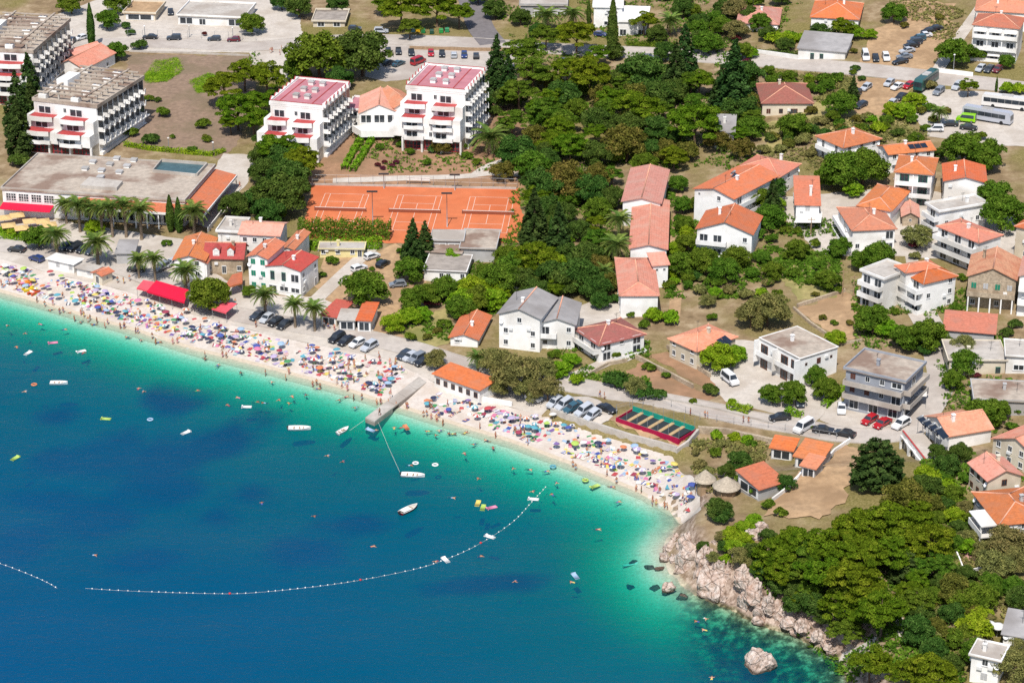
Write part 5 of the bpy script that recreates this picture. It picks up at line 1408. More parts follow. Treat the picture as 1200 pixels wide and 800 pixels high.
# solar collectors on the terrace of the gabled house
for k in range(4):
    p = at(1083 + k * 7, 497 + k * 4.5, 4.0)
    r_ = thing('solar_collector', ['first', 'second', 'third', 'fourth'][k] + ' dark solar collector of the terrace bank from the far end', 'solar panel', T(p.x, p.y, p.z, 0.75), 'solar collectors on the terrace')
    part('panel', MB().add([(-.9, -1, 0), (.9, -1, 0), (.9, 1, 1.1), (-.9, 1, 1.1), (-.9, -1, -.1), (.9, -1, -.1), (.9, 1, 1.0), (-.9, 1, 1.0)], [(0, 1, 2, 3), (7, 6, 5, 4), (0, 4, 5, 1), (1, 5, 6, 2), (2, 6, 7, 3), (3, 7, 4, 0)]).mesh('panel', solar_mat), r_)
    part('stand', MB().tube([(-.8, .9, 1), (-.8, .9, -4.2)], .06, 5).tube([(.8, .9, 1), (.8, .9, -4.2)], .06, 5).mesh('stand', grey_metal), r_)
    part('tank', MB().tube([(-.9, 1.15, 1.15), (.9, 1.15, 1.15)], .24, 10).mesh('tank', grey_metal, True), r_)

# ------------------------------------------------------------------ vegetation
def many(kind, lst, sz=1.0):
    for q in lst: plant(kind, q[0], q[1], q[2], (q[3] if len(q) > 3 else sz))
many('cypress', [(106, 30, 26), (718, 34, 36), (1168, 99, 9), (199, 250, 27, .82), (209, 252, 26, .82), (690, 14, 14), (646, 272, 20)])
many('conifer', [(34, 96, 17, 1.1), (20, 124, 20, 1.1), (22, 152, 20, 1.0), (36, 118, 14), (582, 78, 18, 1.15), (596, 92, 15), (802, 66, 18, 1.15), (792, 84, 18), (860, 98, 26, 1.1), (845, 110, 18),
                 (655, 276, 22), (626, 262, 22), (484, 288, 18), (498, 284, 14), (628, 250, 14), (905, 236, 14), (1000, 105, 9)])
many('pine', [(262, 100, 22), (286, 84, 20), (278, 124, 25), (297, 140, 20), (270, 142, 14), (312, 88, 24), (305, 116, 18), (326, 172, 24), (352, 186, 22), (338, 158, 16), (470, 8, 24), (512, 6, 22), (538, 14, 17), (450, 0, 16),
              (676, 38, 22), (755, 24, 16), (690, 84, 26), (665, 78, 18), (718, 112, 18), (748, 124, 26), (815, 140, 30), (820, 94, 18), (700, 62, 14), (630, 300, 26), (618, 300, 18), (655, 150, 20), (668, 168, 20), (645, 166, 16),
              (790, 182, 16), (1135, 100, 12), (990, 30, 14), (946, 634, 26), (908, 646, 24), (930, 632, 20), (918, 662, 22), (978, 642, 30), (1014, 616, 30), (1050, 612, 34), (1090, 632, 30), (960, 668, 28), (1002, 680, 32), (1034, 715, 30), (1012, 650, 28), (1046, 646, 26),
              (986, 706, 24), (1020, 775, 26), (1092, 788, 30), (1062, 786, 20), (893, 664, 14), (1076, 600, 20), (992, 616, 18)])
many('greenpine', [(612, 60, 24), (624, 84, 22), (640, 40, 16), (608, 108, 22), (600, 140, 18), (640, 128, 22), (480, 30, 14), (700, 280, 18), (735, 95, 16), (1075, 700, 20), (1100, 660, 20), (950, 690, 16)])
many('broad', [(374, 66, 34), (350, 80, 18), (125, 23, 14), (137, 60, 13), (295, 28, 15), (83, 4, 15), (136, 4, 15), (586, 326, 24), (560, 350, 18), (606, 312, 20), (594, 300, 16), (540, 360, 17), (520, 338, 18), (562, 346, 14),
               (486, 350, 18), (502, 346, 16), (480, 316, 18), (425, 338, 26), (45, 278, 16), (245, 345, 24), (292, 341, 8), (985, 122, 18), (990, 200, 28), (1012, 196, 26), (975, 205, 18), (1128, 176, 26), (1158, 182, 22), (1175, 250, 26), (1165, 228, 20),
               (1022, 374, 20), (1028, 300, 20), (1010, 305, 14), (985, 290, 14), (970, 328, 14), (1088, 392, 22), (1060, 396, 18), (955, 440, 14), (968, 455, 16), (928, 460, 18), (905, 462, 14), (1152, 485, 22), (1168, 480, 16), (1130, 425, 18), (1118, 445, 14), (820, 240, 12),
               (800, 310, 18), (824, 306, 20), (848, 316, 18), (862, 302, 16), (805, 285, 13), (802, 262, 12), (800, 240, 12), (795, 215, 12), (890, 235, 18), (900, 255, 18), (870, 60, 12), (830, 50, 16), (845, 30, 13), (700, 245, 18), (640, 140, 18), (625, 195, 22), (622, 200, 14),
               (755, 190, 14), (880, 150, 16), (930, 148, 18), (1048, 15, 14), (1120, 62, 20), (1180, 72, 10), (1145, 62, 10), (935, 292, 14), (905, 318, 14), (1130, 745, 16), (1142, 762, 18), (1150, 700, 20)])
many('dark', [(424, 62, 34), (398, 92, 16), (330, 228, 30), (338, 206, 24), (314, 248, 20), (275, 240, 18), (300, 236, 18), (332, 188, 22), (310, 200, 18), (350, 8, 16), (395, 4, 12), (330, 2, 12), (755, 86, 28), (728, 96, 18), (775, 110, 20), (865, 128, 22), (872, 90, 22),
              (634, 214, 22), (606, 176, 22), (640, 220, 24), (692, 222, 22), (720, 232, 16), (632, 246, 16), (690, 300, 20), (610, 330, 20), (645, 322, 22), (680, 322, 24), (698, 336, 18), (665, 298, 18), (704, 352, 12), (660, 330, 20), (628, 340, 16), (735, 150, 22), (770, 150, 18), (700, 180, 18),
              (700, 140, 18), (660, 110, 20), (640, 190, 18), (720, 60, 12), (780, 60, 14), (900, 40, 10), (920, 52, 10), (960, 35, 10), (880, 18, 12), (850, 8, 14), (800, 10, 14), (770, 40, 12), (820, 25, 12), (905, 220, 18), (1100, 180, 8), (950, 705, 20), (935, 690, 16), (965, 720, 14),
              (1085, 570, 18), (1110, 545, 16), (1098, 530, 12), (1125, 530, 14), (866, 540, 15), (852, 552, 10), (842, 596, 16), (920, 566, 12), (760, 175, 16), (1195, 700, 16), (590, 115, 14), (568, 120, 12), (610, 20, 12), (580, 10, 14), (560, -5, 12), (630, 35, 10)])
many('olive', [(604, 438, 30), (582, 424, 22), (636, 432, 18), (642, 456, 18), (618, 456, 18), (590, 450, 16), (1076, 276, 18), (900, 362, 26), (880, 368, 20), (1180, 636, 26), (1168, 660, 22), (1190, 655, 20), (1185, 780, 24), (1195, 760, 16), (830, 352, 10), (1130, 405, 16), (940, 145, 10), (512, 420, 14),
               (1010, 700, 14), (870, 652, 16), (1155, 645, 16), (745, 452, 14), (960, 420, 10)])
many('brown', [(735, 168, 28), (662, 212, 28), (700, 205, 18), (780, 176, 16), (1122, 690, 22), (1062, 582, 26), (1090, 590, 16), (640, 92, 14), (590, 200, 14), (505, 148, 14), (518, 170, 12), (1140, 720, 12)])
many('bright', [(600, 330, 18), (585, 342, 14), (510, 150, 9), (1142, 735, 20), (1150, 722, 16), (495, 368, 12), (462, 378, 15), (655, 432, 14), (668, 422, 12), (842, 418, 22), (862, 414, 14), (1060, 130, 14), (1045, 128, 12), (1072, 118, 14), (1155, 190, 14), (1000, 222, 12), (480, 370, 14),
                 (860, 640, 12), (872, 632, 12), (1085, 555, 14), (855, 625, 10), (880, 62, 9), (920, 46, 12), (1000, 38, 12), (110, 266, 12), (660, 36, 10), (790, 290, 10), (1020, 40, 8), (980, 395, 12), (1040, 385, 14), (510, 140, 10), (530, 300, 12), (910, 240, 12)], 0.85)
plant('cedar', 1029, 545, 35, 1.0); plant('cedar', 1062, 664, 27, .8)
many('dark', [(1075, 738, 20, 1.2), (1080, 715, 16), (1095, 760, 16)])
many('shrub', [(175, 115, 6), (190, 132, 9), (152, 155, 9), (243, 163, 6), (238, 145, 9), (225, 176, 7), (202, 160, 4), (62, 82, 8), (195, 285, 6), (215, 290, 5), (390, 305, 8), (378, 322, 5), (368, 318, 5), (436, 315, 4), (445, 305, 4), (470, 294, 6), (920, 270, 7), (935, 270, 6), (950, 330, 6), (984, 340, 6),
               (1010, 345, 5), (1000, 358, 4), (978, 378, 5), (1050, 365, 6), (1105, 320, 8), (1150, 338, 6), (1128, 325, 7), (835, 372, 7), (765, 345, 7), (785, 335, 7), (755, 380, 8), (740, 368, 6), (770, 372, 8), (690, 340, 8), (900, 330, 8), (912, 345, 8), (925, 300, 8), (1190, 430, 8), (1140, 500, 8), (1120, 360, 8), (1062, 390, 8),
               (885, 576, 10), (900, 590, 8), (870, 560, 8), (915, 600, 8), (840, 530, 8), (880, 520, 7), (1150, 160, 8), (1085, 150, 7), (1010, 150, 8), (960, 105, 9), (930, 100, 8), (915, 90, 8), (950, 95, 8), (1040, 140, 8), (1000, 85, 5), (1090, 126, 8), (1070, 140, 8), (420, 168, 6), (445, 172, 6), (470, 168, 7), (480, 178, 6), (500, 190, 6),
               (540, 172, 7), (548, 182, 7), (560, 190, 6), (585, 178, 6), (600, 190, 7), (430, 150, 8), (458, 155, 8), (760, 430, 8), (780, 440, 6), (705, 412, 8), (720, 415, 7), (650, 415, 8), (545, 398, 7), (520, 380, 9), (480, 395, 8), (1075, 520, 8), (1130, 560, 9), (1145, 510, 7), (1120, 590, 10), (1100, 605, 12), (1128, 605, 10),
               (1115, 620, 8), (1185, 500, 8), (1195, 480, 8), (950, 500, 4), (812, 470, 5), (805, 325, 10), (835, 330, 10), (880, 320, 10), (890, 300, 10), (870, 280, 10), (930, 320, 9), (905, 280, 9), (955, 285, 8), (890, 275, 10), (960, 312, 8)])
many('darkshrub', [(176, 163, 10), (163, 53, 9), (185, 117, 5), (22, 188, 12), (153, 38, 6), (28, 80, 9), (1148, 300, 8), (1090, 345, 9), (1085, 410, 9), (833, 456, 10), (755, 458, 14), (770, 462, 10), (738, 448, 10), (722, 446, 14), (1002, 80, 6), (148, 30, 6), (1010, 92, 5), (860, 640, 8), (925, 640, 14), (905, 668, 14), (925, 668, 14), (885, 665, 9), (806, 640, 6), (1165, 120, 6),
                   (490, 165, 7), (508, 175, 7), (475, 150, 6), (590, 150, 9), (580, 130, 9), (720, 350, 8), (815, 322, 10), (1040, 330, 8), (1075, 405, 9), (1175, 330, 8), (1180, 390, 9), (1190, 380, 8), (1110, 398, 8), (1125, 392, 8)])
many('brightshrub', [(790, 330, 7), (765, 370, 12), (785, 372, 12), (745, 362, 8), (650, 440, 7), (676, 445, 9), (858, 470, 5), (1165, 42, 6), (905, 44, 10), (925, 44, 10), (935, 45, 8), (1195, 105, 10), (1180, 104, 10), (15, 272, 8), (30, 274, 8), (5, 270, 8), (1100, 560, 12), (1110, 570, 12), (1080, 575, 10), (860, 512, 8), (875, 515, 8), (840, 510, 8), (850, 655, 8), (858, 622, 8), (880, 612, 8), (1020, 140, 8), (1030, 150, 10)])
many('olivesrub', [(1172, 65, 6), (820, 545, 9), (830, 552, 8), (815, 530, 6), (870, 530, 8), (845, 520, 7), (890, 540, 7), (820, 520, 6), (1090, 100, 8), (940, 165, 9), (915, 175, 8), (950, 180, 8), (905, 190, 7), (1080, 165, 7), (875, 345, 9), (855, 340, 9), (840, 345, 8), (820, 340, 9), (1072, 300, 7), (1148, 690, 10), (1110, 700, 10), (1100, 720, 10), (1095, 745, 9)])
many('purpleshrub', [(443, 193, 4), (451, 190, 4), (459, 194, 4), (465, 190, 4), (449, 197, 4), (505, 355, 10), (1072, 287, 8), (862, 45, 6), (875, 72, 5), (1130, 735, 9), (240, 40, 4), (1145, 440, 5)])
many('dryshrub', [(955, 345, 5), (1008, 365, 5), (995, 378, 5), (965, 372, 5), (905, 160, 8), (925, 168, 8), (985, 150, 7), (1005, 140, 7), (950, 130, 8), (1080, 130, 7), (1095, 140, 7), (1110, 130, 6), (830, 560, 6), (1110, 680, 10), (1090, 705, 8), (1105, 740, 10), (500, 395, 6), (512, 388, 6), (1060, 30, 6), (1100, 20, 6), (1000, 60, 5), (240, 160, 4)])
# smaller wayside bushes between the named plants: filled in where the photograph is green
def palms():
    for q in [(78, 240, 262, 13), (94, 241, 272, 15), (107, 243, 272, 13), (120, 245, 276, 14), (132, 244, 278, 14), (148, 242, 278, 15), (166, 247, 281, 16), (228, 248, 274, 16), (67, 276, 298, 16), (115, 285, 311, 17), (163, 305, 326, 12), (182, 304, 330, 13), (218, 318, 342, 17),
              (311, 346, 370, 15), (346, 357, 384, 13), (369, 362, 388, 14), (575, 162, 180, 22), (612, 180, 192, 13), (560, 418, 434, 12), (1100, 132, 146, 10), (845, 172, 180, 6)]:
        palm(*q)
    for q in [(640, 20, 38, 15), (671, 18, 36, 14), (785, 26, 42, 14)]: palm(*q, words='date palm with brown skirt of dead fronds', dead=16)
    for q in [(726, 258, 282, 15), (722, 288, 312, 18), (708, 318, 336, 12)]: palm(*q, words='shaggy palm beside the halls')
palms()
many('bright', [(858, 628, 13), (872, 618, 12), (884, 608, 10), (866, 642, 11)], .7); many('dark', [(884, 648, 15), (892, 668, 14), (850, 640, 9), (900, 628, 11), (935, 706, 16), (912, 684, 14), (846, 602, 13), (824, 640, 8)]); many('olive', [(836, 652, 8), (845, 628, 8)])
# the woods, filled up tree by tree
def fill_wood(poly, kinds, n, rmin, rmax, gap, seed):
    r = random.Random(seed); P = np.array(poly); lo, hi = P.min(0), P.max(0); got = []; tries = 0
    while len(got) < n and tries < n * 30:
        tries += 1; x, y = r.uniform(lo[0], hi[0]), r.uniform(lo[1], hi[1])
        if not in_poly(np.array([x]), np.array([y]), poly)[0] or any((x - a) ** 2 + 3 * (y - b) ** 2 < gap * gap for a, b in got): continue
        got.append((x, y)); plant(r.choice(kinds), x, y, r.uniform(rmin, rmax))
fill_wood([(598, 82), (700, 84), (880, 84), (885, 175), (820, 180), (735, 192), (722, 215), (622, 208), (606, 130)], ['pine', 'greenpine', 'dark', 'broad', 'broad', 'pine', 'brown', 'bright'], 40, 11, 18, 27, 1)
fill_wood([(622, 215), (722, 225), (722, 300), (715, 345), (640, 345), (610, 335), (624, 280)], ['dark', 'dark', 'broad', 'pine', 'bright', 'brown'], 26, 11, 17, 25, 2)
fill_wood([(572, 312), (606, 305), (604, 335), (565, 365), (535, 352)], ['broad', 'bright', 'broad'], 7, 12, 18, 20, 3)
fill_wood([(900, 655), (1000, 625), (1110, 610), (1110, 650), (1070, 700), (1000, 745), (960, 720), (925, 690)], ['pine', 'pine', 'greenpine'], 20, 15, 22, 28, 4)
fill_wood([(785, 225), (850, 290), (900, 300), (900, 350), (785, 345)], ['bright', 'shrub', 'brightshrub', 'broad', 'olivesrub'], 20, 6, 9, 17, 5)
fill_wood([(1040, 140), (1000, 132), (905, 150), (885, 180), (960, 155), (1090, 172)], ['shrub', 'broad', 'olivesrub', 'darkshrub'], 18, 7, 10, 16, 6)
fill_wood([(1100, 545), (1135, 590), (1140, 640), (1110, 640), (1090, 590)], ['broad', 'olive', 'dark', 'bright'], 12, 9, 14, 16, 7)
fill_wood([(1085, 680), (1130, 670), (1200, 690), (1170, 720), (1120, 790), (1100, 760)], ['broad', 'olive', 'brown', 'dark'], 16, 11, 17, 20, 8)
fill_wood([(840, -12), (940, -5), (860, 52), (800, 48), (800, 0), (700, -5)], ['dark', 'broad', 'broad', 'olive'], 12, 9, 15, 22, 9)
fill_wood([(900, 80), (985, 90), (960, 108), (900, 95)], ['shrub', 'broad', 'brightshrub'], 9, 7, 10, 14, 10)
fill_wood([(300, 155), (360, 190), (365, 235), (320, 255), (290, 220)], ['dark', 'broad', 'pine', 'dark'], 9, 13, 18, 20, 11)
hedge([(146, 171), (175, 176), (215, 180), (250, 183), (263, 178)], 1.1, 1.0, L_bright, 'long clipped hedge between the meadow and the hotel restaurant')
hedge([(349, 278), (380, 277), (420, 278), (458, 279)], 3.6, 3.4, L_green, 'tall creeper-covered hedge in front of the tennis courts')
hedge([(352, 290), (400, 292), (448, 288)], 1.6, 2.6, L_bright, 'lower bright hedge between the tennis hedge and yellow house')
hedge([(403, 200), (415, 178), (428, 158)], 1.2, 1.4, L_bright, 'clipped garden hedge on the near side of the path')
hedge([(413, 202), (427, 180), (440, 158)], 1.2, 1.4, L_bright, 'clipped garden hedge on the far side of the path')
hedge([(0, 279), (25, 281), (50, 286)], 1.0, 1.2, L_bright, 'bright hedge edging the cafe terrace')
hedge([(735, 54), (770, 55), (790, 56)], 1.2, 1.2, L_green, 'roadside hedge under the topiary pine')
hedge([(853, 477), (880, 484)], 1.2, 1.6, L_bright, 'small clipped hedge by the promenade and round tree')
hedge([(920, 484), (940, 489)], 1.2, 1.2, L_bright, 'clipped hedge between the two dark parked cars')
hedge([(965, 478), (990, 456)], 1.0, 1.4, L_bright, 'hedge climbing beside the apartment house')
hedge([(885, 62), (935, 64)], 0.8, 1.0, L_dark, 'dark hedge above the roadside wall')
hedge([(905, 46), (940, 48)], 1.4, 2.6, L_bright, 'flat bright green vine arbour beside the garage')
hedge([(950, 40), (985, 42)], 1.8, 2.0, L_dark, 'dark hedge under the three-awning house')

# undergrowth: weeds and low scrub nobody could count
GREEN_ZONES = [([(168, 92), (182, 72), (208, 68), (215, 82), (196, 96), (172, 98)], 5200, L_bright), ([(222, 96), (245, 86), (262, 92), (258, 106), (232, 110)], 2600, L_bright), ([(600, 60), (880, 60), (890, 200), (720, 195), (720, 345), (590, 340), (600, 210), (640, 160)], 5200, L_green), ([(872, 655), (960, 630), (1120, 590), (1130, 800), (1000, 800), (920, 715), (880, 680)], 3200, L_green),
               ([(900, 82), (1000, 92), (985, 130), (905, 100)], 1800, L_olive), ([(890, 140), (1080, 140), (1090, 170), (900, 210)], 1800, L_olive), ([(900, 290), (985, 280), (985, 340), (900, 360)], 1700, L_green), ([(780, 220), (870, 290), (900, 350), (780, 350)], 2600, L_green),
               ([(800, 510), (900, 515), (890, 560), (830, 580)], 1700, L_olive), ([(470, 290), (600, 280), (600, 380), (520, 400), (470, 380)], 2400, L_green), ([(330, 200), (300, 120), (260, 90), (300, 60), (360, 140)], 900, L_green), ([(840, -10), (950, -10), (900, 60), (760, 55), (600, 45), (560, 0)], 2600, L_green),
               ([(1090, 380), (1200, 400), (1200, 520), (1110, 480)], 1200, L_green), ([(1090, 520), (1200, 560), (1130, 620), (1070, 570)], 1200, L_green), ([(1110, 640), (1200, 680), (1180, 720), (1120, 780), (1090, 700)], 1500, L_olive), ([(410, 140), (600, 140), (600, 200), (420, 205)], 800, L_green),
               ([(650, 410), (760, 400), (760, 455), (660, 440)], 700, L_green), ([(1040, 0), (1140, 0), (1110, 60)], 700, L_olive), ([(1000, 330), (1150, 330), (1120, 400), (1000, 410)], 900, L_green), ([(880, 250), (1000, 260), (1000, 300), (890, 320)], 900, L_green)]
def undergrowth():
    rs = np.random.RandomState(77); acc = {}
    for poly, n, lm in GREEN_ZONES:
        w = wpoly(poly); P = np.array(w); lo, hi = P.min(0), P.max(0)
        pts = rs.uniform(lo, hi, (n * 2, 2)); pts = pts[in_poly(pts[:, 0], pts[:, 1], w)][:n]
        keep = fbm(pts[:, 0], pts[:, 1], 4.0, 9) > (-0.12 if lm is not L_bright else rs.normal(-.1, .5, len(pts))); pts = pts[keep]
        if len(pts) == 0: continue
        reps = 5; c = np.repeat(pts, reps, 0) + rs.normal(0, 0.32, (len(pts) * reps, 2))
        z = np.array([gz(float(a), float(b)) for a, b in pts]); z = np.repeat(z, reps) + rs.uniform(0.05, 0.55, len(c))
        acc.setdefault(lm.name, (lm, []))[1].append(np.column_stack([c, z]))
    for nm, (lm, cs) in acc.items():
        c = np.concatenate(cs); gr = nm == 'bright_leaves'; c[:, 2] -= .25 * gr * (c[:, 2] * 0 + 1) * .6
        V, Q = leaves(c, np.tile([0, -.2, 1.0], (len(c), 1)), 0.17 if gr else 0.42, 0.5, 1.5, rs)
        o = struct('undergrowth', mesh_arrays('undergrowth', V, Q, lm), 'stuff'); o['label'] = {'green_leaves': 'low green undergrowth between the trees', 'olive_leaves': 'dry scrub and weeds on the bare slopes', 'bright_leaves': 'patches of watered grass on the brown meadow'}.get(nm, 'low scrub'); o['category'] = 'undergrowth'
undergrowth()

# ------------------------------------------------------------------ tennis courts
def court(cx, cy_, ang, which):
    c = at(cx, cy_); z = gz(c.x, c.y) + 0.05
    m = T(c.x, c.y, z, ang)
    o = thing('court_marking', which + ' white line marking of the clay tennis courts', 'marking', m, 'tennis court markings')
    W_, L_ = 10.97 / 2, 23.77 / 2; t_ = 0.055; mb = MB()
    def ln(x0, y0, x1, y1):
        part('line', MB().box(min(x0, x1) - t_, max(x0, x1) + t_, min(y0, y1) - t_, max(y0, y1) + t_, 0, 0.012).mesh('line', line_mat), o)
    for x in (-W_, W_, -4.115, 4.115): ln(x, -L_, x, L_)
    for y in (-L_, L_): ln(-W_ + .12, y, W_ - .12, y)
    for y in (-6.4, 6.4): ln(-4.0, y, 4.0, y)
    ln(0, -6.3, 0, 6.3)
    nt = thing('tennis_net', which + ' net across the clay tennis courts', 'net', m, 'tennis nets')
    part('net', MB().box(-6.3, 6.3, -0.01, 0.01, 0.05, .84).mesh('net', M("net_mesh", S(150, 84, 60), 0.9, 0.1, 6)), nt)
    part('band', MB().box(-6.3, 6.3, -0.04, 0.04, .843, .95).mesh('band', white_cloth), nt)
    for s in (-6.35, 6.35): part('post', MB().lathe([(0.06, 0), (0.06, 1.05), (0.001, 1.06)], 6, s, 0).mesh('post', dark_metal), nt)
a0 = at(372, 246); a1 = at(590, 252); cang = math.atan2(a1.y - a0.y, a1.x - a0.x)
for px_, py_, w_ in ((399, 247.5, 'first'), (486, 249.5, 'second'), (572, 251.5, 'third')): court(px_, py_, cang, w_)
def lamp_post(px, py, top_py, label, head=2.6, cat='lamp post', nm='floodlight_pole'):
    b = at(px, py); h = (py - top_py) / (px_per_m(b) * .92)
    o = thing(nm, label, cat, T(b.x, b.y, b.z), 'floodlight poles of the courts' if nm == 'floodlight_pole' else None)
    part('pole', MB().tube([(0, 0, -.3), (0, 0, h)], [.12, .08], 8).mesh('pole', grey_metal, True), o)
    part('lamp_head', MB().box(-head / 2, head / 2, -.2, .2, h, h + .35).mesh('lamp_head', dark_metal), o)
for q in ((437, 264, 226, 'floodlight pole between the first and second clay court'), (524, 266, 228, 'floodlight pole between the second and third clay court'), (450, 221, 205, 'floodlight pole behind the first clay court'), (533, 223, 206, 'floodlight pole behind the third clay court')): lamp_post(*q)
# banner board behind the courts
b = at(490, 216); o = thing('banner_board', 'white banner board on the fence behind the courts', 'banner', T(b.x, b.y, b.z, cang))
part('panel', MB().box(-3, 3, -.05, .05, 1.0, 1.9).mesh('panel', white_cloth), o)
for s in (-2.9, 2.9): part('post', MB().box(s - .06, s + .06, .06, .18, -.2, 1.9).mesh('post', grey_metal), o)
def fence(pxs, h, label, step=3.0, mat=None):
    line = wpoly(pxs); org = Vector((*line[0], gz(*line[0]))); o = thing('wire_fence', label, 'fence', T(*org)); mat = mat or grey_metal
    pts = []
    for a, b in zip(line[:-1], line[1:]):
        n = max(1, int(math.hypot(b[0] - a[0], b[1] - a[1]) / step))
        for k in range(n): pts.append((a[0] + (b[0] - a[0]) * k / n, a[1] + (b[1] - a[1]) * k / n))
    pts.append(line[-1])
    for x, y in pts: part('post', FPOST, o, T(x, y, gz(x, y)) @ Matrix.Diagonal((1, 1, h, 1)))
    for zz in (.98, .5):
        part('rail', MB().tube([(x - org.x, y - org.y, gz(x, y) - org.z + h * zz) for x, y in pts], .025, 4).mesh('rail', mat), o)
FPOST = MB().box(-.04, .04, -.04, .04, -.1, 1.0).mesh('post', grey_metal)
fence([(366, 216), (480, 217), (606, 221)], 2.6, 'tall wire fence behind the tennis courts')
fence([(722, 482), (770, 470), (820, 492), (900, 502), (980, 515)], 1.6, 'wire fence along the promenade above the trampolines', 3.4)
fence([(150, 44), (220, 45), (300, 48)], 2.4, 'fence of thin white posts along the upper road', 4)

# ------------------------------------------------------------------ trampolines
c = [at(*q) for q in ((722, 494), (742, 483), (815, 508), (795, 521))]
zt = max(p.z for p in c); u = c[3] - c[0]; v = c[1] - c[0]; u.z = v.z = 0
Lt, Wt = u.length, v.length; ang = math.atan2(u.y, u.x)
sheet('trampoline_yard', [(712, 492), (740, 478), (822, 506), (796, 528)], dirt_tan, 0.09)
root = thing('trampoline_park', 'row of six black trampolines in a crimson and teal frame', 'trampoline', T(c[0].x, c[0].y, zt, ang))
crim = M("crimson_panel", S(176, 22, 70), 0.6, 0.1, 1); teal = M("teal_panel", S(30, 150, 130), 0.6, 0.1, 1)
part('side_panel', MB().box(0, Lt, -.1, 0, -1.2, 1.0).mesh('side_panel', crim), root, label='crimson near panel')
part('side_panel', MB().box(0, Lt, Wt, Wt + .1, -1.2, 1.4).mesh('side_panel', teal), root, label='teal far panel')
part('side_panel', MB().box(-.1, 0, 0, Wt, -1.2, .8).mesh('side_panel', crim), root); part('side_panel', MB().box(Lt, Lt + .1, 0, Wt, -1.2, .8).mesh('side_panel', crim), root)
nT = 6; w = Lt / nT
for k in range(nT):
    part('jumping_mat', MB().box(w * k + .45, w * (k + 1) - .45, .6, Wt - .6, .62, .68).mesh('jumping_mat', M("black_mesh", S(52, 58, 60), 0.7, 0.1, 3)), root)
    part('spring_border', MB().box(w * k + .3, w * (k + 1) - .3, .3, .58, .6, .72).box(w * k + .3, w * (k + 1) - .3, Wt - .58, Wt - .3, .6, .72).mesh('spring_border', teal), root)
    if k: part('pad', MB().box(w * k - .38, w * k + .38, .2, Wt - .2, .6, .78).mesh('pad', M("tan_pad", S(196, 166, 122), 0.8, 0.1, 2)), root)
for k in range(nT + 1):
    for y in (0.1, Wt - .1): part('post', MB().tube([(w * k, y, 0), (w * k, y, 3.4)], .04, 5).mesh('post', grey_metal), root)

# ------------------------------------------------------------------ pier
q = [at_z(*p_, 1.1) for p_ in ((428, 489), (439, 493.5), (500, 447.5), (491, 441))]
root = thing('pier', 'concrete bathing pier with a culvert opening', 'pier', T(q[0].x, q[0].y, 0))
P = [(p_.x - q[0].x, p_.y - q[0].y) for p_ in q]
lerp2 = lambda a, b, t: (a[0] + (b[0] - a[0]) * t, a[1] + (b[1] - a[1]) * t)
def pier_seg(t0, t1, z0, z1, nm, mt=concrete, grow=0.0):
    poly = [lerp2(P[0], P[3], t0), lerp2(P[1], P[2], t0), lerp2(P[1], P[2], t1), lerp2(P[0], P[3], t1)]
    part(nm, MB().prism(poly, z0, z1).mesh(nm, mt), root)
pier_seg(0, .34, -4, .78, 'foundation', concrete_dark); pier_seg(.46, 1.0, -2, .78, 'foundation', concrete_dark)
for k in range(5): pier_seg(k / 5 + .002, (k + 1) / 5 - .002, .783, 1.1, 'deck_slab')

# ------------------------------------------------------------------ rocks of the headland
def rock(px, py, rx, hz, label, seed, z=None, cat='rock', deep=1.5, elong=1.0):
    p = at(px, py); z0 = z if z is not None else max(p.z, -0.6)
    if z is not None and z < 0: z0 = p.z + .1          # awash: it stands on the seabed
    elif z is not None: p = at_z(px, py, z)
    rx, hz = rx * 1.18, hz * 1.12; R = rx / px_per_m(p); rs = np.random.RandomState(seed)
    bm = bmesh.new(); bmesh.ops.create_icosphere(bm, subdivisions=4, radius=1.0)
    cuts = [(rs.normal(0, 1, 3), rs.uniform(.5, .92)) for _ in range(28)]
    H_ = hz / (px_per_m(p) * .88)
    for v_ in bm.verts:
        x = np.array(v_.co)
        for n_, d_ in cuts:
            n_ = n_ / np.linalg.norm(n_); e_ = x.dot(n_) - d_
            if e_ > 0: x = x - n_ * e_ * .92
        x = x * (1 + .09 * math.sin(5 * x[0] + seed) * math.sin(6 * x[1] + 2) + .06 * math.sin(13 * x[2] + 3 * x[0] + seed) + .05 * math.sin(17 * x[1] + 11 * x[0] + seed) + .03 * math.sin(31 * x[2] + 23 * x[1]))
        v_.co = (x[0] * R * elong, x[1] * R, x[2] * H_ * (.85 if x[2] > 0 else .4))
    me = bpy.data.meshes.new('rock'); bm.to_mesh(me); bm.free(); me.materials.append(rock_mat)
    return thing('rock', label, cat, T(p.x, p.y, z0, rs.uniform(0, 6.28) if elong == 1 else 0), 'limestone rocks of the headland', me)
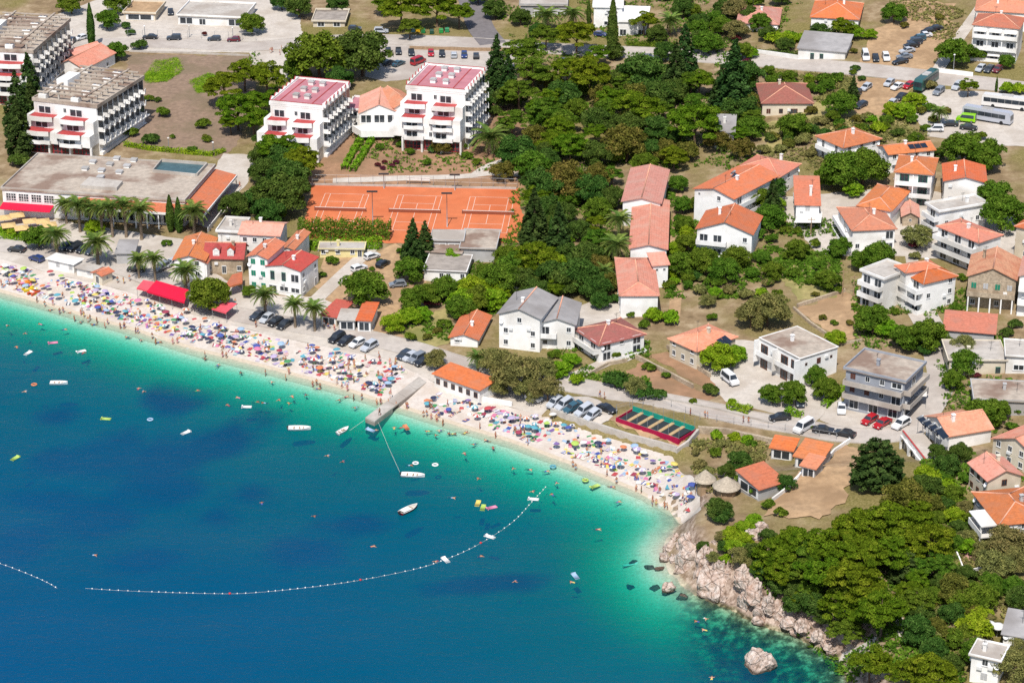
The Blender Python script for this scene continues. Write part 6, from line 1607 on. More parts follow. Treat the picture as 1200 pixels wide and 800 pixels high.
for i, (px_, py_, rx, hz, lab, zz) in enumerate([
        (888, 779, 20, 30, 'isolated pale limestone rock in the sea off the point', 0.0), (779, 655, 8, 12, 'rounded pale boulder at the water edge below the beach end', 0.2), (785, 643, 9, 14, 'boulder at the shoreward end of the rocks', 0.3),
        (783, 691, 8, 14, 'squarish boulder standing alone in the shallows', 0.1), (806, 664, 17, 40, 'tall cracked limestone outcrop beside the shallows', 1.0), (834, 690, 23, 36, 'broad bulging limestone face above the water', 0.8), (818, 640, 18, 26, 'stepped limestone ledge below the tamarisk', 2.0),
        (860, 668, 18, 40, 'fissured limestone crag under the dark bushes', 2.0), (866, 696, 13, 38, 'narrow upright limestone pillar at the cliff foot', 0.5), (894, 722, 15, 24, 'faceted limestone block at the cliff foot', 0.3), (914, 724, 14, 26, 'limestone block in the cliff shadow', 0.8),
        (846, 650, 14, 24, 'limestone hump behind the tall outcrop', 4.0), (760, 665, 6, 3, 'flat brown rock awash in the shallows', -0.1), (768, 689, 6, 4, 'small brown rock awash beside the lone boulder', -0.1), (773, 667, 6, 4, 'low rock awash near the outcrop', -.1),
        (742, 659, 5, 2, 'submerged reddish rock farthest from the outcrop', -.3), (800, 628, 10, 10, 'low ledge where the beach meets the rocks', .5), (932, 742, 8, 8, 'small weathered rock at the shaded cliff foot', .2), (955, 752, 7, 6, 'small tan rock on the shaded shore', .2), (975, 765, 7, 6, 'rock at the far shaded end of the shore', .2),
        (880, 630, 12, 12, 'bare limestone slab above the yellow-green creeper', None), (893, 618, 10, 9, 'pale limestone slab beside the bare plot', None), (740, 688, 6, 2, 'submerged dark rock off the lone boulder', -.3), (800, 700, 8, 5, 'half sunken rock below the broad face', -.2), (945, 738, 10, 16, 'shaded limestone block under the pines', 1.0)]):
    rock(px_, py_, rx, hz, lab, 300 + i, zz)

for i, (px_, py_, rx, hz, zz) in enumerate([(812, 652, 13, 24, 2.5), (826, 662, 14, 28, 3), (842, 672, 14, 26, 3), (852, 684, 12, 26, 2), (800, 645, 9, 16, 1.2), (822, 678, 12, 22, 1.2), (876, 706, 12, 26, 1.5), (884, 700, 12, 26, 3.5), (872, 682, 12, 22, 4.5), (902, 714, 10, 20, 2.5), (924, 732, 10, 16, 1.5), (832, 646, 12, 16, 4.2),
                                           (862, 655, 10, 14, 5.5), (795, 634, 8, 9, .6), (810, 630, 9, 10, 1.5), (938, 735, 9, 14, 2), (958, 748, 9, 12, 1.6), (970, 757, 8, 10, 1.2), (888, 728, 9, 10, .2), (848, 704, 9, 10, .2), (790, 658, 8, 10, .3)]):
    AUTO.append((rock(px_, py_, rx, hz, '', 400 + i, zz), 'pale limestone rock', (px_, py_)))
# ------------------------------------------------------------------ vehicles
def car_meshes(kind):
    # profile points (x along the car, z), body widths
    if kind == 'van': prof = [(-2.5, .35), (-2.5, 1.0), (-2.42, 2.05), (-2.2, 2.2), (1.1, 2.2), (1.75, 1.25), (2.45, 1.0), (2.52, .4)]; wz = (1.18, 2.05); g = [(-2.1, 1.25), (-2.05, 2.0), (1.0, 2.0), (1.5, 1.25)]; L_ = 2.5; wdt = .95
    elif kind == 'suv': prof = [(-2.1, .35), (-2.15, .95), (-2.0, 1.6), (-1.7, 1.72), (.35, 1.7), (1.05, 1.08), (2.05, .92), (2.18, .4)]; g = [(-1.85, 1.05), (-1.65, 1.6), (.3, 1.6), (.88, 1.05)]; L_ = 2.15; wdt = .92
    elif kind == 'sedan': prof = [(-2.2, .32), (-2.22, .9), (-1.55, 1.0), (-.95, 1.42), (.3, 1.43), (1.05, .95), (2.1, .8), (2.25, .38)]; g = [(-1.35, 1.0), (-.88, 1.36), (.25, 1.37), (.85, .98)]; L_ = 2.2; wdt = .88
    else: prof = [(-1.95, .32), (-2.0, .9), (-1.72, 1.36), (-1.3, 1.48), (.2, 1.47), (.95, .96), (1.85, .82), (1.98, .38)]; g = [(-1.62, .95), (-1.4, 1.38), (.15, 1.39), (.75, .98)]; L_ = 1.95; wdt = .86
    zb = 1.02 if kind != 'van' else 1.3
    mb = MB(); n = len(prof); vs = []
    def wz(z): return wdt if z < zb * .97 else wdt - (z - zb * .95) * .28
    for s in (-1, 1):
        for x, z in prof: vs.append((x, s * (wz(z) - (.06 if x in (prof[0][0], prof[-1][0]) else 0)), z))
    fs = [tuple(range(n)), tuple(range(2 * n - 1, n - 1, -1))] + [(i, n + i, n + (i + 1) % n, (i + 1) % n) for i in range(n)]
    mb.add(vs, fs); body = mb.mesh('body', car_paint)
    sg = []
    for s in (-1, 1):
        q = [(x, s * (wz(z) + .012), z) for x, z in g]; q2 = [(x, s * (wz(z) - .05), z) for x, z in g]
        sg.append(MB().add(q + q2, [(0, 1, 2, 3), (7, 6, 5, 4)] + [(i, 4 + i, 4 + (i + 1) % 4, (i + 1) % 4) for i in range(4)]).mesh('side_window', glass))
    i4, i5 = (4, 5); a, b = Vector((prof[i4][0], 0, prof[i4][1])), Vector((prof[i5][0], 0, prof[i5][1]))
    nrm = Vector((b.z - a.z, 0, -(b.x - a.x))).normalized() * -1
    if nrm.z < 0: nrm = -nrm
    def slab(p0, p1, nm):
        mb = MB(); e = (p1 - p0); A_, B_ = p0 + e * .08, p0 + e * .92; o_ = nrm2 * .012
        vs = []
        for p_, k in ((A_, wz(A_.z) - .07), (B_, wz(B_.z) - .07)): vs += [(p_.x + o_.x, -k, p_.z + o_.z), (p_.x + o_.x, k, p_.z + o_.z)]
        d_ = nrm2 * -.05; vs += [(x + d_.x, y, z + d_.z) for x, y, z in vs]
        return mb.add(vs, [(0, 1, 3, 2), (6, 7, 5, 4), (0, 4, 5, 1), (2, 3, 7, 6), (0, 2, 6, 4), (1, 5, 7, 3)]).mesh(nm, glass)
    nrm2 = nrm; ws = slab(a, b, 'windscreen')
    r0 = {'van': (1, 2), 'suv': (1, 2), 'sedan': (2, 3), 'hatch': (1, 2)}[kind]
    a, b = Vector((prof[r0[0]][0], 0, prof[r0[0]][1])), Vector((prof[r0[1]][0], 0, prof[r0[1]][1])); nrm2 = Vector((-(b.z - a.z), 0, (b.x - a.x))).normalized()
    rw = slab(a, b, 'rear_window')
    return body, sg, ws, rw, L_, wdt
CARS = {k: car_meshes(k) for k in ('hatch', 'sedan', 'suv', 'van')}
mb = MB()
ringp = [(math.cos(2 * math.pi * k / 14), math.sin(2 * math.pi * k / 14)) for k in range(14)]
def wheel_mesh(nm, r, w, mt):
    mb = MB(); vs = [(x * r, -w / 2, z * r) for x, z in ringp] + [(x * r, w / 2, z * r) for x, z in ringp]
    mb.add(vs, [tuple(range(14)), tuple(range(27, 13, -1))] + [(i, 14 + i, 14 + (i + 1) % 14, (i + 1) % 14) for i in range(14)]); return mb.mesh(nm, mt)
TYRE = wheel_mesh('wheel', .32, .2, tyre_mat); RIM = wheel_mesh('rim', .2, .22, grey_metal)
HEADL = MB().box(-.06, .03, -.17, .17, -.07, .09).mesh('headlight', M("headlight_glass", S(236, 236, 230), 0.2, 0.05, 3)); TAILL = MB().box(-.03, .04, -.12, .12, -.1, .12).mesh('tail_light', M("tail_light_glass", S(150, 20, 24), 0.3, 0.1, 3))
CC = {'black': S(38, 40, 46), 'dark': S(58, 66, 78), 'silver': S(196, 200, 206), 'white': S(240, 240, 240), 'red': S(186, 24, 40), 'grey': S(136, 142, 150), 'teal': S(58, 96, 112), 'blue': S(40, 62, 120), 'green': S(150, 216, 20), 'dark red': S(112, 24, 44)}
def car(px, py, hx, hy, colr, label, kind='hatch', group='parked cars'):
    """(hx, hy): which way the bonnet points in the photograph"""
    p = at(px, py + 2); q = at(px + hx * 3, py + 2 + hy * 3); ang = math.atan2(q.y - p.y, q.x - p.x)
    tx = Vector((math.cos(ang), math.sin(ang))); e = 1.2
    zx = (gz(p.x + tx.x * e, p.y + tx.y * e) - gz(p.x - tx.x * e, p.y - tx.y * e)) / (2 * e)
    m = T(p.x, p.y, gz(p.x, p.y) + .1, ang) @ Matrix.Rotation(-math.atan(zx), 4, 'Y')
    body, sg, ws, rw, L_, wd = CARS[kind]
    o = thing('parked_van' if kind == 'van' else 'parked_car', label, 'van' if kind == 'van' else 'car', m, group)
    bd = part('body', body, o, color=CC[colr])
    for s_ in sg: part('side_window', s_, o)
    part('windscreen', ws, o); part('rear_window', rw, o)
    for x in (-L_ * .62, L_ * .62):
        for y in (-wd + .08, wd - .08):
            wh = part('wheel', TYRE, o, m @ T(x, y, .32)); part('rim', RIM, wh)
    for y in (-wd + .28, wd - .28):
        part('headlight', HEADL, o, m @ T(L_ - .02, y, .68)); part('tail_light', TAILL, o, m @ T(-L_ + .0, y, .8))
    return o
ORD = ['first', 'second', 'third', 'fourth', 'fifth', 'sixth', 'seventh', 'eighth', 'ninth', 'tenth', 'eleventh', 'twelfth', 'thirteenth', 'fourteenth', 'fifteenth', 'sixteenth', 'seventeenth', 'eighteenth', 'nineteenth', 'twentieth']
def row(cars, where):
    """cars of one row, listed from the photo's left; labels count them"""
    for i, (px, py, hx, hy, c_, k) in enumerate(cars):
        car(px, py, hx, hy, c_, ORD[i] + ' in the row ' + where + ', ' + c_ + (' van' if k == 'van' else ' car'), k)
row([(176, 44, -1, 0, 'black', 'sedan'), (204, 45, -1, .02, 'dark', 'suv'), (251, 46, -1, .02, 'dark', 'hatch'), (274, 47, -1, .02, 'dark red', 'hatch')], 'along the road above the meadow')
row([(455, 61, .1, 1, 'dark', 'hatch'), (467, 61, .1, 1, 'black', 'hatch'), (482, 62, .1, 1, 'black', 'sedan'), (505, 63, 0, 1, 'red', 'hatch'), (518, 64, 0, 1, 'black', 'hatch'), (532, 65, 0, -1, 'silver', 'hatch'), (544, 65, 0, 1, 'blue', 'hatch'), (558, 66, 0, -1, 'black', 'hatch')], 'behind the larger pink-roofed hotel')
row([(455, 74, 1, -.4, 'dark', 'hatch'), (467, 75, 1, -.4, 'teal', 'sedan'), (490, 73, 1, -.4, 'red', 'van')], 'nearer that hotel roof')
row([(1014, 67, .3, 1, 'white', 'van'), (1026, 69, .3, 1, 'black', 'hatch'), (1038, 68, .4, 1, 'white', 'suv')], 'just above the main road')
row([(1055, 73, -1, .2, 'black', 'sedan'), (1060, 67, -1, .1, 'grey', 'sedan'), (1063, 60, -1, .2, 'silver', 'sedan'), (1068, 54, -1, .1, 'black', 'sedan'), (1072, 50, -1, .1, 'dark', 'suv'), (1076, 46, -1, .1, 'teal', 'suv'), (1083, 42, -1, .1, 'white', 'sedan'), (1088, 37, -1, .2, 'black', 'sedan'), (1096, 34, -1, .1, 'black', 'sedan')], 'climbing the tan car park')
row([(1002, 111, -1, .6, 'black', 'suv'), (1015, 103, -1, .7, 'silver', 'hatch'), (1042, 98, -1, .8, 'silver', 'hatch'), (1052, 102, -1, .5, 'white', 'sedan'), (1065, 101, -1, .6, 'red', 'hatch')], 'on the lower earth lot beside the green coach')
car(1056, 114, -1, .7, 'black', 'black car alone between the lower lot and the bushes', 'sedan'); car(1045, 122, -1, .8, 'silver', 'silver car half hidden behind the dark bush by the lot', 'hatch'); car(1009, 124, -1, .5, 'dark', 'dark car under the tree below the lower lot', 'hatch')
car(1100, 108, -1, .8, 'grey', 'grey estate car parked alone right of the green coach', 'suv'); car(1122, 102, -1, .8, 'silver', 'silver car half behind the roadside tree', 'suv')
row([(1149, 81, -1, .8, 'silver', 'hatch'), (1159, 82, -1, .8, 'dark', 'hatch'), (1169, 82, -1, .8, 'dark red', 'hatch')], 'in front of the arched house')
car(1132, 141, -1, -.1, 'green', 'lime green van parked in front of the silver coach', 'van'); car(1113, 146, -1, 0, 'black', 'black car between the lime van and the white estate', 'sedan'); car(1096, 152, -1, 0, 'white', 'white estate car nearest the palm of the bus park', 'suv'); car(1135, 150, 1, .1, 'black', 'black car just below the lime green van', 'sedan')
car(200, 15, 0, 1, 'black', 'black car standing between the two upper shops', 'hatch'); car(264, 27, -1, 0, 'black', 'black car under the canopy of the glazed shop', 'suv'); car(83, 50, -1, .8, 'dark', 'dark blue car beside the slender cypress', 'suv'); car(95, 45, -1, .3, 'white', 'white car behind the slender cypress', 'hatch')
car(447, 37, 1, 0, 'silver', 'silver estate car on the road by the waste bins', 'suv'); car(416, 34, 1, 0, 'dark', 'dark car on the road beside the brown kiosk', 'hatch'); car(344, 88, -1, .3, 'dark', 'dark car under the tree behind the first pink-roofed hotel', 'hatch')
row([(20, 293, -1, -.1, 'black', 'sedan'), (43, 304, -1, -.3, 'blue', 'hatch')], 'at the near end of the promenade')
row([(78, 290, -1, .5, 'dark', 'hatch'), (88, 291, -1, .5, 'black', 'suv'), (98, 293, -1, .5, 'black', 'hatch'), (108, 295, -1, .5, 'dark', 'hatch')], 'behind the white beach sheds')
row([(160, 316, -1, 0, 'black', 'sedan'), (190, 314, -1, .5, 'grey', 'suv'), (201, 309, -1, .5, 'silver', 'hatch')], 'behind the red awning')
car(421, 315, 1, -.3, 'white', 'white car on the verge beside the garden lane', 'hatch'); car(436, 301, 1, -.3, 'white', 'white car by the yellow house', 'hatch'); car(449, 310, 1, -.6, 'black', 'black car on the earth lane near the yellow house', 'hatch'); car(466, 334, -1, .1, 'grey', 'grey car under the trees of the earth lane', 'hatch')
row([(302, 371, -1, .5, 'dark', 'hatch'), (313, 374, -1, .7, 'silver', 'hatch'), (323, 378, -1, .6, 'black', 'hatch'), (334, 381, -1, .7, 'black', 'sedan')], 'under the two seafront palms')
row([(395, 397, -1, .6, 'black', 'suv'), (406, 400, -1, .6, 'black', 'sedan'), (419, 403, -1, .5, 'white', 'hatch'), (433, 407, -1, .6, 'silver', 'suv')], 'on the promenade below the kiosks')
row([(474, 417, -1, .6, 'dark', 'hatch'), (481, 419, -1, .5, 'silver', 'hatch'), (489, 421, -1, .5, 'grey', 'suv'), (496, 425, -1, .4, 'black', 'hatch')], 'between the kiosks and the beach bar')
row([(651, 472, -1, .75, 'silver', 'hatch'), (662, 475, -1, .75, 'silver', 'suv'), (672, 478, -1, .75, 'teal', 'sedan'), (685, 482, -1, .75, 'silver', 'suv'), (695, 487, -1, .7, 'silver', 'hatch')], 'above the sea wall beside the trampolines')
car(711, 480, 1, .4, 'black', 'black car parked alone beside the trampolines', 'sedan'); car(626, 468, 1, .3, 'white', 'white car under the olive-coloured trees', 'hatch'); car(855, 446, 1, .8, 'white', 'white minibus in the yard of the stone house', 'van')
car(914, 490, -1, .1, 'black', 'black car on the promenade beside the clipped hedge', 'sedan'); car(937, 472, .2, 1, 'dark', 'dark car tucked in beside the fin-walled house', 'hatch'); car(942, 502, -1, .6, 'white', 'white delivery van on the promenade', 'van'); car(965, 505, 1, .1, 'black', 'black car just ahead of the white delivery van', 'sedan'); car(990, 509, -1, -.2, 'black', 'black car on the promenade behind the cedar', 'sedan')
row([(986, 480, 0, 1, 'white', 'hatch'), (1019, 493, -1, .6, 'red', 'hatch'), (1034, 497, -1, .6, 'red', 'sedan'), (1056, 498, -1, .6, 'white', 'suv')], 'in front of the grey apartment house')
car(760, 68, 1, .05, 'grey', 'grey car driving on the main road behind the pines', 'hatch'); car(663, 73, 1, .1, 'dark', 'dark car parked beneath the roadside pines', 'hatch'); car(704, 41, 1, .1, 'blue', 'blue car beside the modern white villa', 'hatch')
def bus(px, py, hx, hy, colr, label, L_=12.0, roofc=None):
    p = at(px, py); q = at(px + hx * 4, py + hy * 4); ang = math.atan2(q.y - p.y, q.x - p.x); m = T(p.x, p.y, gz(p.x, p.y) + .12, ang)
    o = thing('coach', label, 'bus', m, 'coaches in the bus park'); c_ = colr; x = L_ / 2
    prof = [(-x, .4), (-x + .02, 2.9), (-x + .35, 3.3), (x - .6, 3.3), (x - .1, 2.6), (x, 1.2), (x, .4)]; n = len(prof)
    vs = [(a, s * (1.25 if b < 2.8 else 1.12), b) for s in (-1, 1) for a, b in prof]
    part('body', MB().add(vs, [tuple(range(n)), tuple(range(2 * n - 1, n - 1, -1))] + [(i, n + i, n + (i + 1) % n, (i + 1) % n) for i in range(n)]).mesh('body', car_paint), o, color=c_)
    for s in (-1, 1):
        for k in range(6):
            w = (L_ - 1.9) / 6; part('side_window', MB().box(-x + .5 + k * w, -x + .44 + (k + 1) * w, s * 1.262 - .02, s * 1.262 + .02, 1.55, 2.6).mesh('side_window', glass), o)
        part('wheel', TYRE, o, m @ T(x - 2.4, s * 1.12, .46) @ Matrix.Diagonal((1.5, 1.4, 1.5, 1))); part('wheel', TYRE, o, m @ T(-x + 3, s * 1.12, .46) @ Matrix.Diagonal((1.5, 1.4, 1.5, 1)))
    part('windscreen', MB().add([(x + .02, -1.1, 1.25), (x + .02, 1.1, 1.25), (x - .09, 1.1, 2.55), (x - .09, -1.1, 2.55), (x - .1, -1.1, 1.25), (x - .1, 1.1, 1.25), (x - .2, 1.1, 2.55), (x - .2, -1.1, 2.55)], [(0, 1, 2, 3), (7, 6, 5, 4), (0, 4, 5, 1), (1, 5, 6, 2), (2, 6, 7, 3), (3, 7, 4, 0)]).mesh('windscreen', glass), o)
    part('rear_window', MB().box(-x - .02, -x + .03, -1.0, 1.0, 1.7, 2.7).mesh('rear_window', glass), o)
    part('roof_unit', MB().box(-1.6, 1.4, -.85, .85, 3.302, 3.52, .92).mesh('roof_unit', grey_render), o)
    return o
bus(1157, 142, 1, .16, S(188, 190, 198), 'silver coach with dark windows behind the lime green van', 13)
bus(1180, 127, 1, .1, S(236, 232, 226), 'white coach parked behind the silver coach', 13)
bus(1085, 101, -1, .9, S(22, 84, 80), 'dark green coach parked beside the main road', 12)
# waste bins
for i, (px_, py_, c_, w_) in enumerate(((484, 38, S(40, 72, 84), 'dark blue'), (490, 38, S(226, 176, 30), 'yellow'), (496, 39, S(36, 130, 70), 'green'), (506, 40, S(30, 80, 60), 'dark green'), (517, 39, S(40, 150, 70), 'bright green'), (524, 38, S(44, 140, 90), 'mint green'))):
    p = at(px_, py_); o = thing('waste_bin', w_ + ' wheeled waste bin beside the upper road', 'bin', T(*p), 'waste bins by the road')
    part('body', MB().box(-.6, .6, -.5, .5, .15, 1.15).mesh('body', plastic), o, color=c_)
    part('lid', MB().box(-.66, .66, -.56, .56, 1.155, 1.4, .8).mesh('lid', plastic), o, color=c_)
    for sx_ in (-.5, .5): part('wheel', TYRE, o, T(p.x + sx_, p.y - .35, p.z + .14) @ Matrix.Diagonal((.45, .5, .45, 1)))

# ------------------------------------------------------------------ people
skin_m = NT("skin"); oi_ = skin_m.n("ShaderNodeObjectInfo")
MATS['skin'] = skin_m.out(skin_m.pbr(skin_m.ramp(oi_.outputs['Random'], [(0.0, S(150, 98, 70)), (0.5, S(196, 138, 106)), (1.0, S(222, 172, 142))]), 0.6, 0.3))
hair_m = NT("hair"); oi_ = hair_m.n("ShaderNodeObjectInfo")
MATS['hair'] = hair_m.out(hair_m.pbr(hair_m.ramp(oi_.outputs['Random'], [(0.0, S(40, 30, 24)), (0.6, S(70, 48, 32)), (1.0, S(170, 130, 80))]), 0.7, 0.2))
def person_mesh(J, name):
    """J: joint -> position; one continuous skinned body with fingers' ends tapered"""
    order = ['pelvis', 'belly', 'chest', 'neck', 'head', 'crown', 'l_sh', 'l_el', 'l_wr', 'l_hd', 'r_sh', 'r_el', 'r_wr', 'r_hd', 'l_hip', 'l_kn', 'l_an', 'l_toe', 'r_hip', 'r_kn', 'r_an', 'r_toe']
    rad = dict(pelvis=.15, belly=.135, chest=.155, neck=.06, head=.10, crown=.085, sh=.07, el=.048, wr=.034, hd=.03, hip=.1, kn=.062, an=.042, toe=.035)
    ed = [('pelvis', 'belly'), ('belly', 'chest'), ('chest', 'neck'), ('neck', 'head'), ('head', 'crown')]
    for s in 'lr': ed += [('chest', s + '_sh'), (s + '_sh', s + '_el'), (s + '_el', s + '_wr'), (s + '_wr', s + '_hd'), ('pelvis', s + '_hip'), (s + '_hip', s + '_kn'), (s + '_kn', s + '_an'), (s + '_an', s + '_toe')]
    me = bpy.data.meshes.new(name); me.from_pydata([J[k] for k in order], [(order.index(a), order.index(b)) for a, b in ed], [])
    o = bpy.data.objects.new(name, me); col.objects.link(o)
    sk = o.modifiers.new('s', 'SKIN'); sk.use_smooth_shade = True
    for i, k in enumerate(order):
        r = rad.get(k, rad.get(k.split('_')[-1])); me.skin_vertices[0].data[i].radius = (r, r)
    me.skin_vertices[0].data[0].use_root = True
    sb = o.modifiers.new('b', 'SUBSURF'); sb.levels = 1; sb.render_levels = 1
    dg = bpy.context.evaluated_depsgraph_get(); out = bpy.data.meshes.new_from_object(o.evaluated_get(dg)); out.name = name
    bpy.data.objects.remove(o)
    out.materials.clear()
    for m_ in (MATS['skin'], cloth, MATS['hair']): out.materials.append(m_)
    K = np.array([J[k] for k in order]); idx = []
    headv = Vector(J['crown']) - Vector(J['neck'])
    for p in out.polygons:
        c_ = np.array(p.center); k = order[int(np.argmin(((K - c_) ** 2).sum(1)))]
        mi = 0
        if k in ('pelvis', 'l_hip', 'r_hip') : mi = 1
        elif k == 'crown' or (k == 'head' and (c_ - np.array(J['head'])).dot(np.array(J['back'])) > 0.03): mi = 2
        idx.append(mi)
    out.polygons.foreach_set('material_index', idx); return out
def J_stand(step=0.0, arm=0.15):
    return dict(pelvis=(0, 0, .95), belly=(0, 0, 1.12), chest=(0, 0, 1.34), neck=(0, 0, 1.5), head=(0, .02, 1.62), crown=(0, .01, 1.72), back=(0, -1, 0),
                l_sh=(-.19, 0, 1.42), l_el=(-.27, -.03 - step * .3, 1.15), l_wr=(-.27 - arm * .3, .08 + step * .2, .92), l_hd=(-.27 - arm * .3, .12 + step * .2, .83),
                r_sh=(.19, 0, 1.42), r_el=(.27, -.03 + step * .3, 1.15), r_wr=(.27 + arm * .3, .08 + step * .5, .93), r_hd=(.27 + arm * .3, .12 + step * .5, .84),
                l_hip=(-.1, 0, .86), l_kn=(-.11, .04 + step, .48), l_an=(-.11, step * .9, .08), l_toe=(-.12, .14 + step * .9, .03), r_hip=(.1, 0, .86), r_kn=(.11, .04 - step * .5, .48), r_an=(.11, -step * 1.2, .08), r_toe=(.12, .14 - step * 1.2, .03))
def J_lie(up=False):
    z = .13
    return dict(pelvis=(0, 0, z), belly=(0, .17, z), chest=(0, .39, z + .01), neck=(0, .55, z), head=(0, .67, z), crown=(0, .77, z), back=(0, 0, 1 if up else -1),
                l_sh=(-.19, .47, z), l_el=(-.33, .3, z - .05), l_wr=(-.28, .08, z - .06), l_hd=(-.25, 0, z - .06), r_sh=(.19, .47, z), r_el=(.38, .55, z - .05), r_wr=(.3, .78, z - .06), r_hd=(.22, .82, z - .06),
                l_hip=(-.1, -.09, z), l_kn=(-.13, -.5, z + (.0 if up else .18)), l_an=(-.12, -.88, z - .05), l_toe=(-.13, -.98, z - .03), r_hip=(.1, -.09, z), r_kn=(.13, -.5, z - .02), r_an=(.14, -.9, z - .06), r_toe=(.15, -1.0, z - .04))
def J_sit():
    return dict(pelvis=(0, 0, .14), belly=(0, -.04, .3), chest=(0, -.06, .52), neck=(0, -.02, .68), head=(0, .02, .8), crown=(0, .0, .9), back=(0, -1, 0), l_sh=(-.19, -.05, .6), l_el=(-.28, .05, .36), l_wr=(-.18, .28, .4), l_hd=(-.13, .35, .42),
                r_sh=(.19, -.05, .6), r_el=(.3, -.15, .34), r_wr=(.32, -.22, .1), r_hd=(.33, -.26, .05), l_hip=(-.1, .09, .12), l_kn=(-.14, .42, .42), l_an=(-.13, .66, .08), l_toe=(-.13, .78, .04), r_hip=(.1, .09, .12), r_kn=(.14, .5, .14), r_an=(.15, .9, .08), r_toe=(.16, .98, .12))
def J_swim():
    z = .0
    return dict(pelvis=(0, 0, z), belly=(0, .17, z + .02), chest=(0, .39, z + .05), neck=(0, .54, z + .1), head=(0, .66, z + .17), crown=(0, .74, z + .22), back=(0, -.3, 1), l_sh=(-.19, .47, z + .06), l_el=(-.48, .5, z), l_wr=(-.66, .36, z - .04), l_hd=(-.73, .31, z - .05),
                r_sh=(.19, .47, z + .06), r_el=(.42, .68, z), r_wr=(.5, .92, z - .02), r_hd=(.52, 1.0, z - .02), l_hip=(-.1, -.09, z), l_kn=(-.2, -.48, z - .06), l_an=(-.16, -.88, z - .02), l_toe=(-.16, -.99, z), r_hip=(.1, -.09, z), r_kn=(.22, -.45, z - .1), r_an=(.26, -.84, z - .04), r_toe=(.27, -.95, z - .02))
PM = {'standing': person_mesh(J_stand(0.02), 'person'), 'walking': person_mesh(J_stand(0.16, .3), 'person'), 'lying face down': person_mesh(J_lie(True), 'person'), 'lying on the back': person_mesh(J_lie(False), 'person'), 'sitting': person_mesh(J_sit(), 'person'), 'swimming': person_mesh(J_swim(), 'person')}
PAL = [('red', S(206, 40, 50)), ('blue', S(44, 78, 176)), ('navy', S(34, 46, 92)), ('turquoise', S(60, 170, 190)), ('white', S(240, 238, 234)), ('yellow', S(236, 210, 56)), ('orange', S(232, 122, 44)), ('green', S(60, 158, 86)), ('pink', S(230, 112, 160)), ('purple', S(128, 90, 170)), ('black', S(44, 42, 48)), ('pale blue', S(150, 188, 222)), ('crimson', S(172, 28, 72)), ('lime', S(178, 214, 52)), ('lilac', S(190, 168, 208)), ('cream', S(228, 214, 186))]
PAL = [(n_, tuple(.78 * x + .22 * (.33 * (c_[0] + c_[1] + c_[2])) + .015 for x in c_[:3]) + (1,)) for n_, c_ in PAL]
SECT = [(150, 'near the white sheds'), (240, 'below the red awning'), (300, 'below the stone dormer house'), (380, 'below the seafront palms'), (500, 'between kiosks and pier'), (600, 'below the beach bar'), (730, 'below the sea wall'), (2000, 'at the rocky beach end')]
def sect(px):
    for x, w_ in SECT:
        if px < x: return w_
def auto(o, words, px, py, where=None): AUTO.append((o, words, (px, py), where))
def person(p, pose, rz, colr, words=None, where=None, sink=0.0, s=1.0):
    cn, cv = colr
    o = thing('person', '', 'person', T(p.x, p.y, p.z - sink, rz, s), None, PM[pose], cv)
    px, py = proj(p)
    auto(o, words or ('person in ' + cn + ' swimwear ' + pose), px, py, where or sect(px))
    return o

# ------------------------------------------------------------------ the crowded beach
def lerp_line(line, t_):
    k = t_ * (len(line) - 1); i = min(int(k), len(line) - 2); u = k - i
    return (line[i][0] + (line[i + 1][0] - line[i][0]) * u, line[i][1] + (line[i + 1][1] - line[i][1]) * u)
BT = [(0, 307), (40, 319), (90, 332), (130, 342), (165, 352), (215, 366), (245, 376), (290, 389), (340, 400), (400, 414), (450, 424), (478, 436)]
BL = [(0, 335), (40, 345), (90, 359), (130, 371), (165, 381), (210, 396), (250, 408), (300, 421), (345, 433), (395, 446), (430, 458), (444, 464)]
BT2 = [(516, 458), (560, 472), (605, 484), (650, 492), (700, 515), (745, 528), (790, 542), (812, 570)]
BL2 = [(495, 477), (535, 490), (590, 507), (635, 522), (690, 543), (735, 561), (775, 580), (808, 597)]
PARA = []
for var in range(3):
    mb = MB(); n = 8; R = 1.0; z0, z1 = 1.75, 2.12
    for k in range(n):
        mb.mat(1 if (var == 1 and k % 2) or (var == 2 and k in (0, 4)) else 0)
        a0_, a1_ = 2 * math.pi * k / n, 2 * math.pi * (k + 1) / n; am = (a0_ + a1_) / 2
        q = [(0, 0, z1), (.55 * R * math.cos(a0_), .55 * R * math.sin(a0_), z1 - .12), (R * math.cos(a0_), R * math.sin(a0_), z0), (.96 * R * math.cos(am), .96 * R * math.sin(am), z0 - .02), (R * math.cos(a1_), R * math.sin(a1_), z0), (.55 * R * math.cos(a1_), .55 * R * math.sin(a1_), z1 - .12)]
        mb.add(q, [(0, 1, 5), (1, 2, 3, 4, 5)])
        mb.add([(x, y, z - .03) for x, y, z in q], [(5, 1, 0), (5, 4, 3, 2, 1)])
        mb.add([q[2], q[3], q[4], (q[2][0], q[2][1], z0 - .14), (q[3][0], q[3][1], z0 - .15), (q[4][0], q[4][1], z0 - .14)], [(0, 3, 4, 1), (1, 4, 5, 2)])
    PARA.append(mb.mesh('canopy', [cloth, white_cloth]))
PPOLE = MB().tube([(0, 0, -.3), (0, 0, 2.2)], .025, 5).mesh('pole', white)
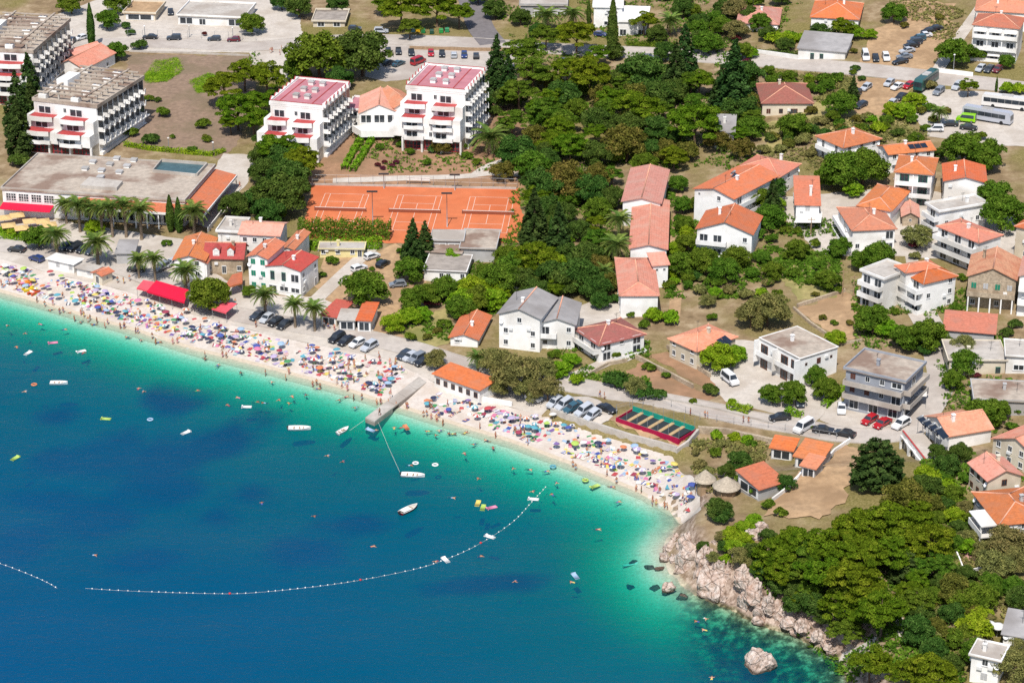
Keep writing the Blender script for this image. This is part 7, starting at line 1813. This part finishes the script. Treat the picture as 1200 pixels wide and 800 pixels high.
def towel_mesh(k):
    mb = MB(); nx_, ny_ = 4, 8; vs = []
    rs = random.Random(k)
    for j in range(ny_ + 1):
        for i in range(nx_ + 1):
            vs.append(((i / nx_ - .5) * .95 + rs.uniform(-.015, .015), (j / ny_ - .5) * 1.85 + rs.uniform(-.02, .02), .03 + rs.uniform(0, .035)))
    for j in range(ny_):
        for i in range(nx_):
            o_ = j * (nx_ + 1) + i; mb.mat({0: 0, 1: (1 if j in (0, ny_ - 1) else 0), 2: j % 2, 3: (1 if i in (1, 2) else 0), 4: 0}[k]); mb.add([vs[o_], vs[o_ + 1], vs[o_ + nx_ + 2], vs[o_ + nx_ + 1]], [(0, 1, 2, 3)])
    return mb.mesh('towel', [cloth, white_cloth])
TOWELS = [towel_mesh(k) for k in range(5)]
LILO = MB()
for k in range(5): LILO.tube([(-.3 + .15 * k, -.85, .1), (-.3 + .15 * k, .6, .1)], .09, 6)
LILO.tube([(-.36, .75, .15), (.36, .75, .15)], .14, 6); LILO = LILO.mesh('air_bed', plastic, True)
RING = MB(); rr_ = [(0.42 + .13 * math.cos(2 * math.pi * k / 8), .13 + .13 * math.sin(2 * math.pi * k / 8)) for k in range(9)]; RING.lathe(rr_, 14); RING = RING.mesh('swim_ring', plastic, True)
def beach():
    r = random.Random(5); placed = []
    def free(p, d):
        for q in placed:
            if abs(q[0] - p.x) < d + q[2] and abs(q[1] - p.y) < d + q[2] and (q[0] - p.x) ** 2 + (q[1] - p.y) ** 2 < (d + q[2]) ** 2: return False
        return True
    def pick(bias=1.0):
        sec = r.random() < .66; t_ = r.random(); s_ = r.random() ** bias
        a, b = (lerp_line(BT, t_), lerp_line(BL, t_)) if sec else (lerp_line(BT2, t_), lerp_line(BL2, t_))
        px, py = a[0] + (b[0] - a[0]) * s_, a[1] + (b[1] - a[1]) * s_; p = at(px, py)
        if float(fbm(np.array([p.x]), np.array([p.y]), 3.2, 31)[0]) < -.42 and r.random() < .85: return pick(bias)
        return p, px, py
    cnt = {'p': 0, 't': 0, 'h': 0}; tries = 0
    while cnt['p'] < 165 and tries < 6000:
        tries += 1; p, px, py = pick(.85)
        if not free(p, .5): continue
        placed.append((p.x, p.y, .5)); cnt['p'] += 1; cn, cv = PAL[r.choice((0, 1, 1, 1, 2, 2, 3, 3, 4, 5, 6, 6, 7, 8, 9, 11, 11, 12, 13, 14, 14, 15))]; v = r.choice((0, 0, 0, 1, 1, 2)); s = r.uniform(.62, .88)
        m = T(p.x, p.y, p.z + .05, r.uniform(0, 6.28)) @ Matrix.Rotation(r.uniform(-.18, .18), 4, 'X') @ Matrix.Rotation(r.uniform(-.18, .18), 4, 'Y') @ Matrix.Diagonal((s, s, s * r.uniform(.85, 1.0), 1))
        o = thing('beach_parasol', '', 'parasol', m, 'parasols on the beach'); part('canopy', PARA[v], o, color=cv); part('pole', PPOLE, o)
        auto(o, cn + (' and white' if v and cn != 'white' else '') + ' parasol', px, py, sect(px))
    tries = 0
    while cnt['t'] < 298 and tries < 9000:
        tries += 1; p, px, py = pick(.9)
        if not free(p, .45): continue
        placed.append((p.x, p.y, .42)); cnt['t'] += 1; cn, cv = PAL[r.choice((0, 0, 1, 1, 1, 2, 3, 3, 4, 4, 5, 6, 7, 8, 8, 9, 9, 11, 11, 12, 14, 14, 15, 15, 4))]; k = r.randrange(5); rz = -.45 + r.uniform(-.5, .5)
        o = thing('beach_towel', '', 'towel', T(p.x, p.y, p.z + .05, rz), 'towels on the beach', TOWELS[k], cv)
        auto(o, cn + (' striped' if k == 2 else '') + ' towel', px, py, sect(px))
        if r.random() < .27: person(Vector((p.x, p.y, p.z + .07)), r.choice(('lying face down', 'lying on the back', 'sitting')), rz + (math.pi if r.random() < .3 else 0), PAL[r.randrange(13)])
    tries = 0
    while cnt['h'] < 70 and tries < 3000:
        tries += 1; p, px, py = pick(.5)
        if not free(p, .2): continue
        placed.append((p.x, p.y, .2)); cnt['h'] += 1
        person(Vector((p.x, p.y, p.z + .06)), r.choice(('standing', 'walking', 'walking', 'sitting')), r.uniform(0, 6.28), PAL[r.randrange(13)])
    # bags, shoes, mats and cool boxes between them
    mb_all = {i: MB() for i in range(len(PAL))}; n = 0
    for _ in range(900):
        p, px, py = pick(.8)
        if not free(p, .12): continue
        placed.append((p.x, p.y, .12)); i = r.randrange(len(PAL)); w_ = r.uniform(.12, .4); l_ = r.uniform(.2, .6); h_ = r.choice((.08, .15, .3)); a_ = r.uniform(0, 3.1); ca, sa = math.cos(a_), math.sin(a_)
        b = MB().box(-w_, w_, -l_, l_, 0, h_, .75); mb_all[i].add([(p.x + x * ca - y * sa, p.y + x * sa + y * ca, p.z + .05 + z) for x, y, z in b.v], b.f); n += 1
    mats = [M('clutter_' + PAL[i][0].replace(' ', '_'), PAL[i][1], .9, .1, 2) for i in range(len(PAL))]
    big = MB()
    for i, b in mb_all.items(): big.mat(i).add(b.v, b.f)
    o = struct('beach_clutter', big.mesh('beach_clutter', mats), 'stuff', 'bags, shoes and mats strewn between the towels'); o['category'] = 'beach clutter'
    # paddlers along the water's edge
    for k in range(64):
        t_ = r.random(); i = int(t_ * (len(BEACH_LOW) - 4)) + 2; a, b = BEACH_LOW[i], BEACH_LOW[i + 1]; u = r.random(); off = r.uniform(-4, 12)
        px, py = a[0] + (b[0] - a[0]) * u, a[1] + (b[1] - a[1]) * u + off
        if off > 4: p = at_z(px, py, -.75); p.z = max(gz(p.x, p.y), -1.0); person(p, 'standing', r.uniform(0, 6.28), PAL[r.randrange(13)], None, 'wading ' + sect(px))
        else: person(at(px, py), r.choice(('walking', 'standing')), r.uniform(0, 6.28), PAL[r.randrange(13)], None, 'at the water edge ' + sect(px))
beach()
def afloat(px, py): return at_z(px, py, 0.0)
r6 = random.Random(66)
SWIM = [(20, 407), (97, 414), (30, 458), (162, 456), (168, 458), (230, 458), (280, 466), (268, 475), (110, 650), (370, 604), (385, 533), (402, 540), (307, 590), (562, 652), (512, 657), (530, 583), (604, 680), (672, 682), (826, 724), (818, 728), (827, 738), (834, 795), (436, 640), (648, 580), (625, 575), (338, 472), (327, 468), (343, 465), (358, 462), (372, 455),
        (398, 468), (405, 465), (417, 477), (440, 505), (462, 502), (470, 501), (502, 505), (510, 509), (516, 504), (526, 507), (531, 508), (545, 507), (545, 532), (556, 520), (578, 525), (571, 516), (601, 548), (620, 550), (640, 552), (652, 565), (685, 562), (717, 570), (724, 588), (310, 472), (300, 471), (75, 386), (48, 380), (30, 390), (8, 381), (95, 377), (110, 380), (60, 363), (83, 366), (150, 395),
        (165, 398), (186, 401), (240, 420), (255, 428), (282, 436), (318, 447), (700, 620), (560, 560), (480, 545)]
for (sx_, sy_) in SWIM:
    person(afloat(sx_, sy_), 'swimming', r6.uniform(0, 6.28), PAL[r6.randrange(13)], 'swimmer in ' , None, .02) if False else person(afloat(sx_, sy_), 'swimming', r6.uniform(0, 6.28), PAL[r6.randrange(13)], 'swimmer', 'in the open water' if sy_ > 400 + sx_ * .28 else 'near the shore ' + sect(sx_), .02)
for (fx, fy, cn, kind) in ((95, 412, 'white', 'lilo'), (33, 414, 'white', 'lilo'), (40, 451, 'orange', 'ring'), (124, 491, 'lime', 'lilo'), (176, 492, 'pale blue', 'ring'), (218, 507, 'white', 'lilo'), (18, 537, 'lime', 'lilo'), (289, 477, 'white', 'lilo'), (434, 504, 'pale blue', 'lilo'), (476, 501, 'orange', 'lilo'), (487, 543, 'white', 'ring'), (510, 545, 'white', 'ring'), (560, 590, 'yellow', 'lilo'),
                           (566, 595, 'lime', 'lilo'), (576, 595, 'pink', 'lilo'), (522, 656, 'white', 'lilo'), (574, 629, 'white', 'lilo'), (674, 675, 'pale blue', 'lilo'), (697, 570, 'lime', 'lilo'), (648, 547, 'turquoise', 'ring'), (62, 402, 'pink', 'lilo'), (686, 563, 'lime', 'ring'), (625, 585, 'white', 'lilo')):
    p = afloat(fx, fy); cv = dict(PAL)[cn]; o = thing('air_bed' if kind == 'lilo' else 'swim_ring', '', 'inflatable', T(p.x, p.y, -.03, r6.uniform(-.8, 2.4), 1.25), 'inflatables on the water', LILO if kind == 'lilo' else RING, cv)
    auto(o, cn + (' air bed' if kind == 'lilo' else ' swim ring') + ' floating', fx, fy, 'off the beach ' + sect(fx))

# ------------------------------------------------------------------ boats
def boat(px, py, hx, hy, L_, label, hullc, motor=True, cover=False):
    p = afloat(px, py); q = afloat(px + hx * 3, py + hy * 3); ang = math.atan2(q.y - p.y, q.x - p.x)
    m = T(p.x, p.y, 0, ang); o = thing('rowing_boat', label, 'boat', m, 'boats moored off the beach'); st = []
    for k in range(13):
        u = k / 12; x = (u - .5) * L_; w_ = .78 * L_ / 4.4 * (1 - max(0, (u - .45) / .55) ** 2.2) * (.86 + .14 * min(1, u * 4)) + .01; sh = .5 + .22 * max(0, u - .5) ** 1.5 * 2
        st.append([(x, -w_, sh), (x, -w_ * .86, .1), (x, -w_ * .45, -.16 + .12 * max(0, u - .7)), (x, 0, -.22 + .2 * max(0, u - .75)), (x, w_ * .45, -.16 + .12 * max(0, u - .7)), (x, w_ * .86, .1), (x, w_, sh)])
    vs = [v_ for s_ in st for v_ in s_]; fs = [(i * 7 + j, (i + 1) * 7 + j, (i + 1) * 7 + j + 1, i * 7 + j + 1) for i in range(12) for j in range(6)] + [tuple(range(7))]
    inn = [(x * .97, y * .88, max(z, .08) if abs(y) > 1e-6 or True else z) for x, y, z in vs]
    part('hull', MB().add(vs, fs).mesh('hull', plastic, True), o, color=hullc)
    fs2 = [(f_[3], f_[2], f_[1], f_[0]) for f_ in fs[:-1]]
    part('inner_hull', MB().add(inn, fs2).mesh('inner_hull', white if not cover else M("boat_inside", S(206, 200, 190), .7, .1, 2), True), o)
    rim = []
    for s_ in (-1, 1): rim.append([(s2[0 if s_ < 0 else 6][0], s2[0 if s_ < 0 else 6][1], s2[0][2]) for s2 in st])
    mb = MB()
    for rm_ in rim: mb.tube(rm_, .05, 5)
    part('gunwale', mb.mesh('gunwale', white, True), o)
    for u in (.25, .52, .74):
        k = int(u * 12); w_ = st[k][6][1] * .92; x = st[k][0][0]; part('bench', MB().box(x - .14, x + .14, -w_, w_, .3, .35).mesh('bench', wood), o)
    if motor:
        x = -L_ / 2; part('outboard_motor', MB().box(x - .32, x - .02, -.14, .14, .45, .8, .8).box(x - .22, x - .08, -.06, .06, -.3, .45).mesh('outboard_motor', dark_metal), o)
    if cover: part('cover', MB().prism([(-L_ * .4, -.6), (L_ * .05, -.7), (L_ * .05, .7), (-L_ * .4, .6)], .52, .62).mesh('cover', white_cloth), o)
Wc = dict(PAL)['white']
boat(351, 503, 1, 0, 4.6, 'white rowing boat lying off the palms, farthest from the pier', Wc); boat(402, 506, 1, -.55, 3.4, 'small white dinghy moored beside the pier', Wc, False); boat(484, 558, 1, .05, 4.7, 'white rowing boat tied to the long line from the pier', Wc)
boat(479, 598, 1, -.5, 4.6, 'covered boat with dark red hull, farthest out', S(150, 20, 40), True, True); boat(69, 450, 1, 0, 3.8, 'long white boat near the dark weed beds', S(220, 240, 240), False)
def rope(pxs, label, z=0.25):
    pts = [at_z(px, py, z) for px, py in pxs]; o0 = pts[0]; thing('mooring_line', label, 'rope', T(*o0), None, MB().tube([p - o0 for p in pts], .025, 4).mesh('mooring_line', white_cloth))
rope([(443, 494), (455, 523), (470, 556)], 'thin mooring line from the pier to the white boat'); rope([(427, 492), (410, 504)], 'thin mooring line from the pier to the dinghy')
# buoy lines
BUOY = MB().lathe([(0.001, -.1), (.1, -.05), (.13, .05), (.1, .14), (.001, .17)], 8).mesh('buoy', white, True); BUOYR = MB().lathe([(0.001, -.1), (.2, -.05), (.26, .08), (.2, .22), (.001, .28)], 8).mesh('buoy', M("red_buoy", S(216, 60, 60), .5, .1, 2), True)
def buoy_line(pxs, label, gap=1.15):
    line = smooth_line([(p.x, p.y) for p in (at_z(*q, 0) for q in pxs)], 12); o = thing('buoy_line', label, 'buoy line', T(line[0][0], line[0][1], 0)); acc = 0; n = 0
    part('rope', MB().tube([(x - line[0][0], y - line[0][1], .02) for x, y in line], .014, 4).mesh('rope', white_cloth), o)
    for a, b in zip(line[:-1], line[1:]):
        d_ = math.hypot(b[0] - a[0], b[1] - a[1]); acc += d_
        if acc >= gap:
            acc = 0; n += 1; part('buoy', BUOYR if n % 17 == 0 else BUOY, o, T(b[0], b[1], 0), label='red marker buoy' if n % 17 == 0 else None)
L1 = [(-20, 655), (0, 660), (30, 671), (55, 682), (67, 689)]; L2 = [(100, 689), (150, 692), (240, 695), (300, 694), (400, 683), (480, 668), (520, 656), (560, 638), (600, 612), (625, 586), (640, 570)]
def dense(pxs):
    out = []
    for a, b in zip(pxs[:-1], pxs[1:]):
        n = max(1, int(math.hypot(b[0] - a[0], b[1] - a[1]) / 8))
        out += [(a[0] + (b[0] - a[0]) * k / n, a[1] + (b[1] - a[1]) * k / n) for k in range(n)]
    return out + [pxs[-1]]
buoy_line(L1, 'short string of white buoys at the outer edge'); buoy_line(L2, 'long curving string of white swimming-limit buoys')
# pedalos and a kayak on the sand
def hull_thing(px, py, hx, hy, L_, w_, nm, label, cat, colr, h_=.35, water=False):
    p = at(px, py); q = at(px + hx * 3, py + hy * 3); ang = math.atan2(q.y - p.y, q.x - p.x); st = []
    for k in range(9):
        u = k / 8; x = (u - .5) * L_; ww = w_ * math.sin(math.pi * min(max(u, .04), .96)) ** .6; st.append([(x, -ww, h_ * .8), (x, -ww * .6, .02), (x, ww * .6, .02), (x, ww, h_ * .8), (x, ww * .5, h_), (x, -ww * .5, h_)])
    vs = [v_ for s_ in st for v_ in s_]; fs = [(i * 6 + j, (i + 1) * 6 + j, (i + 1) * 6 + (j + 1) % 6, i * 6 + (j + 1) % 6) for i in range(8) for j in range(6)] + [tuple(range(5, -1, -1)), tuple(range(48, 54))]
    o = thing(nm, label, cat, T(p.x, p.y, p.z + .06, ang)); part('hull', MB().add(vs, fs).mesh('hull', plastic, True), o, color=colr)
    part('cockpit', MB().box(-L_ * .14, L_ * .12, -w_ * .45, w_ * .45, h_ + .01, h_ + .06).mesh('cockpit', dark_metal), o)
    return o
hull_thing(740, 662, 1, -.5, 3.6, .42, 'kayak', 'white kayak drawn up on the beach below the sea wall', 'kayak', Wc)
def pedalo(px, py, hx, hy, colr, label):
    p = at(px, py); q = at(px + hx * 3, py + hy * 3); ang = math.atan2(q.y - p.y, q.x - p.x); m = T(p.x, p.y, p.z + .1, ang); o = thing('pedalo', label, 'pedalo', m, 'pedalos on the beach')
    for s_ in (-.6, .6): part('float', MB().add([(-1.5, s_ - .22, .5), (1.2, s_ - .22, .5), (1.7, s_, .55), (1.2, s_ + .22, .5), (-1.5, s_ + .22, .5), (-1.5, s_ - .16, 0), (1.1, s_ - .16, 0), (1.5, s_, .3), (1.1, s_ + .16, 0), (-1.5, s_ + .16, 0)], [(0, 1, 2, 3, 4), (9, 8, 7, 6, 5)] + [(i, 5 + i, 5 + (i + 1) % 5, (i + 1) % 5) for i in range(5)]).mesh('float', plastic), o, color=colr)
    part('deck', MB().box(-1.2, .8, -.4, .4, .42, .52).mesh('deck', plastic), o, color=colr)
    for s_ in (-.25, .25): part('seat', MB().box(-.8, -.3, s_ - .2, s_ + .2, .525, .62).box(-.9, -.8, s_ - .2, s_ + .2, .525, 1.05).mesh('seat', white), o)
pedalo(30, 333, 1, -.4, S(236, 140, 30), 'orange pedalo on the sand near the white sheds'); pedalo(34, 340, 1, -.3, S(236, 206, 40), 'yellow pedalo on the sand near the white sheds'); pedalo(40, 344, 1, -.6, S(214, 90, 40), 'red-orange pedalo nearest the water by the white sheds')
# awnings, cafe parasols, huts
def awning(pxs, h_, mat, label, group=None):
    c = [at(px, py, h_) for px, py in pxs]; z = min(gz(p.x, p.y) for p in c); top = sum(p.z for p in c) / 4; o = thing('awning', label, 'awning', T(c[0].x, c[0].y, z)); P = [(p.x - c[0].x, p.y - c[0].y) for p in c]
    cx_, cy2 = sum(p[0] for p in P) / 4, sum(p[1] for p in P) / 4; rz = top - z
    vs = [(P[i][0], P[i][1], rz - (.25 if i in (0, 3) else -.15)) for i in range(4)]
    part('canopy', MB().add(vs + [(x, y, z_ - .06) for x, y, z_ in vs], [(0, 1, 2, 3), (7, 6, 5, 4)] + [(i, 4 + i, 4 + (i + 1) % 4, (i + 1) % 4) for i in range(4)]).mesh('canopy', mat), o)
    for i in range(4):
        a, b = P[i], P[(i + 1) % 4]
        n = max(1, int(math.hypot(b[0] - a[0], b[1] - a[1]) / 3.5))
        for k in range(n):
            x, y = a[0] + (b[0] - a[0]) * k / n, a[1] + (b[1] - a[1]) * k / n; x, y = x + (cx_ - x) * .04, y + (cy2 - y) * .04
            part('post', MB().tube([(x, y, -.6), (x, y, rz - .3)], .05, 5).mesh('post', grey_metal), o)
    if rz > 2: part('valance', MB().add([(P[0][0], P[0][1], rz - .25), (P[3][0], P[3][1], rz - .25), (P[3][0], P[3][1], rz - .6), (P[0][0], P[0][1], rz - .6)], [(0, 1, 2, 3)]).mesh('valance', mat), o)
awning([(172, 341), (183, 328), (221, 339), (216, 354)], 2.8, red_cloth, 'large bright red awning over the beach restaurant'); awning([(160, 337), (168, 328), (181, 330), (173, 340)], 2.7, pale_red_cloth, 'faded red awning beside the large red one')
awning([(248, 361), (262, 353), (278, 355), (265, 366)], 2.6, pale_red_cloth, 'dusty red awning in front of the orange-roofed houses'); awning([(262, 338), (272, 322), (284, 318), (284, 330)], 3.0, roof_orange, 'orange tiled porch roof beside the dark round tree')
awning([(930, 262), (962, 262), (964, 247), (940, 244)], 2.2, white_cloth, 'pale shade sail on the terrace of the small orange-roofed house'); awning([(1070, 463), (1086, 465), (1086, 457), (1074, 456)], 2.6, white_cloth, 'pale shade sail beside the grey apartment house')
for i, (px_, py_) in enumerate(((5, 254), (20, 251), (10, 263), (25, 266), (40, 268), (50, 258), (58, 262), (35, 258))):
    p = at(px_, py_, 2.4); z = gz(p.x, p.y); o = thing('cafe_parasol', ORD[i] + ' square straw parasol of the cafe terrace, counting from the far row', 'parasol', T(p.x, p.y, z, .3), 'straw parasols of the cafe')
    part('canopy', MB().add([(-1.7, -1.7, 2.2), (1.7, -1.7, 2.2), (1.7, 1.7, 2.2), (-1.7, 1.7, 2.2), (0, 0, 2.8), (-1.7, -1.7, 2.1), (1.7, -1.7, 2.1), (1.7, 1.7, 2.1), (-1.7, 1.7, 2.1)], [(0, 1, 4), (1, 2, 4), (2, 3, 4), (3, 0, 4), (0, 5, 6, 1), (1, 6, 7, 2), (2, 7, 8, 3), (3, 8, 5, 0), (8, 7, 6, 5)]).mesh('canopy', M("straw_cloth", S(222, 188, 130), .95, .15, 4)), o)
    part('pole', MB().tube([(0, 0, -.3), (0, 0, 2.5)], .06, 6).mesh('pole', wood), o)
for (px_, py_, r_, lab) in ((826, 568, 12, 'grey thatched hut beside the beach end'), (851, 576, 15, 'larger grey thatched hut with pointed roof beside the boat shed')):
    p = at(px_, py_ + 4); s = r_ / px_per_m(p); o = thing('thatched_hut', lab, 'hut', T(*p)); rs = random.Random(int(px_))
    mb = MB(); n = 16; prof = [(s * 1.12, 1.9), (s * 1.08, 2.1), (s * .62, 2.9), (s * .25, 3.6), (.02, 4.0)]
    mb.lathe(prof, n); part('roof', mb.mesh('roof', straw), o)
    for k in range(6): a = k * 1.047; part('post', MB().tube([(s * .9 * math.cos(a), s * .9 * math.sin(a), -1), (s * .9 * math.cos(a), s * .9 * math.sin(a), 2.2)], .07, 5).mesh('post', wood), o)
    part('wall', MB().lathe([(s * .78, -1), (s * .78, 2.0)], 12).mesh('wall', wood), o)
for (px_, py_, lab) in ((1159, 744, 'round white parasol of the terrace nearest the grey-roofed house, farther one'), (1168, 746, 'round white parasol of the terrace beside the grey-roofed house, nearer one')):
    p = at(px_, py_); o = thing('parasol', lab, 'parasol', T(p.x, p.y, p.z, 0, 1.25), 'terrace parasols'); part('canopy', PARA[0], o, color=Wc); part('pole', PPOLE, o)
# utility poles and street lamps
def pole(px, py, top, label, nm='utility_pole', lamp=False, mat=None):
    b = at(px, py); h_ = (py - top) / (px_per_m(b) * .92); o = thing(nm, label, 'lamp post' if lamp else 'pole', T(*b)); part('pole', MB().tube([(0, 0, -.3), (0, 0, h_)], [.13, .08], 7).mesh('pole', mat or (grey_metal if lamp else wood)), o)
    if lamp: part('lamp_head', MB().lathe([(.05, h_), (.28, h_ + .1), (.26, h_ + .3), (.02, h_ + .4)], 8).mesh('lamp_head', white), o)
    else: part('cross_arm', MB().box(-.9, .9, -.06, .06, h_ - .6, h_ - .48).mesh('cross_arm', mat or wood), o)
pole(987, 348, 316, 'wooden utility pole above the fallow gardens'); pole(1000, 348, 322, 'leaning support pole beside the utility pole'); pole(950, 275, 255, 'utility pole below the small orange-roofed house'); pole(1093, 362, 350, 'short utility pole beside the white balcony house'); pole(1117, 86, 66, 'street lamp beside the main road wall', 'street_lamp', True); pole(1147, 393, 375, 'utility pole in front of the low orange sheds')
for i, (px_, py_, tp) in enumerate(((198, 177, 163), (250, 178, 168), (222, 44, 32), (273, 45, 34), (170, 45, 32))): pole(px_, py_, tp, ('white garden lamp beside the long clipped hedge, ' + ['nearer the hotel', 'nearer the pines'][i]) if i < 2 else ['globe lamp in the middle of the upper road verge', 'globe lamp beside the dark red car', 'globe lamp beside the leading black car'][i - 2], 'garden_lamp', True)
# passers-by on the promenade and roads
for (px_, py_) in ((703, 466), (708, 468), (809, 487), (826, 490), (829, 491), (871, 496), (877, 497), (645, 405), (436, 405), (444, 420), (445, 424), (457, 428), (463, 431), (464, 427), (380, 383), (385, 386), (392, 388), (317, 63), (319, 62), (328, 65), (330, 60), (277, 218), (281, 220), (270, 219), (445, 487), (457, 467), (458, 463), (300, 384), (152, 330), (145, 333), (138, 332), (268, 362), (276, 358), (1165, 660), (1108, 522)):
    p = at_z(px_, py_, 1.12) if (px_, py_) in ((445, 487), (457, 467), (458, 463)) else at(px_, py_); p = Vector((p.x, p.y, p.z + (.0 if p.z == 1.12 else .1)))
    c_ = PAL[r6.randrange(13)]; person(p, r6.choice(('standing', 'walking')), r6.uniform(0, 6.28), c_, 'passer-by in ' + c_[0] + ' shorts', None if False else 'LAND')

# ------------------------------------------------------------------ labels that single each thing out
LANDMARKS = [((100, 135), 'the pergola-roofed hotel'), ((35, 70), 'the corner hotel'), ((220, 115), 'the brown meadow'), ((360, 130), 'the first pink-roofed hotel'), ((520, 125), 'the larger pink-roofed hotel'), ((440, 120), 'the hotel lobby'), ((110, 225), 'the hotel restaurant'), ((480, 250), 'the tennis courts'), ((245, 25), 'the glazed shop'), ((160, 12), 'the brown-roofed shop'), ((385, 22), 'the upper kiosk'),
             ((265, 300), 'the dormer house'), ((340, 320), 'the red-roofed seafront house'), ((400, 292), 'the yellow house'), ((525, 300), 'the grey-roofed pavilion'), ((405, 368), 'the beach kiosks'), ((545, 385), 'the small orange-gabled house'), ((625, 375), 'the grey-gabled house'), ((715, 398), 'the brown-roofed white house'), ((757, 215), 'the farthest hall'), ((762, 262), 'the middle hall'), ((750, 335), 'the nearest hall'),
             ((865, 220), 'the solar-heater house'), ((848, 272), 'the gable-front house'), ((822, 408), 'the stone house by the minibus'), ((935, 420), 'the fin-walled house'), ((1040, 445), 'the grey apartment house'), ((1125, 500), 'the solar-collector house'), ((1165, 555), 'the cream stone house'), ((1180, 600), 'the orange-roofed grey house'), ((1160, 775), 'the lowest white house'), ((1195, 740), 'the grey-sloped white house'),
             ((535, 442), 'the beach bar'), ((770, 502), 'the trampolines'), ((930, 530), 'the boat sheds'), ((845, 572), 'the thatched huts'), ((960, 570), 'the bare plot'), ((1028, 545), 'the cedar'), ((945, 335), 'the grassy fallow garden'), ((985, 370), 'the tan fallow garden'), ((780, 445), 'the vegetable plots'), ((1080, 340), 'the stacked-balcony house'), ((1160, 325), 'the old stone house'), ((1140, 275), 'the scalloped-roof house'),
             ((1015, 265), 'the long orange villa'), ((945, 235), 'the small orange-roofed house'), ((1070, 210), 'the green-balcony house'), ((1130, 215), 'the blank-fronted house'), ((995, 170), 'the orange house below the lot'), ((1060, 175), 'the solar-panel house'), ((920, 115), 'the brown-roofed cream house'), ((888, 22), 'the red-roofed top house'), ((978, 20), 'the three-awning house'), ((962, 58), 'the arched garage'), ((1165, 45), 'the arched house'),
             ((1150, 135), 'the bus park'), ((1060, 40), 'the tan car park'), ((1040, 108), 'the lower earth lot'), ((725, 15), 'the modern villa'), ((637, 0), 'the low grey building'), ((850, 148), 'the pine outbuilding'), ((555, 30), 'the dark side road'), ((830, 685), 'the limestone crags'), ((1000, 690), 'the shaded cliff'), ((1060, 720), 'the cliff footpath'), ((1140, 655), 'the pink yard'), ((1160, 430), 'the steep lane houses'), ((320, 60), 'the upper yard'), ((600, 455), 'the promenade bend'),
             ((680, 120), 'the pine wood'), ((660, 280), 'the wooded slope'), ((700, 70), 'the main road bend'), ((445, 190), 'the hotel garden'), ((500, 70), 'the hotel car park'), ((450, 340), 'the earth lane'), ((1100, 580), 'the arcaded terrace'), ((85, 305), 'the white beach sheds'), ((195, 340), 'the red awning'), ((1135, 385), 'the low orange sheds')]
SIZE = {'tree': True, 'bush': True, 'palm': True}
SHORT = {'yellow-green pine tree with cloud-like pads': 'yellow-green pine', 'mid-green pine tree': 'mid-green pine', 'round green leafy tree': 'round green tree', 'dark green dense tree': 'dark dense tree', 'bright green leafy tree': 'bright leafy tree', 'grey-green olive-coloured tree': 'grey-green tree', 'dark pointed fir tree': 'dark fir', 'date palm with brown skirt of dead fronds': 'palm with brown skirt', 'shaggy palm beside the halls': 'shaggy palm'}
bucket = {}
for ent in AUTO:
    o, words, (px, py) = ent[:3]; where = ent[3] if len(ent) > 3 else 'LAND'
    words = SHORT.get(words, words)
    if where == 'LAND': where = 'near ' + min(LANDMARKS, key=lambda l: (l[0][0] - px) ** 2 + (1.6 * (l[0][1] - py)) ** 2)[1]
    bucket.setdefault((words, where), []).append((px, o))
ORDN = ORD + ['%d%s' % (k, 'st' if k % 10 == 1 and k != 11 else 'nd' if k % 10 == 2 and k != 12 else 'rd' if k % 10 == 3 and k != 13 else 'th') for k in range(21, 90)]
for (words, where), lst in bucket.items():
    lst.sort(key=lambda e: e[0])
    for i, (px, o) in enumerate(lst):
        lab = (words + ' ' + where) if len(lst) == 1 else ORDN[i] + ' ' + words + ' ' + where + ', counting towards the headland'
        o['label'] = lab if len(lab.replace('-', ' ').split()) <= 16 else lab.replace(', counting towards the headland', ' towards headland').replace('swimwear ', '')
